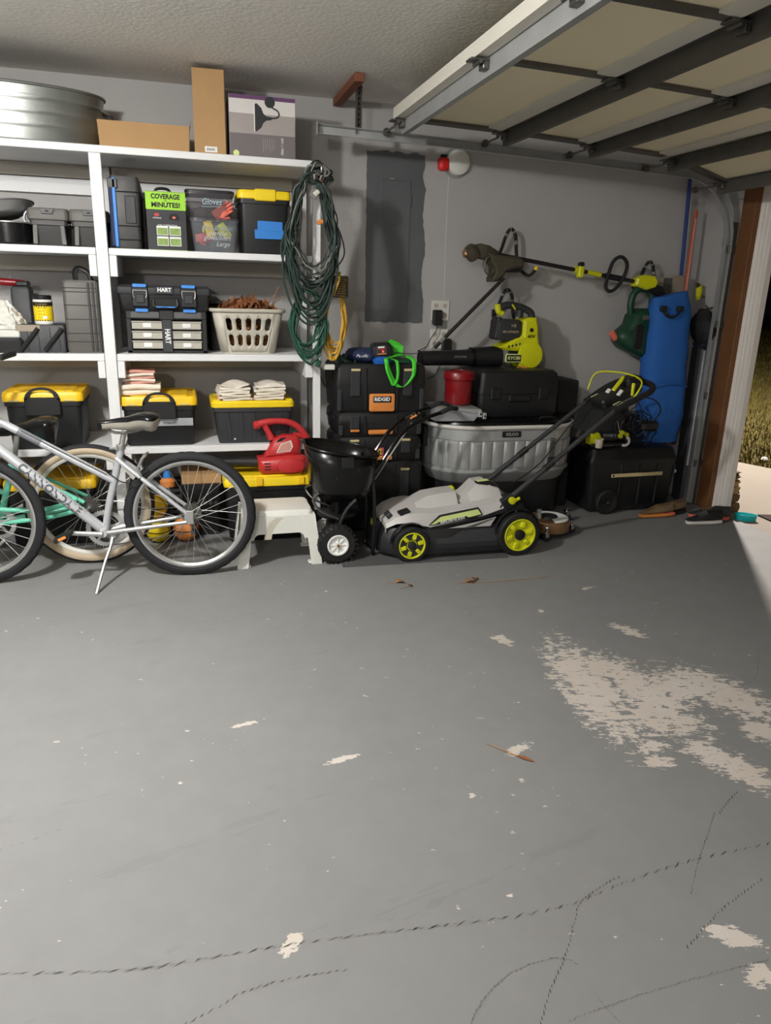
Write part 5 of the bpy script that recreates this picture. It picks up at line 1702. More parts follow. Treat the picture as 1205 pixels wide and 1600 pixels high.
# black seam line along the lower edge, pale strip below it
for yy in (3.792, 4.208):
    e = -.004 if yy < 4 else .004
    m = MB(); m.grid([[(x, yy + e, z) for x, z in ((1.33, .178), (1.525, .205), (1.66, .230), (1.80, .262), (1.90, .275))], [(x, yy + e, z) for x, z in ((1.33, .194), (1.525, .222), (1.66, .248), (1.80, .292), (1.90, .31))]])
    m.build('seam_band', 'ink', body, world=True, smooth=0)
m = MB(); m.prism([(1.36, .166), (1.62, .208), (1.735, .232), (1.690, .160), (1.50, .150)], 3.792, 3.80, plane='xz'); m.build('pale_strip', 'mower_grey', body, world=True)
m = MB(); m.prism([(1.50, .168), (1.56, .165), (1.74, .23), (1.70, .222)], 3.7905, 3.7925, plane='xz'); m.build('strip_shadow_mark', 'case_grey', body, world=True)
# lime side label with lettering: lies on the sloped side
lab = [(1.325, .205), (1.395, .252), (1.610, .2835), (1.635, .252), (1.600, .236)]
def side_y(x, z): return 3.7925 + .022 * 0
m = MB(); m.prism([(1.318, .2015), (1.385, .257), (1.622, .2925), (1.650, .250), (1.600, .231)], 3.7945, 3.830, plane='xz'); lo = m.build('label_frame', 'ink', body, world=True)
m = MB(); m.prism([(1.330, .206), (1.390, .251), (1.616, .286), (1.640, .254), (1.560, .2385), (1.545, .2325)], 3.7932, 3.795, plane='xz'); m.build('lime_label', 'lime_pale', lo, world=True)
m = MB(); m.prism([(1.352, .2055), (1.378, .2195), (1.545, .2475), (1.575, .2345), (1.545, .2285)], 3.7922, 3.794, plane='xz'); m.build('text_field', 'ink', lo, world=True)
letters('BRUSHLESS', .020, (1.462, 3.7915, .2275), 'ink_white', mw, width=.150, rot=.155, world=True, bold=.0004)
# front air vent, battery door window, motor details
m = MB(); m.box(1.150, 1.215, 3.83, 3.88, .266, .283, .004, rot=(.1, -.25, .1)); m.build('vent', 'ink', body, world=True)
m = MB(); m.box(1.085, 1.12, 3.87, 3.93, .232, .262, .004, rot=(0, -.7, 0)); m.build('front_grille', 'charcoal', body, world=True)
m = MB(); m.loft([[(1.655, 3.925, .4035), (1.80, 3.925, .3770), (1.80, 3.965, .3770), (1.655, 3.965, .4035)], [(1.655, 3.925, .412), (1.735, 3.925, .418), (1.735, 3.965, .418), (1.655, 3.965, .412)]]); m.build('window_frame', 'ink', body, world=True)
m = MB(); m.add([(1.662, 3.93, .4135), (1.735, 3.93, .4195), (1.802, 3.93, .383), (1.802, 3.975, .383), (1.735, 3.975, .4195), (1.662, 3.975, .4135)], [(0, 1, 4, 5), (1, 2, 3, 4)]); m.build('battery_window', 'lime_pale', body, world=True, smooth=0)
m = MB(); m.box(1.535, 1.575, 4.07, 4.12, .30, .35, .012); m.build('deck_knob', 'lime', body, world=True)
m = MB(); m.box(1.045, 1.06, 4.05, 4.09, .13, .17, .004); m.build('side_clip', 'lime', mw, world=True)
def mow_wheel(x, y, R, w):
    m = MB(); s_ = 1
    yc = y
    m.lathe([(R * .74, -w / 2), (R * .78, -w * .52), (R * .95, -w * .45), (R, -w * .3), (R, w * .3), (R * .95, w * .45), (R * .74, w * .5)], 40, (x, yc, R), 'y')
    tw3 = m.build('wheel', 'rubber', mw, world=True)
    m = MB(); m.lathe([(R * .76, -w * .50), (R * .72, -w * .54), (R * .68, -w * .50), (R * .66, -w * .30), (R * .30, -w * .28), (R * .28, -w * .25), (.0001, -w * .25)], 40, (x, yc, R), 'y', cap1=False)
    m.lathe([(R * .76, w * .5), (R * .3, w * .3), (.0001, w * .3)], 30, (x, yc, R), 'y')
    hb = m.build('wheel_hub', 'lime', tw3, world=True)
    if R < .12:
        m = MB(); m.lathe([(R * .66, -w * .31), (R * .30, -w * .29)], 30, (x, yc, R), 'y'); m.build('hub_web', 'charcoal', hb, world=True)
    for k in range(6):
        a = 2 * PI * k / 6 + .25
        m = MB(); m.loft([rrect(R * .10, R * .15, .004, -w * .28, 0, R * .50, plane='xz'), rrect(R * .10, R * .15, .004, -w * .50, 0, R * .50, plane='xz'), rrect(R * .085, R * .13, .004, -w * .54, 0, R * .50, plane='xz')]); m.xf(Matrix.Translation((x, yc, R)) @ Matrix.Rotation(a, 4, 'Y')); m.build('hub_lug', 'lime', hb, world=True)
    m = MB(); m.lathe([(R * .24, -w * .26), (R * .24, -w * .54), (R * .20, -w * .60), (.0001, -w * .61)], 20, (x, yc, R), 'y'); m.build('hub_cap', 'black_plastic', hb, world=True)
mow_wheel(1.205, 3.760, .105, .048); mow_wheel(1.868, 3.752, .132, .050); mow_wheel(1.205, 4.258, .105, .048); mow_wheel(1.868, 4.262, .132, .050)
for x, R in ((1.205, .118), (1.868, .145)):
    for y0 in (3.785, 4.215):
        m = MB(); m.lathe([(R, y0 - .02), (R * 1.02, y0), (R * .96, y0 + .02)], 28, (x, 0, R * .93), 'y'); 
        m.f = [f for f in m.f if sum(m.v[i].z for i in f) / len(f) > R * .93]
        m.build('wheel_arch', 'black_plastic', mw, world=True)
# rear housing, handle mounts, knobs
m = MB(); m.loft([[(1.78, 3.80, .12), (1.96, 3.82, .12), (1.96, 4.18, .12), (1.78, 4.20, .12)], [(1.76, 3.80, .29), (1.95, 3.82, .25), (1.95, 4.18, .25), (1.76, 4.20, .29)], [(1.80, 3.82, .345), (1.90, 3.84, .31), (1.90, 4.16, .31), (1.80, 4.18, .345)]]); m.build('rear_housing', 'black_plastic', mw, world=True)
for k, (p0, p1) in enumerate((((1.80, 3.805, .325), (2.475, 3.815, .862)), ((1.80, 4.185, .325), (2.475, 4.145, .865)))):
    p0, p1 = Vector(p0), Vector(p1)
    m = MB(); m.tube([p0, p0.lerp(p1, .36), p0.lerp(p1, .40), p1], [.0165, .0165, .0145, .0145], 12); hn = m.build('handle_tube', 'charcoal', mw, world=True)
    q0 = p0.lerp(p1, .38)
    m = MB(); m.tube([p0.lerp(p1, .34), p0.lerp(p1, .42)], .020, 12); m.build('tube_clamp', 'black_plastic', hn, world=True)
    m = MB(); m.box(p0.x - .03, p0.x + .05, p0.y - .022, p0.y + .022, p0.z - .05, p0.z + .03, .008, rot=(0, -.5, 0)); m.build('handle_mount', 'black_plastic', hn, world=True)
    sg = -1 if k == 0 else 1
    kx, kz = p0.x + .022, p0.z + .008
    m = MB(); m.lathe([(.022, sg * .020), (.022, sg * .036), (.008, sg * .040), (.0001, sg * .040)], 16, (kx, p0.y, kz), 'y'); m.box(kx + .005, kx + .055, p0.y + sg * .022 - .006, p0.y + sg * .022 + .006, kz - .009, kz + .009, .004, rot=(0, -.55, 0)); m.build('cam_lever', 'lime', hn, world=True)
# grip loop, control console, bail wire
loop = [(2.45, 3.815, .845), (2.60, 3.818, .915), (2.695, 3.83, .955), (2.735, 3.88, .985), (2.735, 3.98, .998), (2.715, 4.08, 1.000), (2.68, 4.13, .985), (2.58, 4.148, .935), (2.45, 4.146, .850)]
m = MB(); m.tube(cr(loop, 5), .019, 12); m.build('grip_loop', 'black_soft', mw, world=True)
m = MB(); m.box(2.42, 2.70, 3.90, 4.06, .885, .95, .015, rot=(0, -.42, 0)); cons = m.build('control_console', 'black_plastic', mw, world=True)
m = MB(); m.box(2.60, 2.72, 3.93, 4.05, .97, 1.03, .018, rot=(0, -.2, 0)); m.build('console_top', 'black_plastic', cons, world=True)
for (x, y, z, l, mt) in ((2.53, 3.93, .985, .11, 'lime'), (2.60, 4.00, 1.01, .05, 'lime'), (2.49, 3.96, .945, .035, 'paper_white'), (2.54, 3.91, .940, .05, 'paper_white')):
    m = MB(); m.box(x - l / 2, x + l / 2, y - .012, y + .012, z - .006, z + .006, .004, rot=(.3, -.6, .5)); m.build('console_button', mt, cons, world=True)
m = MB(); m.tube(cr([(2.45, 4.13, .93), (2.50, 4.14, 1.03), (2.60, 4.08, 1.045), (2.66, 3.98, 1.035), (2.66, 3.88, 1.01), (2.62, 3.84, .96), (2.57, 3.84, .89)], 5), .0055, 8); m.build('bail_wire', 'lime', mw, world=True)
m = MB(); m.tube([(2.60, 3.87, 1.00), (2.585, 3.85, .93)], [.011, .008], 8); m.build('bail_lever', 'lime', mw, world=True)
for k, c in enumerate(((2.50, 3.86, .885), (2.46, 4.05, .905))):
    m = MB(); m.tube([(c[0] - .03, c[1], c[2] - .01), (c[0], c[1] - .02, c[2] + .012), (c[0] + .035, c[1], c[2] + .004), (c[0], c[1] + .01, c[2] - .022)], .0022, 5, closed=True); m.build('wire_guide', 'lime_pale', cons, world=True)
m = MB(); m.tube(cr([(2.48, 4.0, .87), (2.30, 4.02, .74), (2.10, 4.0, .50), (1.88, 3.98, .36)], 6), .004, 6); m.build('cable', 'black_plastic', mw, world=True)
# grass bag hanging between the handle tubes at the back
m = MB(); m.loft([[(2.36, 3.86, .70), (2.55, 3.86, .80), (2.55, 4.13, .80), (2.36, 4.13, .70)], [(2.42, 3.86, .83), (2.50, 3.86, .87), (2.50, 4.13, .87), (2.42, 4.13, .83)]]); m.build('console_shroud', 'black_soft', mw, world=True)

# ---- stack of four black toolboxes
def pro_box(label, z, h, w, style, y0=4.32, cx=1.157):
    t = thing('toolbox', label, 'toolbox', (cx, y0 + .2, z), group='stacked black toolboxes with orange trim')
    hx, hy = w / 2, .195
    m = MB(); m.loft([rrect(hx - .02, hy - .015, .02, 0), rrect(hx - .008, hy - .006, .022, .02), rrect(hx, hy, .022, h * .55)]); b = m.build('box_body', 'black_plastic', t)
    m = MB(); m.loft([rrect(hx + .004, hy + .004, .022, h * .55), rrect(hx + .005, hy + .005, .022, h * .60), rrect(hx + .002, hy + .002, .022, h - .02), rrect(hx - .014, hy - .012, .02, h)]); m.build('lid', 'black_plastic', t)
    for s_ in (-1, 1):
        x = s_ * .165
        if not (style == 2 and s_ > 0):
            m = MB(); m.box(x - .030, x + .030, -hy - .016, -hy + .01, h * .34, h * .90, .006); lt = m.build('latch', 'charcoal', t)
            zt2 = h * .90 if style != 2 else h * .30
            m = MB(); m.box(x - .028, x + .028, -hy - .019, -hy - .002, zt2 - .010, zt2 + .004, .003); m.build('latch_tip', 'ink_tan' if style != 2 else 'orange', lt)
        m = MB(); m.box(s_ * .10 - .008, s_ * .10 + .008, -hy - .010, -hy + .01, .02, h - .02, .004); m.build('front_rib', 'black_plastic', t)
        m = MB(); m.box(s_ * (hx - .018) - .014, s_ * (hx - .018) + .014, -hy - .008, -hy + .02, .01, h * .5, .006); m.build('corner_guard', 'charcoal', t)
        m = MB(); m.box(s_ * (hx + .004) - .012, s_ * (hx + .004) + .012, -.07, .07, h * .62, h * .78, .006); m.build('side_grip', 'black_plastic', t)
    return t, hx, hy
t1, hx, hy = pro_box('black toolbox with a big orange handle plate, topmost of the stack', .775, .290, .555, 1)
m = MB(); m.loft([rrect(.078, .052, .010, -hy - .006, 0, .062, plane='xz'), rrect(.080, .054, .012, -hy - .018, 0, .062, plane='xz'), rrect(.072, .047, .010, -hy - .021, 0, .062, plane='xz')]); hpl = m.build('handle_plate', 'orange', t1)
m = MB(); m.box(-.056, .058, -hy - .0220, -hy - .0205, .062, .100); m.build('badge', 'ink', hpl)
letters('RIDGID', .030, (0, -hy - .0226, .082), 'ink_white', hpl, width=.098, bold=.0012)
for x in (-.042, .0, .042):
    m = MB(); m.box(x - .016, x + .016, -hy - .0218, -hy - .020, .018, .034, .004); m.build('grip_dimple', 'orange', hpl)
t2, hx, hy = pro_box('slim black toolbox with orange handle bar, second from top of stack', .622, .151, .535, 2)
m = MB(); m.box(-.078, .078, -hy - .014, -hy + .01, .016, .044, .006); m.build('handle_bar', 'orange', t2)
m = MB(); m.box(-.085, .085, -hy - .004, -hy + .01, .05, .10, .004); m.build('handle_recess', 'ink', t2)
t3, hx, hy = pro_box('slim black toolbox with pink and yellow sticker, third from top of stack', .462, .158, .530, 3)
m = MB(); m.box(-.078, .078, -hy - .014, -hy + .01, .012, .040, .006); m.build('handle_bar', 'orange', t3)
m = MB(); m.box(-.040, .022, -hy - .0085, -hy - .0065, .046, .092); skr = m.build('sticker', 'pink_print', t3)
m = MB(); m.box(-.030, .014, -hy - .0092, -hy - .0083, .050, .084); m.build('sticker_field', 'yellow', skr)
letters('141', .034, (-.008, -hy - .0098, .066), 'ink', skr, bold=.001)
m = MB(); m.box(-.030, .020, -hy - .007, -hy + .0, .0, .012, .002); 
t4, hx, hy = pro_box('deep black toolbox at the bottom of the stack', .012, .448, .560, 4)
cr_ = thing('dolly_base', 'low black rolling base under the toolbox stack', 'dolly', (1.157, 4.52, 0))
m = MB(); m.box(-.27, .27, -.19, .19, .004, .0115, .003); m.build('platform', 'black_plastic', cr_)

# ---- things on the toolbox stack: blue bag, charger, green strap
zs = 1.066
cb_ = thing('cloth_bag', 'crumpled navy blue bag with pale print on the toolbox stack', 'bag', (1.075, 4.46, zs))
rq = random.Random(21)
rows = []
for i in range(9):
    t = i / 8
    rows.append([(( .115 * math.sin(PI * (.16 + .68 * t)) + .01) * math.cos(2 * PI * j / 18) * (1 + rq.uniform(-.12, .12)), .085 * math.sin(PI * (.15 + .7 * t)) * math.sin(2 * PI * j / 18) * (1 + rq.uniform(-.12, .12)), .001 + t * .085 + (rq.uniform(-.006, .006) if 0 < i < 8 else 0)) for j in range(18)])
m = MB(); m.loft(rows); m.build('bag_body', 'navy', cb_, smooth=.4)
letters('Pa.cific', .026, (-.035, -.098, .045), 'ink_white', cb_, shear=.3, width=.075)
bb2 = MB(); bb2.loft([rrect(.05, .03, .02, 0), rrect(.06, .035, .02, .02), rrect(.03, .02, .01, .04)]); bb2.xf(Matrix.Translation((1.165, 4.365, zs)))
tag(bb2.build('cloth_roll', 'blue'), 'small royal blue cloth roll in front of the charger', 'cloth')
ch = thing('battery_charger', 'black battery charger with a glowing red light on toolbox stack', 'charger', (1.185, 4.45, zs), rot=(0, -.08, -.1))
m = MB(); m.loft([rrect(.060, .065, .012, .03), rrect(.065, .07, .014, .045), rrect(.060, .065, .012, .10), rrect(.05, .05, .012, .118)]); m.box(-.055, .055, -.05, .05, 0, .03, .004); m.build('housing', 'black_plastic', ch)
m = MB(); m.box(-.042, .030, -.0715, -.066, .052, .108, .003, rot=(-.08, 0, 0)); fcp = m.build('face_plate', 'charcoal', ch)
m = MB(); m.box(-.028, .012, -.0738, -.0715, .092, .102); m.build('stripe', 'paper_white', fcp)
m = MB(); m.box(-.030, .018, -.0738, -.0715, .082, .088); m.build('stripe', 'red', fcp)
m = MB(); m.box(-.034, .022, -.0738, -.0715, .054, .060); m.build('stripe', 'orange', fcp)
m = MB(); m.lathe([(.0055, -.0718), (.005, -.076), (.0001, -.077)], 10, (.002, 0, .071), 'y'); m.build('indicator_led', 'led', fcp)
gs = thing('green_strap', 'bright green webbing strap looped over the toolbox stack', 'strap', (1.25, 4.42, zs))
def ribbon(path, wv, width):
    P = cr(path, 6)
    rows = []
    for i, p in enumerate(P):
        w = Vector(wv[0]).lerp(Vector(wv[1]), i / (len(P) - 1)).normalized() * width / 2
        rows.append([p - w, p + w])
    mm = MB(); mm.grid(rows)
    return mm
def strap_part(path, wv, width, nm='webbing'):
    o = ribbon(path, wv, width).build(nm, 'green_strap', gs, world=True, smooth=1.2)
    md = o.modifiers.new('t', 'SOLIDIFY'); md.thickness = .002
    return o
strap_part([(1.33, 4.42, zs + .045), (1.350, 4.33, zs + .030), (1.352, 4.300, zs - .01), (1.345, 4.298, zs - .07), (1.30, 4.297, zs - .125), (1.255, 4.297, zs - .130), (1.215, 4.297, zs - .085), (1.185, 4.298, zs - .02), (1.175, 4.305, zs + .03), (1.19, 4.36, zs + .035)], [(.25, -.1, .1), (1, 0, .25)], .026)
strap_part([(1.175, 4.306, zs + .025), (1.180, 4.291, zs - .03), (1.205, 4.290, zs - .09), (1.225, 4.292, zs - .125), (1.245, 4.291, zs - .085), (1.248, 4.293, zs - .03), (1.24, 4.300, zs + .02), (1.22, 4.35, zs + .03)], [(1, 0, .2), (.4, 0, .0)], .020)
strap_part([(1.19, 4.36, zs + .033), (1.24, 4.38, zs + .045), (1.30, 4.40, zs + .052), (1.35, 4.42, zs + .035)], [(0, 1, .2), (0, 1, .2)], .03)
m = MB(); m.loft([[(1.24, 4.47, zs + .02), (1.32, 4.45, zs + .04), (1.33, 4.50, zs + .03), (1.25, 4.52, zs + .02)], [(1.22, 4.50, zs + .11), (1.33, 4.47, zs + .095), (1.335, 4.50, zs + .095), (1.24, 4.54, zs + .12)], [(1.26, 4.52, zs + .135), (1.31, 4.50, zs + .115), (1.315, 4.51, zs + .115), (1.27, 4.54, zs + .13)]]); m.build('folded_end', 'green_strap', gs, world=True, smooth=.4)
m = MB(); m.box(1.18, 1.36, 4.36, 4.52, zs + .001, zs + .022, .004); m.build('coiled_base', 'dark_green', gs, world=True)
gl = MB()
r = random.Random(8)
for k in range(16):
    a = r.uniform(0, 2 * PI); x, y = .955 + r.uniform(-.05, .05), 4.45 + r.uniform(-.06, .06)
    gl.add([(x, y, zs), (x + .012, y, zs), (x + .05 * math.cos(a), y + .04 * math.sin(a), zs + r.uniform(.03, .07)), (x + .05 * math.cos(a) - .01, y + .04 * math.sin(a), zs + r.uniform(.03, .07))], [(0, 1, 2, 3)])
tag(gl.build('garden_twine', 'dark_green', smooth=0), 'tangle of dark green twine at the left edge of toolbox stack', 'twine')
cbw = MB(); cbw.tube(cr([(1.26, 4.44, zs + .06), (1.36, 4.42, zs + .055), (1.42, 4.40, zs + .058), (1.44, 4.43, zs + .02), (1.47, 4.52, zs + .05), (1.52, 4.60, zs + .08)], 6), .0022, 6); tag(cbw.build('charger_cord', 'black_plastic'), 'thin black charger cord trailing off the toolbox stack to the right', 'cord')

# ---- galvanised party cooler
co = thing('party_cooler', 'galvanised ribbed cooler tub with black lid on a dark stand', 'cooler', (2.03, 4.557, 0))
def stad(e, z, k=14, flute=0.0):
    hx, hy = .515 + e, .300 + e
    r = .285 + e
    out = []
    # perimeter walk with fluting
    ring = rrect(hx, hy, r, z, k=k)
    if flute:
        # resample evenly and modulate
        P = [Vector(p) for p in ring]
        per = [0]
        for i in range(len(P)): per.append(per[-1] + (P[(i + 1) % len(P)] - P[i]).length)
        N = 36 * 8
        for q_ in range(N):
            d = per[-1] * q_ / N
            i = max(j for j in range(len(P)) if per[j] <= d + 1e-9)
            t = (d - per[i]) / max(1e-9, per[i + 1] - per[i])
            p = P[i].lerp(P[(i + 1) % len(P)], t)
            tg = (P[(i + 1) % len(P)] - P[i]).normalized()
            nr = Vector((tg.y, -tg.x, 0))
            ph = (q_ % 8) / 8.0
            p = p + nr * flute * (abs(math.sin(PI * ph)) ** .6)
            out.append(tuple(p))
        return out
    return ring
m = MB(); m.loft([stad(-.05, .30), stad(-.03, .315), stad(-.008, .36), stad(.006, .375), stad(.008, .382), stad(-.004, .392), stad(-.012, .398)]); m.build('lower_band', 'galv', co)
m = MB(); m.loft([stad(-.014, .396, flute=.0001), stad(-.012, .41, flute=.010), stad(-.004, .57, flute=.012), stad(-.006, .585, flute=.0001)], False, False); m.build('fluted_wall', 'galv', co, smooth=.5)
m = MB(); m.loft([stad(-.006, .583), stad(.002, .590), stad(.004, .655), stad(.004, .668)], False, False); m.build('upper_band', 'galv', co)
m = MB(); m.tube(stad(.012, .676), .013, 8, closed=True); m.build('rim', 'offwhite', co)
m = MB(); m.loft([stad(-.02, .672), stad(.002, .690), stad(-.004, .704), stad(-.04, .714), stad(-.10, .712)]); ld = m.build('lid', 'black_gloss', co)
for x in (-.25, .25):
    m = MB(); m.tube(cr([(x - .05, -.24, .713), (x - .04, -.25, .728), (x + .04, -.25, .728), (x + .05, -.24, .713)], 4), .007, 8); m.build('lid_handle', 'black_plastic', ld)
m = MB(); m.box(-.085, .045, -.310, -.300, .612, .650, .003); bd = m.build('badge', 'ink', co)
letters('IGLOO', .026, (-.018, -.3106, .631), 'duct', bd, width=.085, bold=.0008)
m = MB(); m.box(-.545, -.505, -.08, .08, .52, .655, .008); m.build('side_handle', 'black_plastic', co)
m = MB(); m.box(.505, .545, -.08, .08, .52, .655, .008); m.build('side_handle', 'black_plastic', co)
m = MB(); m.box(.255, .305, -.318, -.29, .43, .475, .006); dp = m.build('drain_cap', 'black_plastic', co)
m = MB(); m.box(.262, .292, -.316, -.300, .475, .60, .003); m.build('opener_plate', 'galv_dark', co)
for z in (.555, .59, .62):
    m = MB(); m.lathe([(.006, -.316), (.005, -.321), (.0001, -.322)], 10, (.277, 0, z), 'y'); m.build('screw', 'chrome', co)
m = MB(); m.loft([stad(-.06, .045), stad(-.055, .06), stad(-.045, .31)]); m.build('stand_skirt', 'black_plastic', co)
for sx in (-.38, .38):
    for sy in (-.18, .18):
        m = MB(); m.lathe([(.0001, 0), (.03, .0), (.032, .02), (.02, .045)], 14, (sx, sy, 0)); m.build('foot', 'black_plastic', co)
zl = .715
kc = thing('plastic_case', 'large black plastic case with seam lying on the cooler lid', 'case', (2.118, 4.60, zl))
m = MB(); m.loft([rrect(.275, .185, .03, 0), rrect(.285, .195, .035, .02), rrect(.285, .195, .035, .150)]); m.build('case_bottom', 'black_plastic', kc)
m = MB(); m.loft([rrect(.288, .198, .035, .153), rrect(.288, .198, .035, .165), rrect(.278, .19, .04, .285), rrect(.258, .17, .04, .302)]); m.build('case_top', 'black_plastic', kc)
for x in (-.17, .17):
    m = MB(); m.box(x - .035, x + .035, -.205, -.19, .115, .195, .006); m.build('latch', 'black_plastic', kc)
m = MB(); m.box(-.08, .08, -.212, -.19, .10, .145, .010); m.build('handle', 'black_plastic', kc)
rc = thing('red_canister', 'glossy dark red round canister with lid on the cooler', 'canister', (1.70, 4.44, .807))
m = MB(); m.lathe([(.0001, 0), (.082, 0), (.086, .006), (.088, .145), (.092, .150), (.092, .156)], 36); m.build('can_body', 'red_dark', rc)
m = MB(); m.lathe([(.094, .154), (.099, .158), (.099, .195), (.094, .203), (.07, .206), (.068, .200), (.0001, .199)], 36); m.build('lid', 'red_dark', rc)
m = MB(); m.box(-.03, .03, -.004, .004, .199, .210, .003); m.build('lid_knob', 'red_dark', rc)
sv = thing('tool_tray', 'grey metal tool tray with brackets under the red canister', 'tool', (1.66, 4.41, zl))
m = MB(); m.loft([[(-.155, -.10, 0), (.10, -.12, 0), (.11, .10, 0), (-.15, .10, 0)], [(-.165, -.11, .088), (.13, -.13, .045), (.12, .11, .05), (-.16, .11, .09)]]); m.build('tray', 'duct', sv, smooth=.2)
m = MB(); m.loft([[(-.17, -.115, .089), (.14, -.135, .046), (.12, .11, .052), (-.165, .11, .0905)], [(-.17, -.115, .0915), (.14, -.135, .075), (.12, .11, .0905), (-.165, .11, .0915)]]); m.build('tray_top', 'galv', sv, smooth=.2)
for x in (.135, .165):
    m = MB(); m.box(x - .012, x + .012, -.14, -.10, .025 + (x - .135) * -.4, .065 + (x - .135) * -.4, .004); bk2 = m.build('bracket', 'galv', sv)
    m = MB(); m.lathe([(.006, -.1405), (.006, -.143), (.0001, -.143)], 10, (x, 0, .045 + (x - .135) * -.4), 'y'); m.build('bracket_hole', 'ink', bk2)
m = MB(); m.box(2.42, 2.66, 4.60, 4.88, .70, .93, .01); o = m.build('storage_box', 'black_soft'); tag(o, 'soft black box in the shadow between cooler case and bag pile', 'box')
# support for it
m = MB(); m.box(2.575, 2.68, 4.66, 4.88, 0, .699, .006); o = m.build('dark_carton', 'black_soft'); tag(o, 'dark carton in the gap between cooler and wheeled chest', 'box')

# ---- wheeled tool chest
wc = thing('wheeled_tool_chest', 'black wheeled tool chest with pale strip on its front', 'tool chest', (3.06, 4.64, 0))
m = MB(); m.loft([rrect(.315, .19, .03, .02), rrect(.325, .205, .03, .05), rrect(.345, .215, .03, .365)]); m.build('box_body', 'black_plastic', wc)
m = MB(); m.loft([rrect(.352, .220, .03, .365), rrect(.354, .222, .03, .378), rrect(.352, .220, .03, .40), rrect(.330, .205, .04, .465), rrect(.30, .18, .04, .478)]); m.build('lid', 'black_plastic', wc)
m = MB(); m.box(-.18, .235, -.228, -.222, .270, .296, .002, rot=(0, -.012, 0)); pst = m.build('pale_strip', 'ink_tan', wc)
m = MB(); m.lathe([(.007, -.2285), (.007, -.230), (.0001, -.230)], 10, (-.165, 0, .282), 'y'); m.build('rivet_hole', 'ink', pst)
m = MB(); m.box(.335, .350, -.229, -.215, .285, .310, .003); m.build('hinge_clip', 'duct', wc)
for x in (-.10, .06, .20):
    m = MB(); m.box(x - .008, x + .008, -.222, -.205, .06, .36, .004); m.build('rib', 'black_plastic', wc)
for s_ in (-1, 1):
    m = MB(); m.lathe([(.0001, s_ * .232), (.03, s_ * .234), (.05, s_ * .24), (.075, s_ * .245), (.090, s_ * .235), (.090, s_ * .19), (.06, s_ * .185)], 28, (-.195, 0, .090), 'y'); wh = m.build('wheel', 'rubber', wc)
    m = MB(); m.lathe([(.012, s_ * .235), (.011, s_ * .25), (.0001, s_ * .251)], 10, (-.195, 0, .090), 'y'); m.build('axle_cap', 'steel_dark', wh)
    for k in range(5):
        m = MB(); m.box(-.006, .006, s_ * .236 - .003, s_ * .236 + .003, .018, .055, .001); m.xf(Matrix.Translation((-.195, 0, .09)) @ Matrix.Rotation(2 * PI * k / 5, 4, 'Y')); m.build('wheel_spoke', 'black_plastic', wh)

# ---- pile on the chest: tool bag, lime tool, cords, mug
pl_ = thing('tool_bag', 'black soft tool bag slumped on the wheeled tool chest', 'bag', (2.98, 4.66, .479))
rq = random.Random(31)
rows = []
for i in range(10):
    t = i / 9
    rows.append([((.19 * math.sin(PI * (.2 + .66 * t)) + .01) * math.cos(2 * PI * j / 22) * (1 + rq.uniform(-.08, .08)) + .02 * t, .12 * math.sin(PI * (.2 + .66 * t)) * math.sin(2 * PI * j / 22) * (1 + rq.uniform(-.08, .08)), .001 + t * .24 + (rq.uniform(-.008, .008) if 0 < i < 9 else 0)) for j in range(22)])
m = MB(); m.loft(rows); m.build('bag_body', 'black_soft', pl_, smooth=.5)
m = MB(); m.tube(cr([(-.08, -.06, .20), (-.06, -.08, .28), (.06, -.08, .28), (.08, -.06, .20)], 5), .010, 8, flat=.5); m.build('handle', 'black_soft', pl_)
lt_ = thing('lime_power_tool', 'black and lime power tool lying on the chest in front of bag', 'tool', (2.86, 4.50, .479))
m = MB(); m.tube(cr([(-.12, 0, .055), (.0, 0, .065), (.12, .01, .07)], 4), [.03] * 4 + [.036] * 5, 12); m.build('tool_body', 'black_plastic', lt_)
m = MB(); m.loft([rrect(.042, .035, .012, .02, -.105, 0), rrect(.045, .037, .012, .07, -.105, 0), rrect(.03, .025, .01, .10, -.105, 0)]); m.build('end_cap', 'lime', lt_)
for dx, dz in ((.10, .10), (.135, .085), (.085, .075)):
    m = MB(); m.lathe([(.0001, -.045), (.014, -.045), (.016, -.03), (.012, .0)], 12, (dx, 0, dz), 'y'); m.build('lime_knob', 'lime', lt_)
letters('POWER X', .028, (.0, -.0375, .082), 'duct', lt_, width=.10)
m = MB(); m.box(-.085, .03, -.05, -.03, .008, .018, .003); m.build('metal_strip', 'galv_dark', lt_)
m = MB(); m.box(-.14, .14, -.04, .04, .0, .03, .006); m.build('tool_rest', 'black_plastic', lt_)
m = MB(); m.tube([(.06, -.02, .18), (.085, -.03, .09)], .0025, 6); m.build('thin_rod', 'galv', lt_)
mg = thing('paper_cup', 'small crushed beige paper cup on the edge of the tool chest', 'cup', (2.775, 4.452, .479), rot=(0, .0, .2))
m = MB(); m.lathe([(.0001, .002), (.024, 0), (.030, .060), (.033, .064), (.029, .062), (.023, .004), (.0001, .004)], 20, sy=.85); m.build('cup_wall', 'towel_white', mg)
hk = thing('white_hook', 'small white curved plastic hook on the tool chest', 'hook', (2.995, 4.462, .479))
m = MB(); m.tube(cr([(-.03, 0, .012), (.0, 0, .01), (.022, 0, .025), (.020, 0, .055), (.0, 0, .066)], 5), .010, 8, flat=.6); m.build('hook_body', 'paper_white', hk)
cords = thing('black_cable', 'tangled black cables hanging over the bag and the chest top', 'cable', (3.10, 4.52, .479))
rq = random.Random(17)
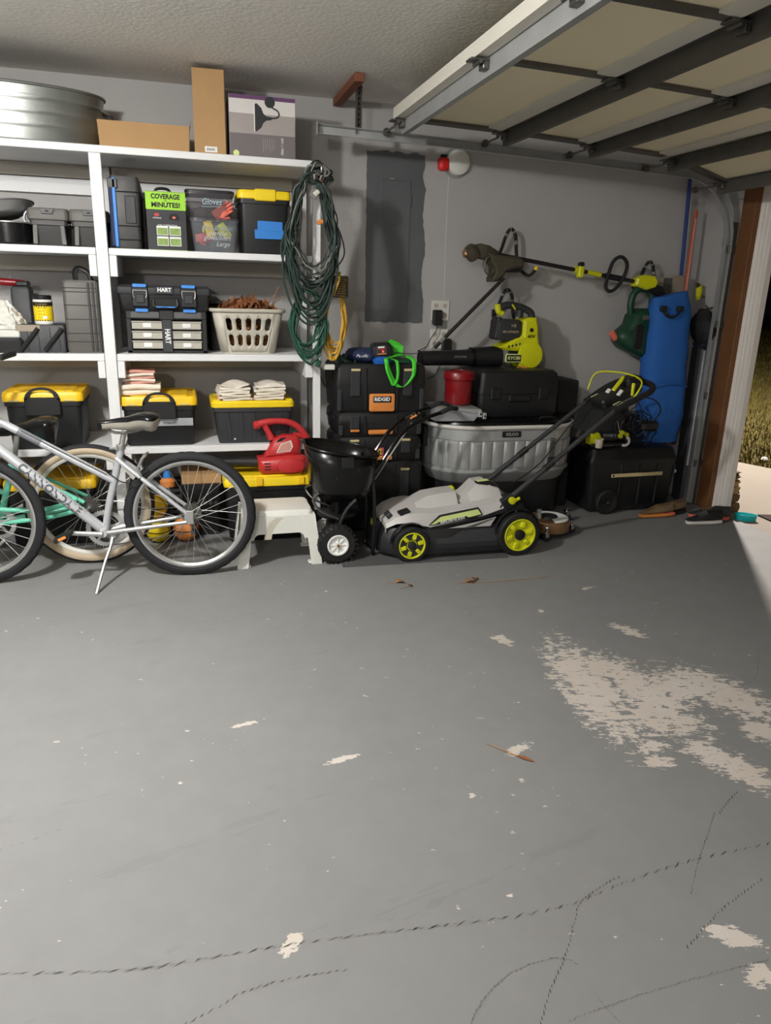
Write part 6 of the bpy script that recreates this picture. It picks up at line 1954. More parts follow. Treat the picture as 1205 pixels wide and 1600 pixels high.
for k in range(7):
    m = MB()
    cx, cz = 3.06 + rq.uniform(-.05, .10), .60 + rq.uniform(-.04, .08)
    rx, rz_ = rq.uniform(.04, .11), rq.uniform(.05, .12)
    rz_ = min(rz_, cz - .49)
    pth = [(cx + rx * math.cos(2 * PI * j / 14) + rq.uniform(-.012, .012), 4.505 - .012 * k * .5 + rq.uniform(-.02, .02), cz + rz_ * math.sin(2 * PI * j / 14)) for j in range(14)]
    m.tube(cr(pth, 3, True), .0045, 6, closed=True)
    m.build('loop', 'black_plastic', cords, world=True)
m = MB(); m.tube(cr([(3.16, 4.49, .60), (3.24, 4.46, .72), (3.20, 4.47, .80), (3.10, 4.5, .82), (3.02, 4.52, .78)], 6), .0045, 6); m.build('loop', 'black_plastic', cords, world=True)
m = MB(); m.box(3.10, 3.24, 4.44, 4.49, .585, .66, .02); m.build('plug_block', 'black_plastic', cords, world=True)
m = MB(); m.cyl((3.16, 4.465, .482), (3.16, 4.465, .59), .006); m.build('plug_lead', 'black_plastic', cords, world=True)

# ---- surface cleaner disc with casters, behind the mower
sc = thing('surface_cleaner', 'round steel pressure-washer surface cleaner on casters behind the mower', 'cleaner', (2.235, 4.08, 0))
m = MB(); m.lathe([(.135, .035), (.138, .04), (.138, .105), (.132, .112), (.10, .116), (.0001, .118)], 40); m.build('drum', 'brass', sc)
m = MB(); m.lathe([(.126, .028), (.140, .030), (.140, .042), (.126, .044)], 40); m.build('skirt_brush', 'black_plastic', sc)
m = MB(); m.lathe([(.128, .1145), (.126, .1185), (.055, .121), (.05, .119)], 40); m.f = [f for f in m.f if sum(m.v[i].x for i in f) / len(f) > -.02]; m.build('label_disc', 'paper_white', sc)
m = MB(); m.lathe([(.06, .118), (.055, .128), (.0001, .13)], 24); m.build('dark_cap', 'ink', sc)
m = MB(); m.lathe([(.018, .12), (.018, .15), (.012, .152), (.012, .165), (.016, .166), (.016, .18), (.0001, .18)], 16, (-.085, -.03, 0)); m.build('coupling', 'silver', sc)
for a in (-.1, 2.0, 4.2):
    x, y = .165 * math.cos(a), .165 * math.sin(a)
    m = MB(); m.tube([(.12 * math.cos(a), .12 * math.sin(a), .095), (x, y, .092)], .010, 8); m.cyl((x, y, .092), (x, y, .055), .008); m.box(x - .014, x + .014, y - .018, y + .018, .028, .06, .004); cs2 = m.build('caster_fork', 'chrome', sc)
    m = MB(); m.lathe([(.0001, -.010), (.024, -.010), (.026, 0), (.024, .010), (.0001, .010)], 20, (x, y, .026), 'y'); m.build('caster_wheel', 'rubber', cs2)
kn = thing('caster_bracket', 'loose chrome swivel caster standing on floor beside the surface cleaner', 'caster', (2.49, 4.30, 0))
m = MB(); m.lathe([(.0001, -.012), (.030, -.012), (.032, 0), (.030, .012), (.0001, .012)], 20, (0, 0, .032), 'y'); m.build('caster_wheel', 'rubber', kn)
m = MB(); m.box(-.012, .012, -.018, -.013, .02, .075, .002); m.box(-.012, .012, .013, .018, .02, .075, .002); m.box(-.022, .022, -.022, .022, .074, .082, .002); m.cyl((0, 0, .08), (0, 0, .105), .008); m.build('caster_fork', 'chrome', kn)

# ---- red electric leaf blower lying on the yellow-lidded tote
eb = thing('leaf_blower', 'red electric leaf blower with curved handle on the floor tote', 'leaf blower', (.55, 4.42, .405))
m = MB(); m.tube([(.16, 4.40, .475), (.30, 4.40, .472), (.42, 4.395, .468)], [.028, .031, .034], 16); m.build('nozzle_tube', 'black_plastic', eb, world=True)
m = MB()
pz = [(.405, .432), (.43, .410), (.66, .410), (.690, .440), (.692, .505), (.668, .520), (.60, .525), (.40, .505)]
m.prism(pz, 4.30, 4.46, b=.025, plane='xz'); fh = m.build('fan_housing', 'red', eb, world=True, smooth=.9)
for k in range(3):
    m = MB(); m.box(.435, .475, 4.2985, 4.305, .438 + k * .018, .447 + k * .018, .002); m.build('vent_slot', 'ink', fh, world=True)
m = MB(); m.lathe([(.085, 4.303), (.08, 4.290), (.05, 4.284), (.0001, 4.283)], 30, (.595, 0, .463), 'y', sy=.55); m.build('fan_cover', 'red', fh, world=True)
pm_ = [(.435, .505), (.475, .575), (.500, .620), (.56, .640), (.640, .640), (.665, .60), (.660, .54), (.655, .515)]
m = MB(); m.prism(pm_, 4.325, 4.435, b=.020, plane='xz'); mo = m.build('motor_housing', 'red', eb, world=True, smooth=.9)
m = MB(); m.prism([(.510, .538), (.538, .595), (.60, .614), (.612, .575), (.595, .545)], 4.3242, 4.3255, plane='xz'); m.build('rating_label', 'print_light', mo, world=True)
m = MB(); m.prism([(.518, .543), (.542, .590), (.594, .606), (.604, .573), (.590, .550)], 4.3232, 4.3244, plane='xz'); m.build('label_print', 'towel_pink', mo, world=True)
for k in range(5):
    m = MB(); m.box(.508 + k * .006, .545 + k * .006, 4.3235, 4.33, .606 + k * .005, .609 + k * .005, rot=(0, -.2, 0)); m.build('vent_slot', 'ink', mo, world=True)
m = MB(); m.tube(cr([(.398, 4.375, .700), (.43, 4.375, .712), (.50, 4.375, .722), (.58, 4.375, .718), (.645, 4.375, .690), (.69, 4.375, .640), (.715, 4.375, .590)], 5), [.021] * 10 + [.019] * 21, 12); m.build('handle', 'red', eb, world=True)
m = MB(); m.lathe([(.022, -.02), (.025, -.01), (.025, .012), (.015, .02), (.0001, .022)], 14, (0, 0, 0), 'x', cap0=True); m.xf(Matrix.Translation((.402, 4.375, .702)) @ Matrix.Rotation(PI, 4, 'Z')); m.build('handle_knob', 'red', eb, world=True)
m = MB(); m.tube([(.45, 4.375, .70), (.475, 4.375, .65), (.49, 4.375, .615)], [.018, .019, .024], 10); m.build('handle_post', 'red', eb, world=True)
m = MB(); m.tube(cr([(.62, 4.375, .640), (.67, 4.375, .628), (.712, 4.375, .610)], 4), .016, 10); m.build('handle_post', 'red', eb, world=True)

# ---- shoes
def shoe(label, loc, rz, upper, sole, mid=None, L_=.28, detail=True):
    t = thing('shoe', label, 'shoe', loc, rz, group='shoes by the door post')
    rows = []
    for i in range(17):
        u = i / 16
        x = -L_ / 2 + L_ * u
        w = .036 + .012 * math.sin(PI * min(1, u * 1.25)) + (.004 if u < .5 else 0)
        w *= math.sqrt(max(.05, 1 - max(0, (u - .86) / .145) ** 2)) * math.sqrt(max(.2, 1 - max(0, (.07 - u) / .08) ** 2))
        rows.append((x, w, u))
    m = MB(); m.loft([[(x, -w, 0), (x, w, 0), (x, w * 1.03, .012), (x, w, .026 + .006 * (1 - u)), (x, -w, .026 + .006 * (1 - u)), (x, -w * 1.03, .012)] for x, w, u in rows]); so_ = m.build('sole', sole, t, smooth=.7)
    md = so_.modifiers.new('round', 'SUBSURF'); md.levels = 1; md.render_levels = 1
    m = MB()
    rings = []
    for x, w, u in rows:
        h = .100 - .030 * u if u < .42 else .088 - (u - .42) * .10
        h = max(h, .034)
        w2 = w * .92
        tw_ = w2 * (.62 if u < .42 else .70)
        rings.append([(x, -w2, .026), (x, -w2 * 1.0, .026 + (h - .026) * .45), (x, -tw_, .026 + (h - .026) * .85), (x, -tw_ * .4, h), (x, tw_ * .4, h), (x, tw_, .026 + (h - .026) * .85), (x, w2, .026 + (h - .026) * .45), (x, w2, .026)])
    m.loft(rings); up_ = m.build('upper', upper, t, smooth=.9)
    md = up_.modifiers.new('round', 'SUBSURF'); md.levels = 1; md.render_levels = 2
    m = MB(); m.lathe([(.034, .002), (.032, .0), (.0001, -.012)], 20, (-L_ * .27, 0, .0885), sx=1.5, sy=.8); m.build('opening', 'ink', up_)
    for k in range(4):
        x = L_ * (-.02 + k * .055); h = .090 - (.40 + k * .055 - .42 + .08) * .115
        m = MB(); m.tube([(x - .004, -.026, h - .008), (x, 0, h + .003), (x + .004, .026, h - .008)], .0028, 6); m.build('lace', 'grey_cord' if detail else 'leaf_tan', up_)
    if mid:
        m = MB(); m.box(-L_ / 2 - .001, -L_ * .18, -.044, .044, .006, .030, .008); m.build('heel_block', mid, t)
    if detail:
        m = MB(); m.tube(cr([(-.045, -.047, .040), (.0, -.046, .048), (.03, -.047, .040), (.005, -.046, .058)], 4), .0025, 5); m.build('side_stripe', 'paper_white', up_)
    return t
shoe('black running shoe with a white sole, front shoe of the row by door', (3.44, 4.09, 0), PI - .05, 'shoe_black', 'sole_white')
shoe('dark grey shoe with a salmon heel behind the black running shoe', (3.56, 4.19, 0), PI - .45, 'charcoal', 'salmon', detail=False)
shoe('tan shoe with a gum and coral sole in front of tool chest', (3.205, 4.305, 0), PI + .05, 'tan_leather', 'orange', mid='salmon', detail=False)
shoe('second tan shoe half hidden against the wheeled tool chest', (3.355, 4.345, 0), PI + .25, 'tan_leather', 'rubber', detail=False)
# ================================================================== CORDS HUNG ON THE SHELF POST
hkp = thing('cord_hook', 'steel hook screwed to the top of the right shelf post', 'hook', (.765, 4.36, 2.05))
m = MB(); m.tube(cr([(.765, 4.377, 2.08), (.765, 4.34, 2.08), (.768, 4.28, 2.075), (.770, 4.255, 2.09), (.770, 4.25, 2.12)], 5), .006, 8); m.build('hook_wire', 'chrome', hkp, world=True)
m = MB(); m.box(.75, .785, 4.372, 4.378, 2.05, 2.11, .002); m.build('hook_plate', 'chrome', hkp, world=True)
def cord_bundle(name, label, top, n, length, width, rad, mat, seed, ydepth=.06, wob=.01, twist=0.0, pinch=.03, up=.0):
    q = random.Random(seed)
    t = thing(name, label, 'cord', top)
    for k in range(n):
        L_ = length * q.uniform(.72, 1.0)
        W = width * q.uniform(.62, 1.0)
        dx = q.uniform(-.015, .015)
        y0 = q.uniform(-ydepth, ydepth * .3)
        ph = q.uniform(0, 6.28)
        pts = []
        N = 22
        for j in range(N):
            a = 2 * PI * j / N
            s_ = (1 - math.cos(a)) / 2             # 0 at top, 1 at bottom
            wx = W / 2 * math.sin(a) * (.42 + .58 * s_ ** .5) if s_ < .55 else W / 2 * math.sin(a) * .97
            z = -L_ * s_ + up * (1 - s_)
            pts.append((dx * s_ + wx + q.uniform(-wob, wob) + twist * math.sin(9 * s_ + ph) * .012, y0 * (.25 + .75 * s_) + q.uniform(-wob, wob) * .6, z + q.uniform(-wob, wob) * .5))
        m = MB(); m.tube(cr(pts, 4, True), rad, 6, closed=True)
        m.build('loop', mat if not isinstance(mat, (list, tuple)) else mat[k % len(mat)], t)
    return t
YC = 4.285
cb1 = cord_bundle('extension_cord', 'long dark green cord coiled in big loops on the shelf post', (.715, YC, 2.085), 13, .80, .335, .0062, 'green_cord_dark', 2, wob=.006)
cb2 = cord_bundle('string_lights', 'tangle of dark wiry string light cable hung over the shelf post', (.725, YC - .02, 2.10), 18, .62, .320, .0042, ('green_cord_dark', 'black_plastic', 'green_cord_dark', 'grey_cord'), 5, wob=.016, twist=1.0)
for k, (x, z, mt) in enumerate(((.725, 2.065, 'chrome'), (.760, 2.06, 'chrome'), (.735, 1.985, 'offwhite'), (.755, 1.84, 'orange'))):
    m = MB(); m.box(x - .011, x + .011, YC - .09, YC - .06, z - .016, z + .016, .004, rot=(.2, .4 * k, .3)); m.build('plug', mt, cb2, world=True)
q = random.Random(77)
for k in range(10):
    m = MB(); rx, rz_ = q.uniform(.035, .075), q.uniform(.025, .05)
    cx, cz, cy = .755 + q.uniform(-.02, .02), 2.085 + q.uniform(-.02, .02), YC + q.uniform(-.05, .03)
    m.tube(cr([(cx + rx * math.cos(2 * PI * j / 12) + q.uniform(-.006, .006), cy + .02 * math.sin(4 * PI * j / 12), cz + rz_ * math.sin(2 * PI * j / 12) + q.uniform(-.006, .006)) for j in range(12)], 3, True), .0055, 6, closed=True)
    m.build('top_wrap', 'green_cord_dark' if k % 3 else 'grey_cord', cb1, world=True)
m = MB(); m.box(.728, .772, 4.355, 4.376, 1.975, 2.03, .002, rot=(0, .5, 0)); m.build('card_tag', 'paper_white', cb2, world=True)
cb3 = cord_bundle('extension_cord', 'bright green cord hanging in lower loops on the shelf post', (.700, YC + .01, 1.50), 11, .435, .235, .0066, 'green_cord', 12, wob=.007, up=.02)
for k in range(6):
    m = MB(); m.tube(cr([(.66 + .018 * k, YC - .03, 1.50 - .008 * k), (.70 + .008 * k, YC - .035, 1.47), (.745 - .01 * k, YC - .03, 1.50 - .01 * (k % 3)), (.76, YC + .02, 1.55)], 5), .0064, 6); m.build('gathered_strand', 'green_cord', cb3, world=True)
m = MB(); m.box(.742, .772, YC - .02, YC, 1.055, 1.095, .005, rot=(0, .3, 0)); m.tube([(.755, YC - .01, 1.09), (.752, YC - .01, 1.14)], .0066, 6); m.build('plug', 'green_cord', cb3, world=True)
cb4 = cord_bundle('extension_cord', 'yellow extension cord looped on the wall side of shelf post', (.865, YC + .06, 1.54), 9, .46, .150, .0058, 'yellow_cord', 21, wob=.006, up=.02)
rope = thing('wrapped_rope', 'brown rope wrapped in a tight coil above the yellow cord', 'rope', (.885, YC + .05, 1.46))
for k in range(9):
    m = MB(); z = 1.455 + k * .013
    m.tube([(.885 + .052 * math.cos(2 * PI * j / 20), YC + .05 + .040 * math.sin(2 * PI * j / 20), z + .002 * math.sin(j)) for j in range(20)], .0075, 6, closed=True); m.build('wrap', 'brown_coil', rope, world=True)
m = MB()
for k in range(4):
    m = MB(); x = .850 + k * .006; m.tube(cr([(x - .02, YC - .005, 1.455), (x - .005, YC - .004, 1.50), (x + .012, YC + .0, 1.545), (x + .02, YC + .03, 1.585)], 4), .0058, 6); m.build('cord_strand', 'yellow_cord', cb4, world=True)
m = MB(); m.box(.80, .862, 4.30, 4.34, 1.035, 1.065, .004); o = m.build('outlet_block', 'offwhite'); tag(o, 'small white power strip end at the shelf post foot of cords', 'power strip')
m = MB(); m.tube(cr([(.83, 4.33, 1.03), (.835, 4.40, .96), (.86, 4.60, .90), (.87, 4.86, .95), (.87, 4.92, 1.0)], 6), .003, 6); tag(m.build('drooping_cable', 'black_plastic'), 'thin black cord drooping between shelf post and toolboxes', 'cord')

# ================================================================== WALL HOOKS
def wall_hook(label, x, z, lean=0.0, h=.17):
    t = thing('wall_hook', label, 'hook', (x, 4.92, z), group='tool hooks on the back wall')
    pth = cr([(x - .050, 4.915, z - .005), (x - .047, 4.87, z + h * .25), (x - .022, 4.855, z + h * .82), (x + .012 + lean, 4.855, z + h), (x + .045 + lean, 4.855, z + h * .70), (x + .060 + lean, 4.85, z), (x + .075 + lean, 4.80, z - .09), (x + .105 + lean, 4.73, z - .125), (x + .135 + lean, 4.70, z - .09)], 5)
    m = MB(); m.tube(pth, .0115, 10); m.build('hook_arm', 'black_soft', t, world=True)
    m = MB(); m.tube([pth[-1], pth[-1] + Vector((.006, -.004, .022))], .013, 10); m.build('hook_tip', 'yellow', t, world=True)
    for k in (9, 13, 17, 21):
        m = MB(); m.tube([pth[k], pth[k + 1]], .0122, 10); m.build('pale_band', 'grey_cord', t, world=True)
    m = MB(); m.box(x - .068, x - .035, 4.918, 4.9299, z - .03, z + .02, .003); m.build('mount_plate', 'black_plastic', t, world=True)
    return t
wall_hook('black padded wall hook holding the trimmer head end', 2.165, 1.74)
wall_hook('black padded wall hook holding the lime leaf blower', 2.170, 1.365, h=.155)
wall_hook('black padded wall hook near the corner holding trimmer motor end', 3.26, 1.585, h=.155)

# ================================================================== LIME CORDLESS LEAF BLOWER
lb2 = thing('leaf_blower', 'lime and black cordless leaf blower hung on the back wall', 'leaf blower', (1.95, 4.72, 1.02))
Yb = 4.69
m = MB(); m.tube([(1.505, Yb - .02, 1.070), (1.70, Yb - .015, 1.073), (1.84, Yb - .01, 1.076), (1.90, Yb, 1.078), (2.08, Yb, 1.083)], [.048, .050, .054, .066, .070], 24); m.build('nozzle_tube', 'black_plastic', lb2, world=True)
m = MB(); m.tube([(1.500, Yb - .02, 1.070), (1.512, Yb - .02, 1.070)], .050, 24); m.build('nozzle_lip', 'black_gloss', lb2, world=True)
m = MB(); m.tube([(1.865, Yb - .005, 1.077), (1.885, Yb - .005, 1.078)], .066, 24); m.build('joint_ring', 'black_gloss', lb2, world=True)
letters('CYCLONE', .018, (1.77, Yb - .0685, 1.085), 'duct', lb2, width=.085, world=True)
side = [(2.035, 1.150), (2.10, 1.175), (2.155, 1.215), (2.205, 1.230), (2.205, 1.330), (2.245, 1.345), (2.300, 1.345), (2.318, 1.30), (2.325, 1.22), (2.350, 1.12), (2.345, 1.05), (2.325, 1.008), (2.215, 1.008), (2.190, 1.040), (2.225, 1.060), (2.232, 1.10), (2.195, 1.125), (2.08, 1.130)]
m = MB(); m.prism(side, Yb - .085, Yb + .085, b=.018, plane='xz'); bh2 = m.build('fan_body', 'lime', lb2, world=True, smooth=.6)
m = MB(); m.lathe([(.09, Yb - .075), (.085, Yb - .092), (.06, Yb - .096), (.0001, Yb - .097)], 28, (2.27, 0, 1.10), 'y'); m.build('fan_face', 'lime', bh2, world=True)
m = MB(); m.lathe([(.088, -.07), (.094, -.05), (.094, .05), (.088, .07)], 28, (2.262, Yb, 1.105), 'y', cap0=True, cap1=True); m.build('intake_ring', 'black_plastic', bh2, world=True)
m = MB(); m.box(2.085, 2.205, Yb - .093, Yb - .085, 1.052, 1.108, .003); bdg = m.build('badge', 'lime_pale', lb2, world=True)
m = MB(); m.box(2.092, 2.198, Yb - .0945, Yb - .0925, 1.058, 1.102, .002); m.build('badge_field', 'ink', bdg, world=True)
letters('RYOBI', .030, (2.145, Yb - .0955, 1.080), 'lime_pale', lb2, width=.088, world=True, bold=.0008)
letters('40V', .030, (2.262, Yb - .0865, 1.222), 'ink', lb2, width=.062, world=True, shear=.2, bold=.0008)
m = MB(); m.lathe([(.014, Yb - .085), (.012, Yb - .092), (.0001, Yb - .092)], 14, (2.262, 0, 1.265), 'y'); m.build('screw_cap', 'ink', bh2, world=True)
for k in range(4):
    m = MB(); m.box(2.10 + k * .026, 2.112 + k * .026, Yb - .0875, Yb - .084, 1.147 + k * .006, 1.162 + k * .006, .001, rot=(0, .4, 0)); m.build('vent_slot', 'charcoal', bh2, world=True)
m = MB(); m.loft([rrect(.078, .070, .012, 1.195, 2.110, Yb), rrect(.085, .075, .014, 1.21, 2.110, Yb), rrect(.085, .075, .014, 1.315, 2.110, Yb), rrect(.072, .065, .014, 1.33, 2.110, Yb)]); bt = m.build('battery_pack', 'charcoal', lb2, world=True)
letters('40V', .028, (2.15, Yb - .0765, 1.262), 'ink_tan', bt, width=.055, shear=.2, world=False) if False else None
letters('40V LITHIUM', .022, (2.115, Yb - .0765, 1.250), 'ink_tan', lb2, width=.115, world=True)
letters('>X', .030, (2.135, Yb - .0765, 1.290), 'ink_tan', lb2, world=True)
m = MB(); m.box(2.02, 2.05, Yb - .06, Yb + .06, 1.20, 1.345, .008, rot=(0, .12, 0)); m.build('battery_latch', 'black_plastic', bt, world=True)
m = MB(); m.tube(cr([(2.05, Yb, 1.385), (2.085, Yb, 1.415), (2.14, Yb, 1.420), (2.22, Yb, 1.405), (2.285, Yb, 1.375), (2.295, Yb, 1.33)], 5), .024, 12); m.build('handle', 'charcoal', lb2, world=True)
m = MB(); m.tube(cr([(2.035, Yb - .012, 1.425), (2.045, Yb - .012, 1.38), (2.075, Yb - .012, 1.365)], 4), .020, 10); m.build('handle_nose', 'lime', lb2, world=True)
m = MB(); m.tube([(2.205, Yb, 1.39), (2.20, Yb, 1.345)], [.026, .03], 10); m.build('handle_post', 'charcoal', lb2, world=True)
m = MB(); m.tube([(2.135, Yb - .026, 1.425), (2.16, Yb - .026, 1.395)], .006, 6); m.build('trigger_mark', 'lime', lb2, world=True)
ol2 = thing('orange_clip', 'small orange clip lying under the lime blower on the black case', 'clip', (2.20, 4.55, 1.018))
m = MB(); m.tube(cr([(-.05, 0, .004), (-.02, .005, .012), (.0, 0, .004), (.03, -.005, .008)], 4), .004, 6); m.build('clip_wire', 'orange', ol2)

# ================================================================== STRING TRIMMER
tr = thing('string_trimmer', 'black and lime string trimmer hung level along the back wall', 'trimmer', (2.5, 4.72, 1.6))
Yt = 4.73
P0, P1 = Vector((1.99, Yt, 1.745)), Vector((3.09, Yt, 1.598))
m = MB(); m.tube([P0, P1], .0135, 12); m.build('shaft', 'black_plastic', tr, world=True)
m = MB(); m.lathe([(.0001, -.045), (.035, -.045), (.046, -.025), (.048, .01), (.046, .035), (.03, .042)], 24, (0, 0, 0), 'x', cap1=True); m.xf(Matrix.Translation((1.845, Yt - .02, 1.742)) @ Matrix.Rotation(.75, 4, 'Y') @ Matrix.Rotation(.3, 4, 'Z')); m.build('motor_head', 'camo', tr, world=True)
m = MB(); m.lathe([(.0001, -.062), (.022, -.060), (.028, -.045)], 20, (0, 0, 0), 'x'); m.xf(Matrix.Translation((1.845, Yt - .02, 1.742)) @ Matrix.Rotation(.75 - .9, 4, 'Y')); m.build('bump_knob', 'brass', tr, world=True)
m = MB(); m.loft([rrect(.030, .036, .012, 1.86, Yt, 1.755, plane='yz'), rrect(.044, .046, .014, 1.90, Yt, 1.755, plane='yz'), rrect(.046, .045, .014, 1.96, Yt, 1.745, plane='yz'), rrect(.020, .022, .01, 2.03, Yt, 1.738, plane='yz')]); m.build('gear_case', 'camo', tr, world=True)
gpoly = [(1.945, 1.745), (2.00, 1.735), (2.06, 1.730), (2.165, 1.725), (2.20, 1.700), (2.185, 1.660), (2.12, 1.650), (2.075, 1.635), (2.055, 1.600), (2.02, 1.570), (1.985, 1.565), (1.982, 1.590), (2.00, 1.620), (1.995, 1.66), (1.965, 1.70)]
m = MB(); m.prism(gpoly, Yt - .075, Yt + .06, b=.012, plane='xz'); m.build('grass_guard', 'camo', tr, world=True, smooth=.5)
m = MB(); m.loft([rrect(.060, .035, .03, Yt - .04, 2.14, 1.675, plane='xz'), rrect(.075, .045, .04, Yt - .02, 2.14, 1.675, plane='xz'), rrect(.075, .045, .04, Yt + .04, 2.14, 1.675, plane='xz')]); m.build('guard_body', 'black_plastic', tr, world=True)
m = MB(); m.tube([(1.955 + .035 * math.cos(a), Yt - .06, 1.665 + .055 * math.sin(a)) for a in [1.2 + i * .36 for i in range(14)]], .006, 8); m.build('edge_wire', 'steel_dark', tr, world=True)
c = P0.lerp(P1, .60)
m = MB(); m.tube([c - Vector((.045, 0, -.006)), c + Vector((.02, 0, -.003))], .022, 12); m.box(c.x - .02, c.x + .015, Yt - .03, Yt + .02, c.z - .045, c.z + .03, .006); m.build('coupler', 'lime', tr, world=True)
m = MB(); m.lathe([(.016, -.02), (.016, .02)], 12, (c.x, Yt - .005, c.z + .042), 'y', cap0=True, cap1=True); m.build('coupler_knob', 'black_plastic', tr, world=True)
d2 = P0.lerp(P1, .69)
m = MB(); m.tube([d2 - Vector((.045, 0, -.006)), d2 + Vector((.06, 0, -.008))], .0165, 12); m.build('lime_sleeve', 'lime', tr, world=True)
# D-shaped loop handle
h = Vector((2.905, Yt - .02, 1.63))
loopp = [(h.x - .055, Yt - .02, h.z - .03), (h.x - .03, Yt - .03, h.z + .09), (h.x + .02, Yt - .05, h.z + .125), (h.x + .07, Yt - .05, h.z + .08), (h.x + .06, Yt - .04, h.z - .01), (h.x + .01, Yt - .03, h.z - .085), (h.x - .035, Yt - .03, h.z - .10), (h.x - .06, Yt - .025, h.z - .075)]
m = MB(); m.tube(cr(loopp, 5, True), .0125, 10, closed=True); m.build('loop_handle', 'black_soft', tr, world=True)
m = MB(); m.tube([P0.lerp(P1, .78), P0.lerp(P1, .90)], .020, 12); m.build('grip_sleeve', 'black_soft', tr, world=True)
m = MB(); m.prism([(3.07, 1.572), (3.08, 1.622), (3.13, 1.645), (3.22, 1.640), (3.25, 1.600), (3.235, 1.560), (3.16, 1.545)], Yt - .045, Yt + .045, b=.012, plane='xz'); m.build('motor_housing', 'lime', tr, world=True, smooth=.5)
m = MB(); m.prism([(3.17, 1.55), (3.24, 1.585), (3.30, 1.57), (3.33, 1.52), (3.26, 1.50)], Yt - .04, Yt + .04, b=.01, plane='xz'); m.build('battery_pack', 'black_plastic', tr, world=True)
ps = thing('trimmer_shaft_attachment', 'plain black pole leaning down from trimmer guard to the blower nozzle', 'pole', (1.59, 4.72, 1.12))
m = MB(); m.tube([(2.055, Yt - .075, 1.590), (1.60, Yt - .075, 1.140)], .0125, 12); m.build('pole', 'black_plastic', ps, world=True)
m = MB(); m.tube([(1.665, Yt - .075, 1.204), (1.635, Yt - .075, 1.175)], .0133, 12); m.build('pale_label', 'grey_cord', ps, world=True)

# ================================================================== GREEN BLOWER, BLUE BAG, CORNER THINGS
gbw = thing('leaf_blower', 'dark green hand blower with an orange tip hanging near the corner', 'leaf blower', (3.12, 4.75, 1.08))
Yg = 4.735
m = MB(); m.prism([(2.985, 1.19), (2.975, 1.245), (3.02, 1.275), (3.06, 1.31), (3.075, 1.375), (3.14, 1.42), (3.25, 1.42), (3.27, 1.25), (3.26, 1.10), (3.20, 1.075), (3.10, 1.115), (3.03, 1.145)], Yg - .085, Yg + .085, b=.03, plane='xz'); gb_ = m.build('fan_housing', 'dark_green', gbw, world=True, smooth=.9)
m = MB(); m.loft([rrect(.035, .085, .03, Yg - .086, 3.115, 1.225, plane='xz'), rrect(.028, .076, .025, Yg - .096, 3.115, 1.225, plane='xz')]); m.build('intake_panel', 'ink', gb_, world=True)
m = MB(); m.tube(cr([(3.09, Yg, 1.37), (3.075, Yg, 1.45), (3.10, Yg, 1.53), (3.16, Yg, 1.555), (3.23, Yg, 1.53), (3.25, Yg, 1.42)], 5), .024, 12); m.build('handle', 'dark_green', gbw, world=True)
m = MB(); m.tube([(2.985, Yg, 1.215), (2.945, Yg - .01, 1.248)], [.030, .022], 12); m.build('orange_tip', 'salmon', gbw, world=True)
m = MB(); m.box(3.13, 3.20, Yg - .089, Yg - .085, 1.345, 1.375, .002, rot=(0, -.1, 0)); m.build('rating_label', 'case_grey', gbw, world=True)

bg = thing('blue_carry_bag', 'tall blue fabric carry bag standing on the wheeled tool chest', 'bag', (3.345, 4.665, .479))
q = random.Random(14)
rings = []
NZ = 22
for i in range(NZ + 1):
    t = i / NZ
    z = t * 1.04
    cx = .045 - .06 * t
    hx = .165 + .004 * math.sin(6 * t) - (.03 * (t - .9) * 10 if t > .9 else 0) + (.0 if t > .05 else -.02)
    hy = .10 - (.05 * (t - .88) * 8 if t > .88 else 0)
    hy = max(hy, .02)
    ring = []
    for j in range(30):
        a = 2 * PI * j / 30
        ca, sa = math.cos(a), math.sin(a)
        r_ = 1 / (abs(ca) ** 3.2 + abs(sa) ** 3.2) ** (1 / 3.2)
        wr_ = 1 + .03 * math.sin(3 * a + 9 * t) + .025 * math.sin(13 * t + 2 * a) + .018 * math.sin(29 * t - 4 * a) + q.uniform(-.012, .012)
        ring.append((cx + hx * ca * r_ * wr_, hy * sa * r_ * wr_, z + (.03 * math.cos(a) * t)))
    rings.append(ring)
m = MB(); m.loft(rings); m.build('bag_body', 'blue_bag', bg, smooth=1.0)
m = MB(); m.tube(cr([(-.115, -.095, .94), (-.105, -.125, .905), (-.06, -.13, .89), (-.01, -.125, .915), (.01, -.10, .935)], 5), .014, 8, flat=.5); m.build('carry_strap', 'black_soft', bg)
for x in (-.118, .015):
    m = MB(); m.box(x - .025, x + .025, -.118, -.085, .925, .965, .008); m.build('strap_patch', 'black_soft', bg)
m = MB(); m.tube(cr([(-.12, -.104, .40), (-.05, -.118, .425), (.06, -.118, .43), (.165, -.098, .405)], 5), .006, 6); m.build('seam_fold', 'blue_bag', bg)

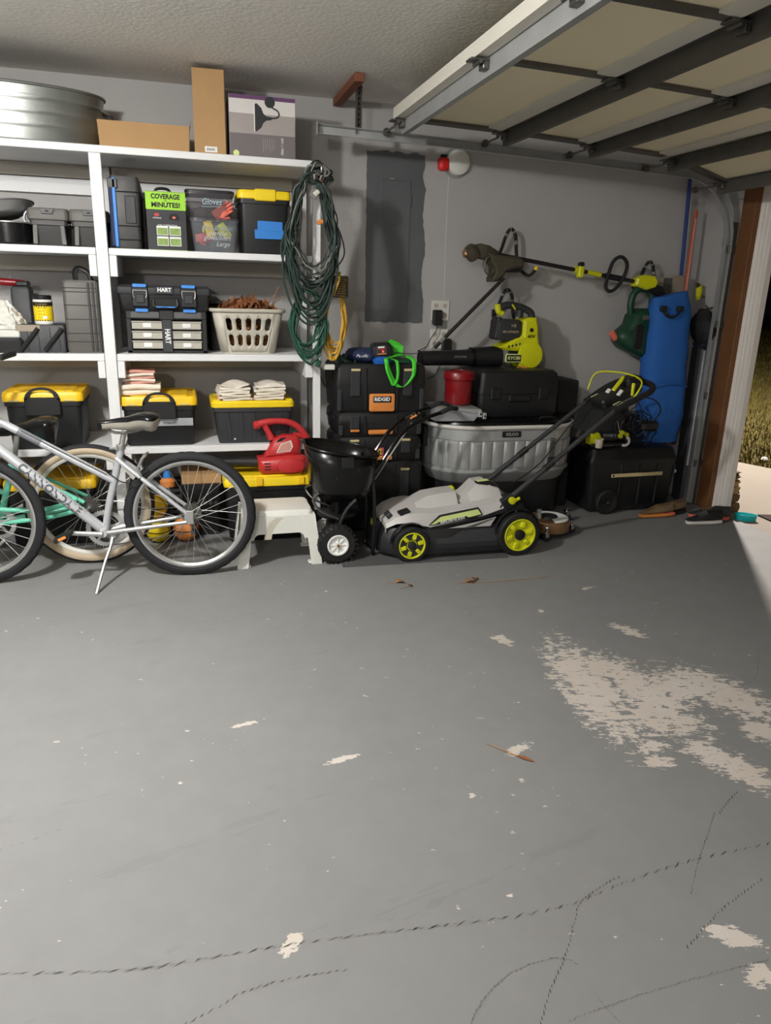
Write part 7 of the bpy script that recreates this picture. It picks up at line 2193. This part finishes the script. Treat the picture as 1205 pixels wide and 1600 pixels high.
pnl = thing('standing_panel', 'dark grey board leaning upright in the corner beside the blue bag', 'board', (3.55, 4.70, 0))
m = MB(); m.loft([[(3.585, 4.560, 0), (3.600, 4.545, 0), (3.690, 4.76, 0), (3.670, 4.77, 0)], [(3.605, 4.590, 1.15), (3.620, 4.575, 1.15), (3.705, 4.79, 1.15), (3.685, 4.80, 1.15)]]); m.build('board', 'board_grey', pnl, world=True, smooth=0)
m = MB(); m.loft([[(3.592, 4.548, .30), (3.604, 4.540, .30), (3.612, 4.552, .30), (3.600, 4.560, .30)], [(3.612, 4.572, 1.14), (3.624, 4.566, 1.14), (3.630, 4.578, 1.14), (3.618, 4.585, 1.14)]]); m.build('pale_edge', 'duct', pnl, world=True, smooth=0)
rbd = thing('wooden_boards', 'raw grey wooden boards standing behind the blue bag', 'boards', (3.45, 4.86, 0))
for k, (x0, x1, zt_) in enumerate(((3.325, 3.40, 1.640), (3.405, 3.475, 1.635), (3.48, 3.60, 1.655))):
    m = MB(); m.box(x0, x1, 4.845 + .01 * (k % 2), 4.875 + .01 * (k % 2), 0, zt_, .002); m.build('board', 'board_raw' if k != 1 else 'case_grey', rbd, world=True)
bpo = thing('blue_pole', 'long dark blue pole standing in the corner up to the track', 'pole', (3.60, 4.83, 0))
m = MB(); m.tube([(3.60, 4.875, 0), (3.565, 4.872, 1.5), (3.515, 4.87, 2.37)], .0135, 10); m.build('pole', 'pole_blue', bpo, world=True)
m = MB(); m.tube([(3.516, 4.869, 2.36), (3.514, 4.871, 2.385)], .0145, 10); m.build('end_cap', 'ink', bpo, world=True)
rpo = thing('broom_handle', 'worn reddish broom handle standing in the corner next to the blue pole', 'pole', (3.58, 4.80, 0))
m = MB(); m.tube([(3.585, 4.815, 0), (3.57, 4.815, 1.5), (3.575, 4.83, 2.10)], .0145, 10); m.build('pole', 'pole_red', rpo, world=True)
m = MB(); m.tube([(3.568, 4.802, 1.52), (3.571, 4.813, 2.04)], .0052, 6); m.build('worn_stripe', 'towel_pink', rpo, world=True)
blk = thing('black_jacket', 'dark jacket bunched on a hook on the right wall', 'jacket', (3.66, 4.72, 1.17))
rings = []
q = random.Random(6)
for i in range(12):
    t = i / 11
    rr = .085 * math.sin(PI * (.10 + .82 * t)) + .012
    rings.append([(3.628 + .066 * math.sin(PI * (.1 + .8 * t)) * math.cos(2 * PI * j / 18) * (1 + q.uniform(-.12, .12)), 4.66 - .05 * (1 - t) + rr * 1.25 * math.sin(2 * PI * j / 18) * (1 + q.uniform(-.1, .1)), 1.165 + .265 * t + (q.uniform(-.01, .01) if 0 < i < 11 else 0)) for j in range(18)])
m = MB(); m.loft(rings); m.build('jacket_body', 'black_soft', blk, world=True, smooth=.6)
m = MB(); m.tube(cr([(3.62, 4.60, 1.20), (3.60, 4.58, 1.18), (3.61, 4.66, 1.165), (3.63, 4.72, 1.18)], 5), .007, 6); m.build('strap', 'navy', blk, world=True)
m = MB(); m.tube([(3.719, 4.68, 1.44), (3.68, 4.68, 1.43), (3.66, 4.68, 1.45)], .006, 6); m.build('wall_peg', 'steel_dark', blk, world=True)
spr = thing('spray_nozzle', 'small olive hose nozzle hanging on the corner wall above the jacket', 'nozzle', (3.66, 4.78, 1.49))
m = MB(); m.tube([(3.665, 4.79, 1.49), (3.66, 4.78, 1.55), (3.65, 4.775, 1.59)], [.016, .024, .020], 12); m.build('nozzle_body', 'lime', spr, world=True)
m = MB(); m.tube([(3.65, 4.775, 1.58), (3.625, 4.77, 1.60)], [.018, .012], 10); m.build('nozzle_head', 'olive' if 'olive' in MATS else 'camo', spr, world=True)
m = MB(); m.box(3.668, 3.7199, 4.78, 4.80, 1.50, 1.52, .002); m.build('peg', 'steel_dark', spr, world=True)
# ================================================================== SMALL THINGS ON THE FLOOR AND OUTSIDE
bw_ = thing('teal_bowl', 'oval teal plastic dish on the concrete just outside the door post', 'dish', (3.815, 4.135, -.012), rz=-.55)
bw_.location = (3.83, 4.135, -.012)
m = MB(); m.lathe([(.0001, .002), (.052, .0), (.056, .004), (.058, .040), (.062, .042), (.058, .044), (.052, .006), (.0001, .006)], 32, sx=1.25, sy=.7); m.build('dish_wall', 'teal', bw_)
m = MB(); m.tube([(.0755 * math.cos(2 * PI * j / 40), .0425 * math.sin(2 * PI * j / 40), .042) for j in range(40)], .0035, 6, closed=True); m.build('rim', 'teal', bw_)
dm = MB(); dm.add([(4.00, 4.215, -.0115), (4.62, 4.05, -.0115), (4.40, 3.45, -.0115), (3.99, 4.06, -.0115), (4.00, 4.215, -.002), (4.62, 4.05, -.002), (4.40, 3.45, -.002), (3.99, 4.06, -.002)], [(4, 5, 6, 7), (0, 1, 5, 4), (1, 2, 6, 5), (2, 3, 7, 6), (3, 0, 4, 7)])
tag(dm.build('door_mat', 'doormat', smooth=0), 'dark brown doormat corner on the driveway at the right edge', 'mat')
q = random.Random(4)
fw = [(0, .075), (.078, .058), (.138, .055), (.195, .040), (.238, .034), (.275, .03)]
for k, (z, h) in enumerate(fw):
    t = thing('firewood_log', ['split log on the ground, lowest of woodpile outside the door post', 'split log, second from the ground in woodpile', 'thin split log, third from the ground in woodpile', 'thin split log, fourth from the ground in woodpile', 'flat split log, fifth from the ground in woodpile', 'flat split log on top of woodpile'][k], 'log', (3.885, 4.40, z - .012), group='woodpile outside the door')
    w = .10 - .012 * k
    def rg(y, e): return [(-w * .5 + q.uniform(-.006, .006), y, .001), (w * .42 - .012 * (k % 2), y, .001), (w * .52 - .01 * k, y, h * .45), (w * .40, y, h * .92 + e), (0, y, h * .98), (-w * .5, y, h * .93)]
    m = MB(); m.loft([rg(-.075, 0), rg(.05, .004), rg(.16, 0)]); m.build('wood', 'firewood', t, smooth=.3)
    m = MB(); m.loft([rg(-.0762, 0), rg(-.0748, 0)]); m.build('cut_end', 'firewood_end' if k in (2, 3) else 'firewood', t, smooth=0)
wst = MB(); wst.lathe([(.0001, 0), (.03, .0), (.035, .02), (.02, .04), (.0001, .045)], 12, (5.52, 5.85, -.03))
tag(wst.build('white_pebble', 'paper_white'), 'small white pebble at the edge of the lawn', 'stone')
# leaves and twig on the floor
def floor_leaf(label, x, y, rz, L_, w, mat):
    t = thing('fallen_leaf', label, 'leaf', (x, y, .001), rz, group='leaf litter on the floor')
    rows = []
    for i in range(9):
        u = i / 8
        ww = w * math.sin(PI * min(.98, max(.03, u))) ** .8
        rows.append([(-L_ / 2 + L_ * u, -ww, .004 + .010 * math.sin(5 * u)), (-L_ / 2 + L_ * u, 0, .002 + .008 * math.sin(5 * u)), (-L_ / 2 + L_ * u, ww, .006 + .010 * math.sin(5 * u + .6))])
    m = MB(); m.grid(rows); m.build('blade', mat, t, smooth=1.0)
    m = MB(); m.tube([(-L_ / 2 - .05, .006, .003), (-L_ / 2, 0, .004)], .0012, 5); m.build('stem', mat, t)
floor_leaf('curled brown leaf on the floor below the mower wheels', 1.445, 3.41, .3, .085, .022, 'leaf_tan')
floor_leaf('dark brown leaf scrap next to the curled leaf', 1.475, 3.44, 1.1, .07, .018, 'leaf_dry')
floor_leaf('flat pale brown leaf on floor in front of the spreader', 1.07, 3.47, .1, .075, .020, 'leaf_tan')
floor_leaf('tiny leaf scrap on the floor left of the curled leaf', 1.10, 3.41, .5, .04, .012, 'leaf_dry')
tg = thing('dry_twig', 'dry grass seed stalk lying on the floor left of peeled paint', 'twig', (1.0, 1.95, 0))
m = MB(); m.tube(cr([(.946, 2.009, .003), (.985, 1.962, .004), (1.022, 1.917, .004)], 4), .0016, 6); m.build('stalk', 'leaf_tan', tg, world=True)
m = MB(); m.tube([(1.020, 1.919, .005), (1.038, 1.902, .006), (1.056, 1.885, .004), (1.064, 1.876, .003)], [.002, .0065, .004, .0012], 8); m.build('seed_head', 'leaf_dry', tg, world=True)
tg2 = thing('dry_twig', 'long thin straw on the floor between mower and peeled paint', 'twig', (1.6, 3.35, 0))
m = MB(); m.tube(cr([(1.40, 3.385, .002), (1.62, 3.375, .003), (1.90, 3.385, .002)], 4), .0014, 5); m.build('stalk', 'leaf_tan', tg2, world=True)
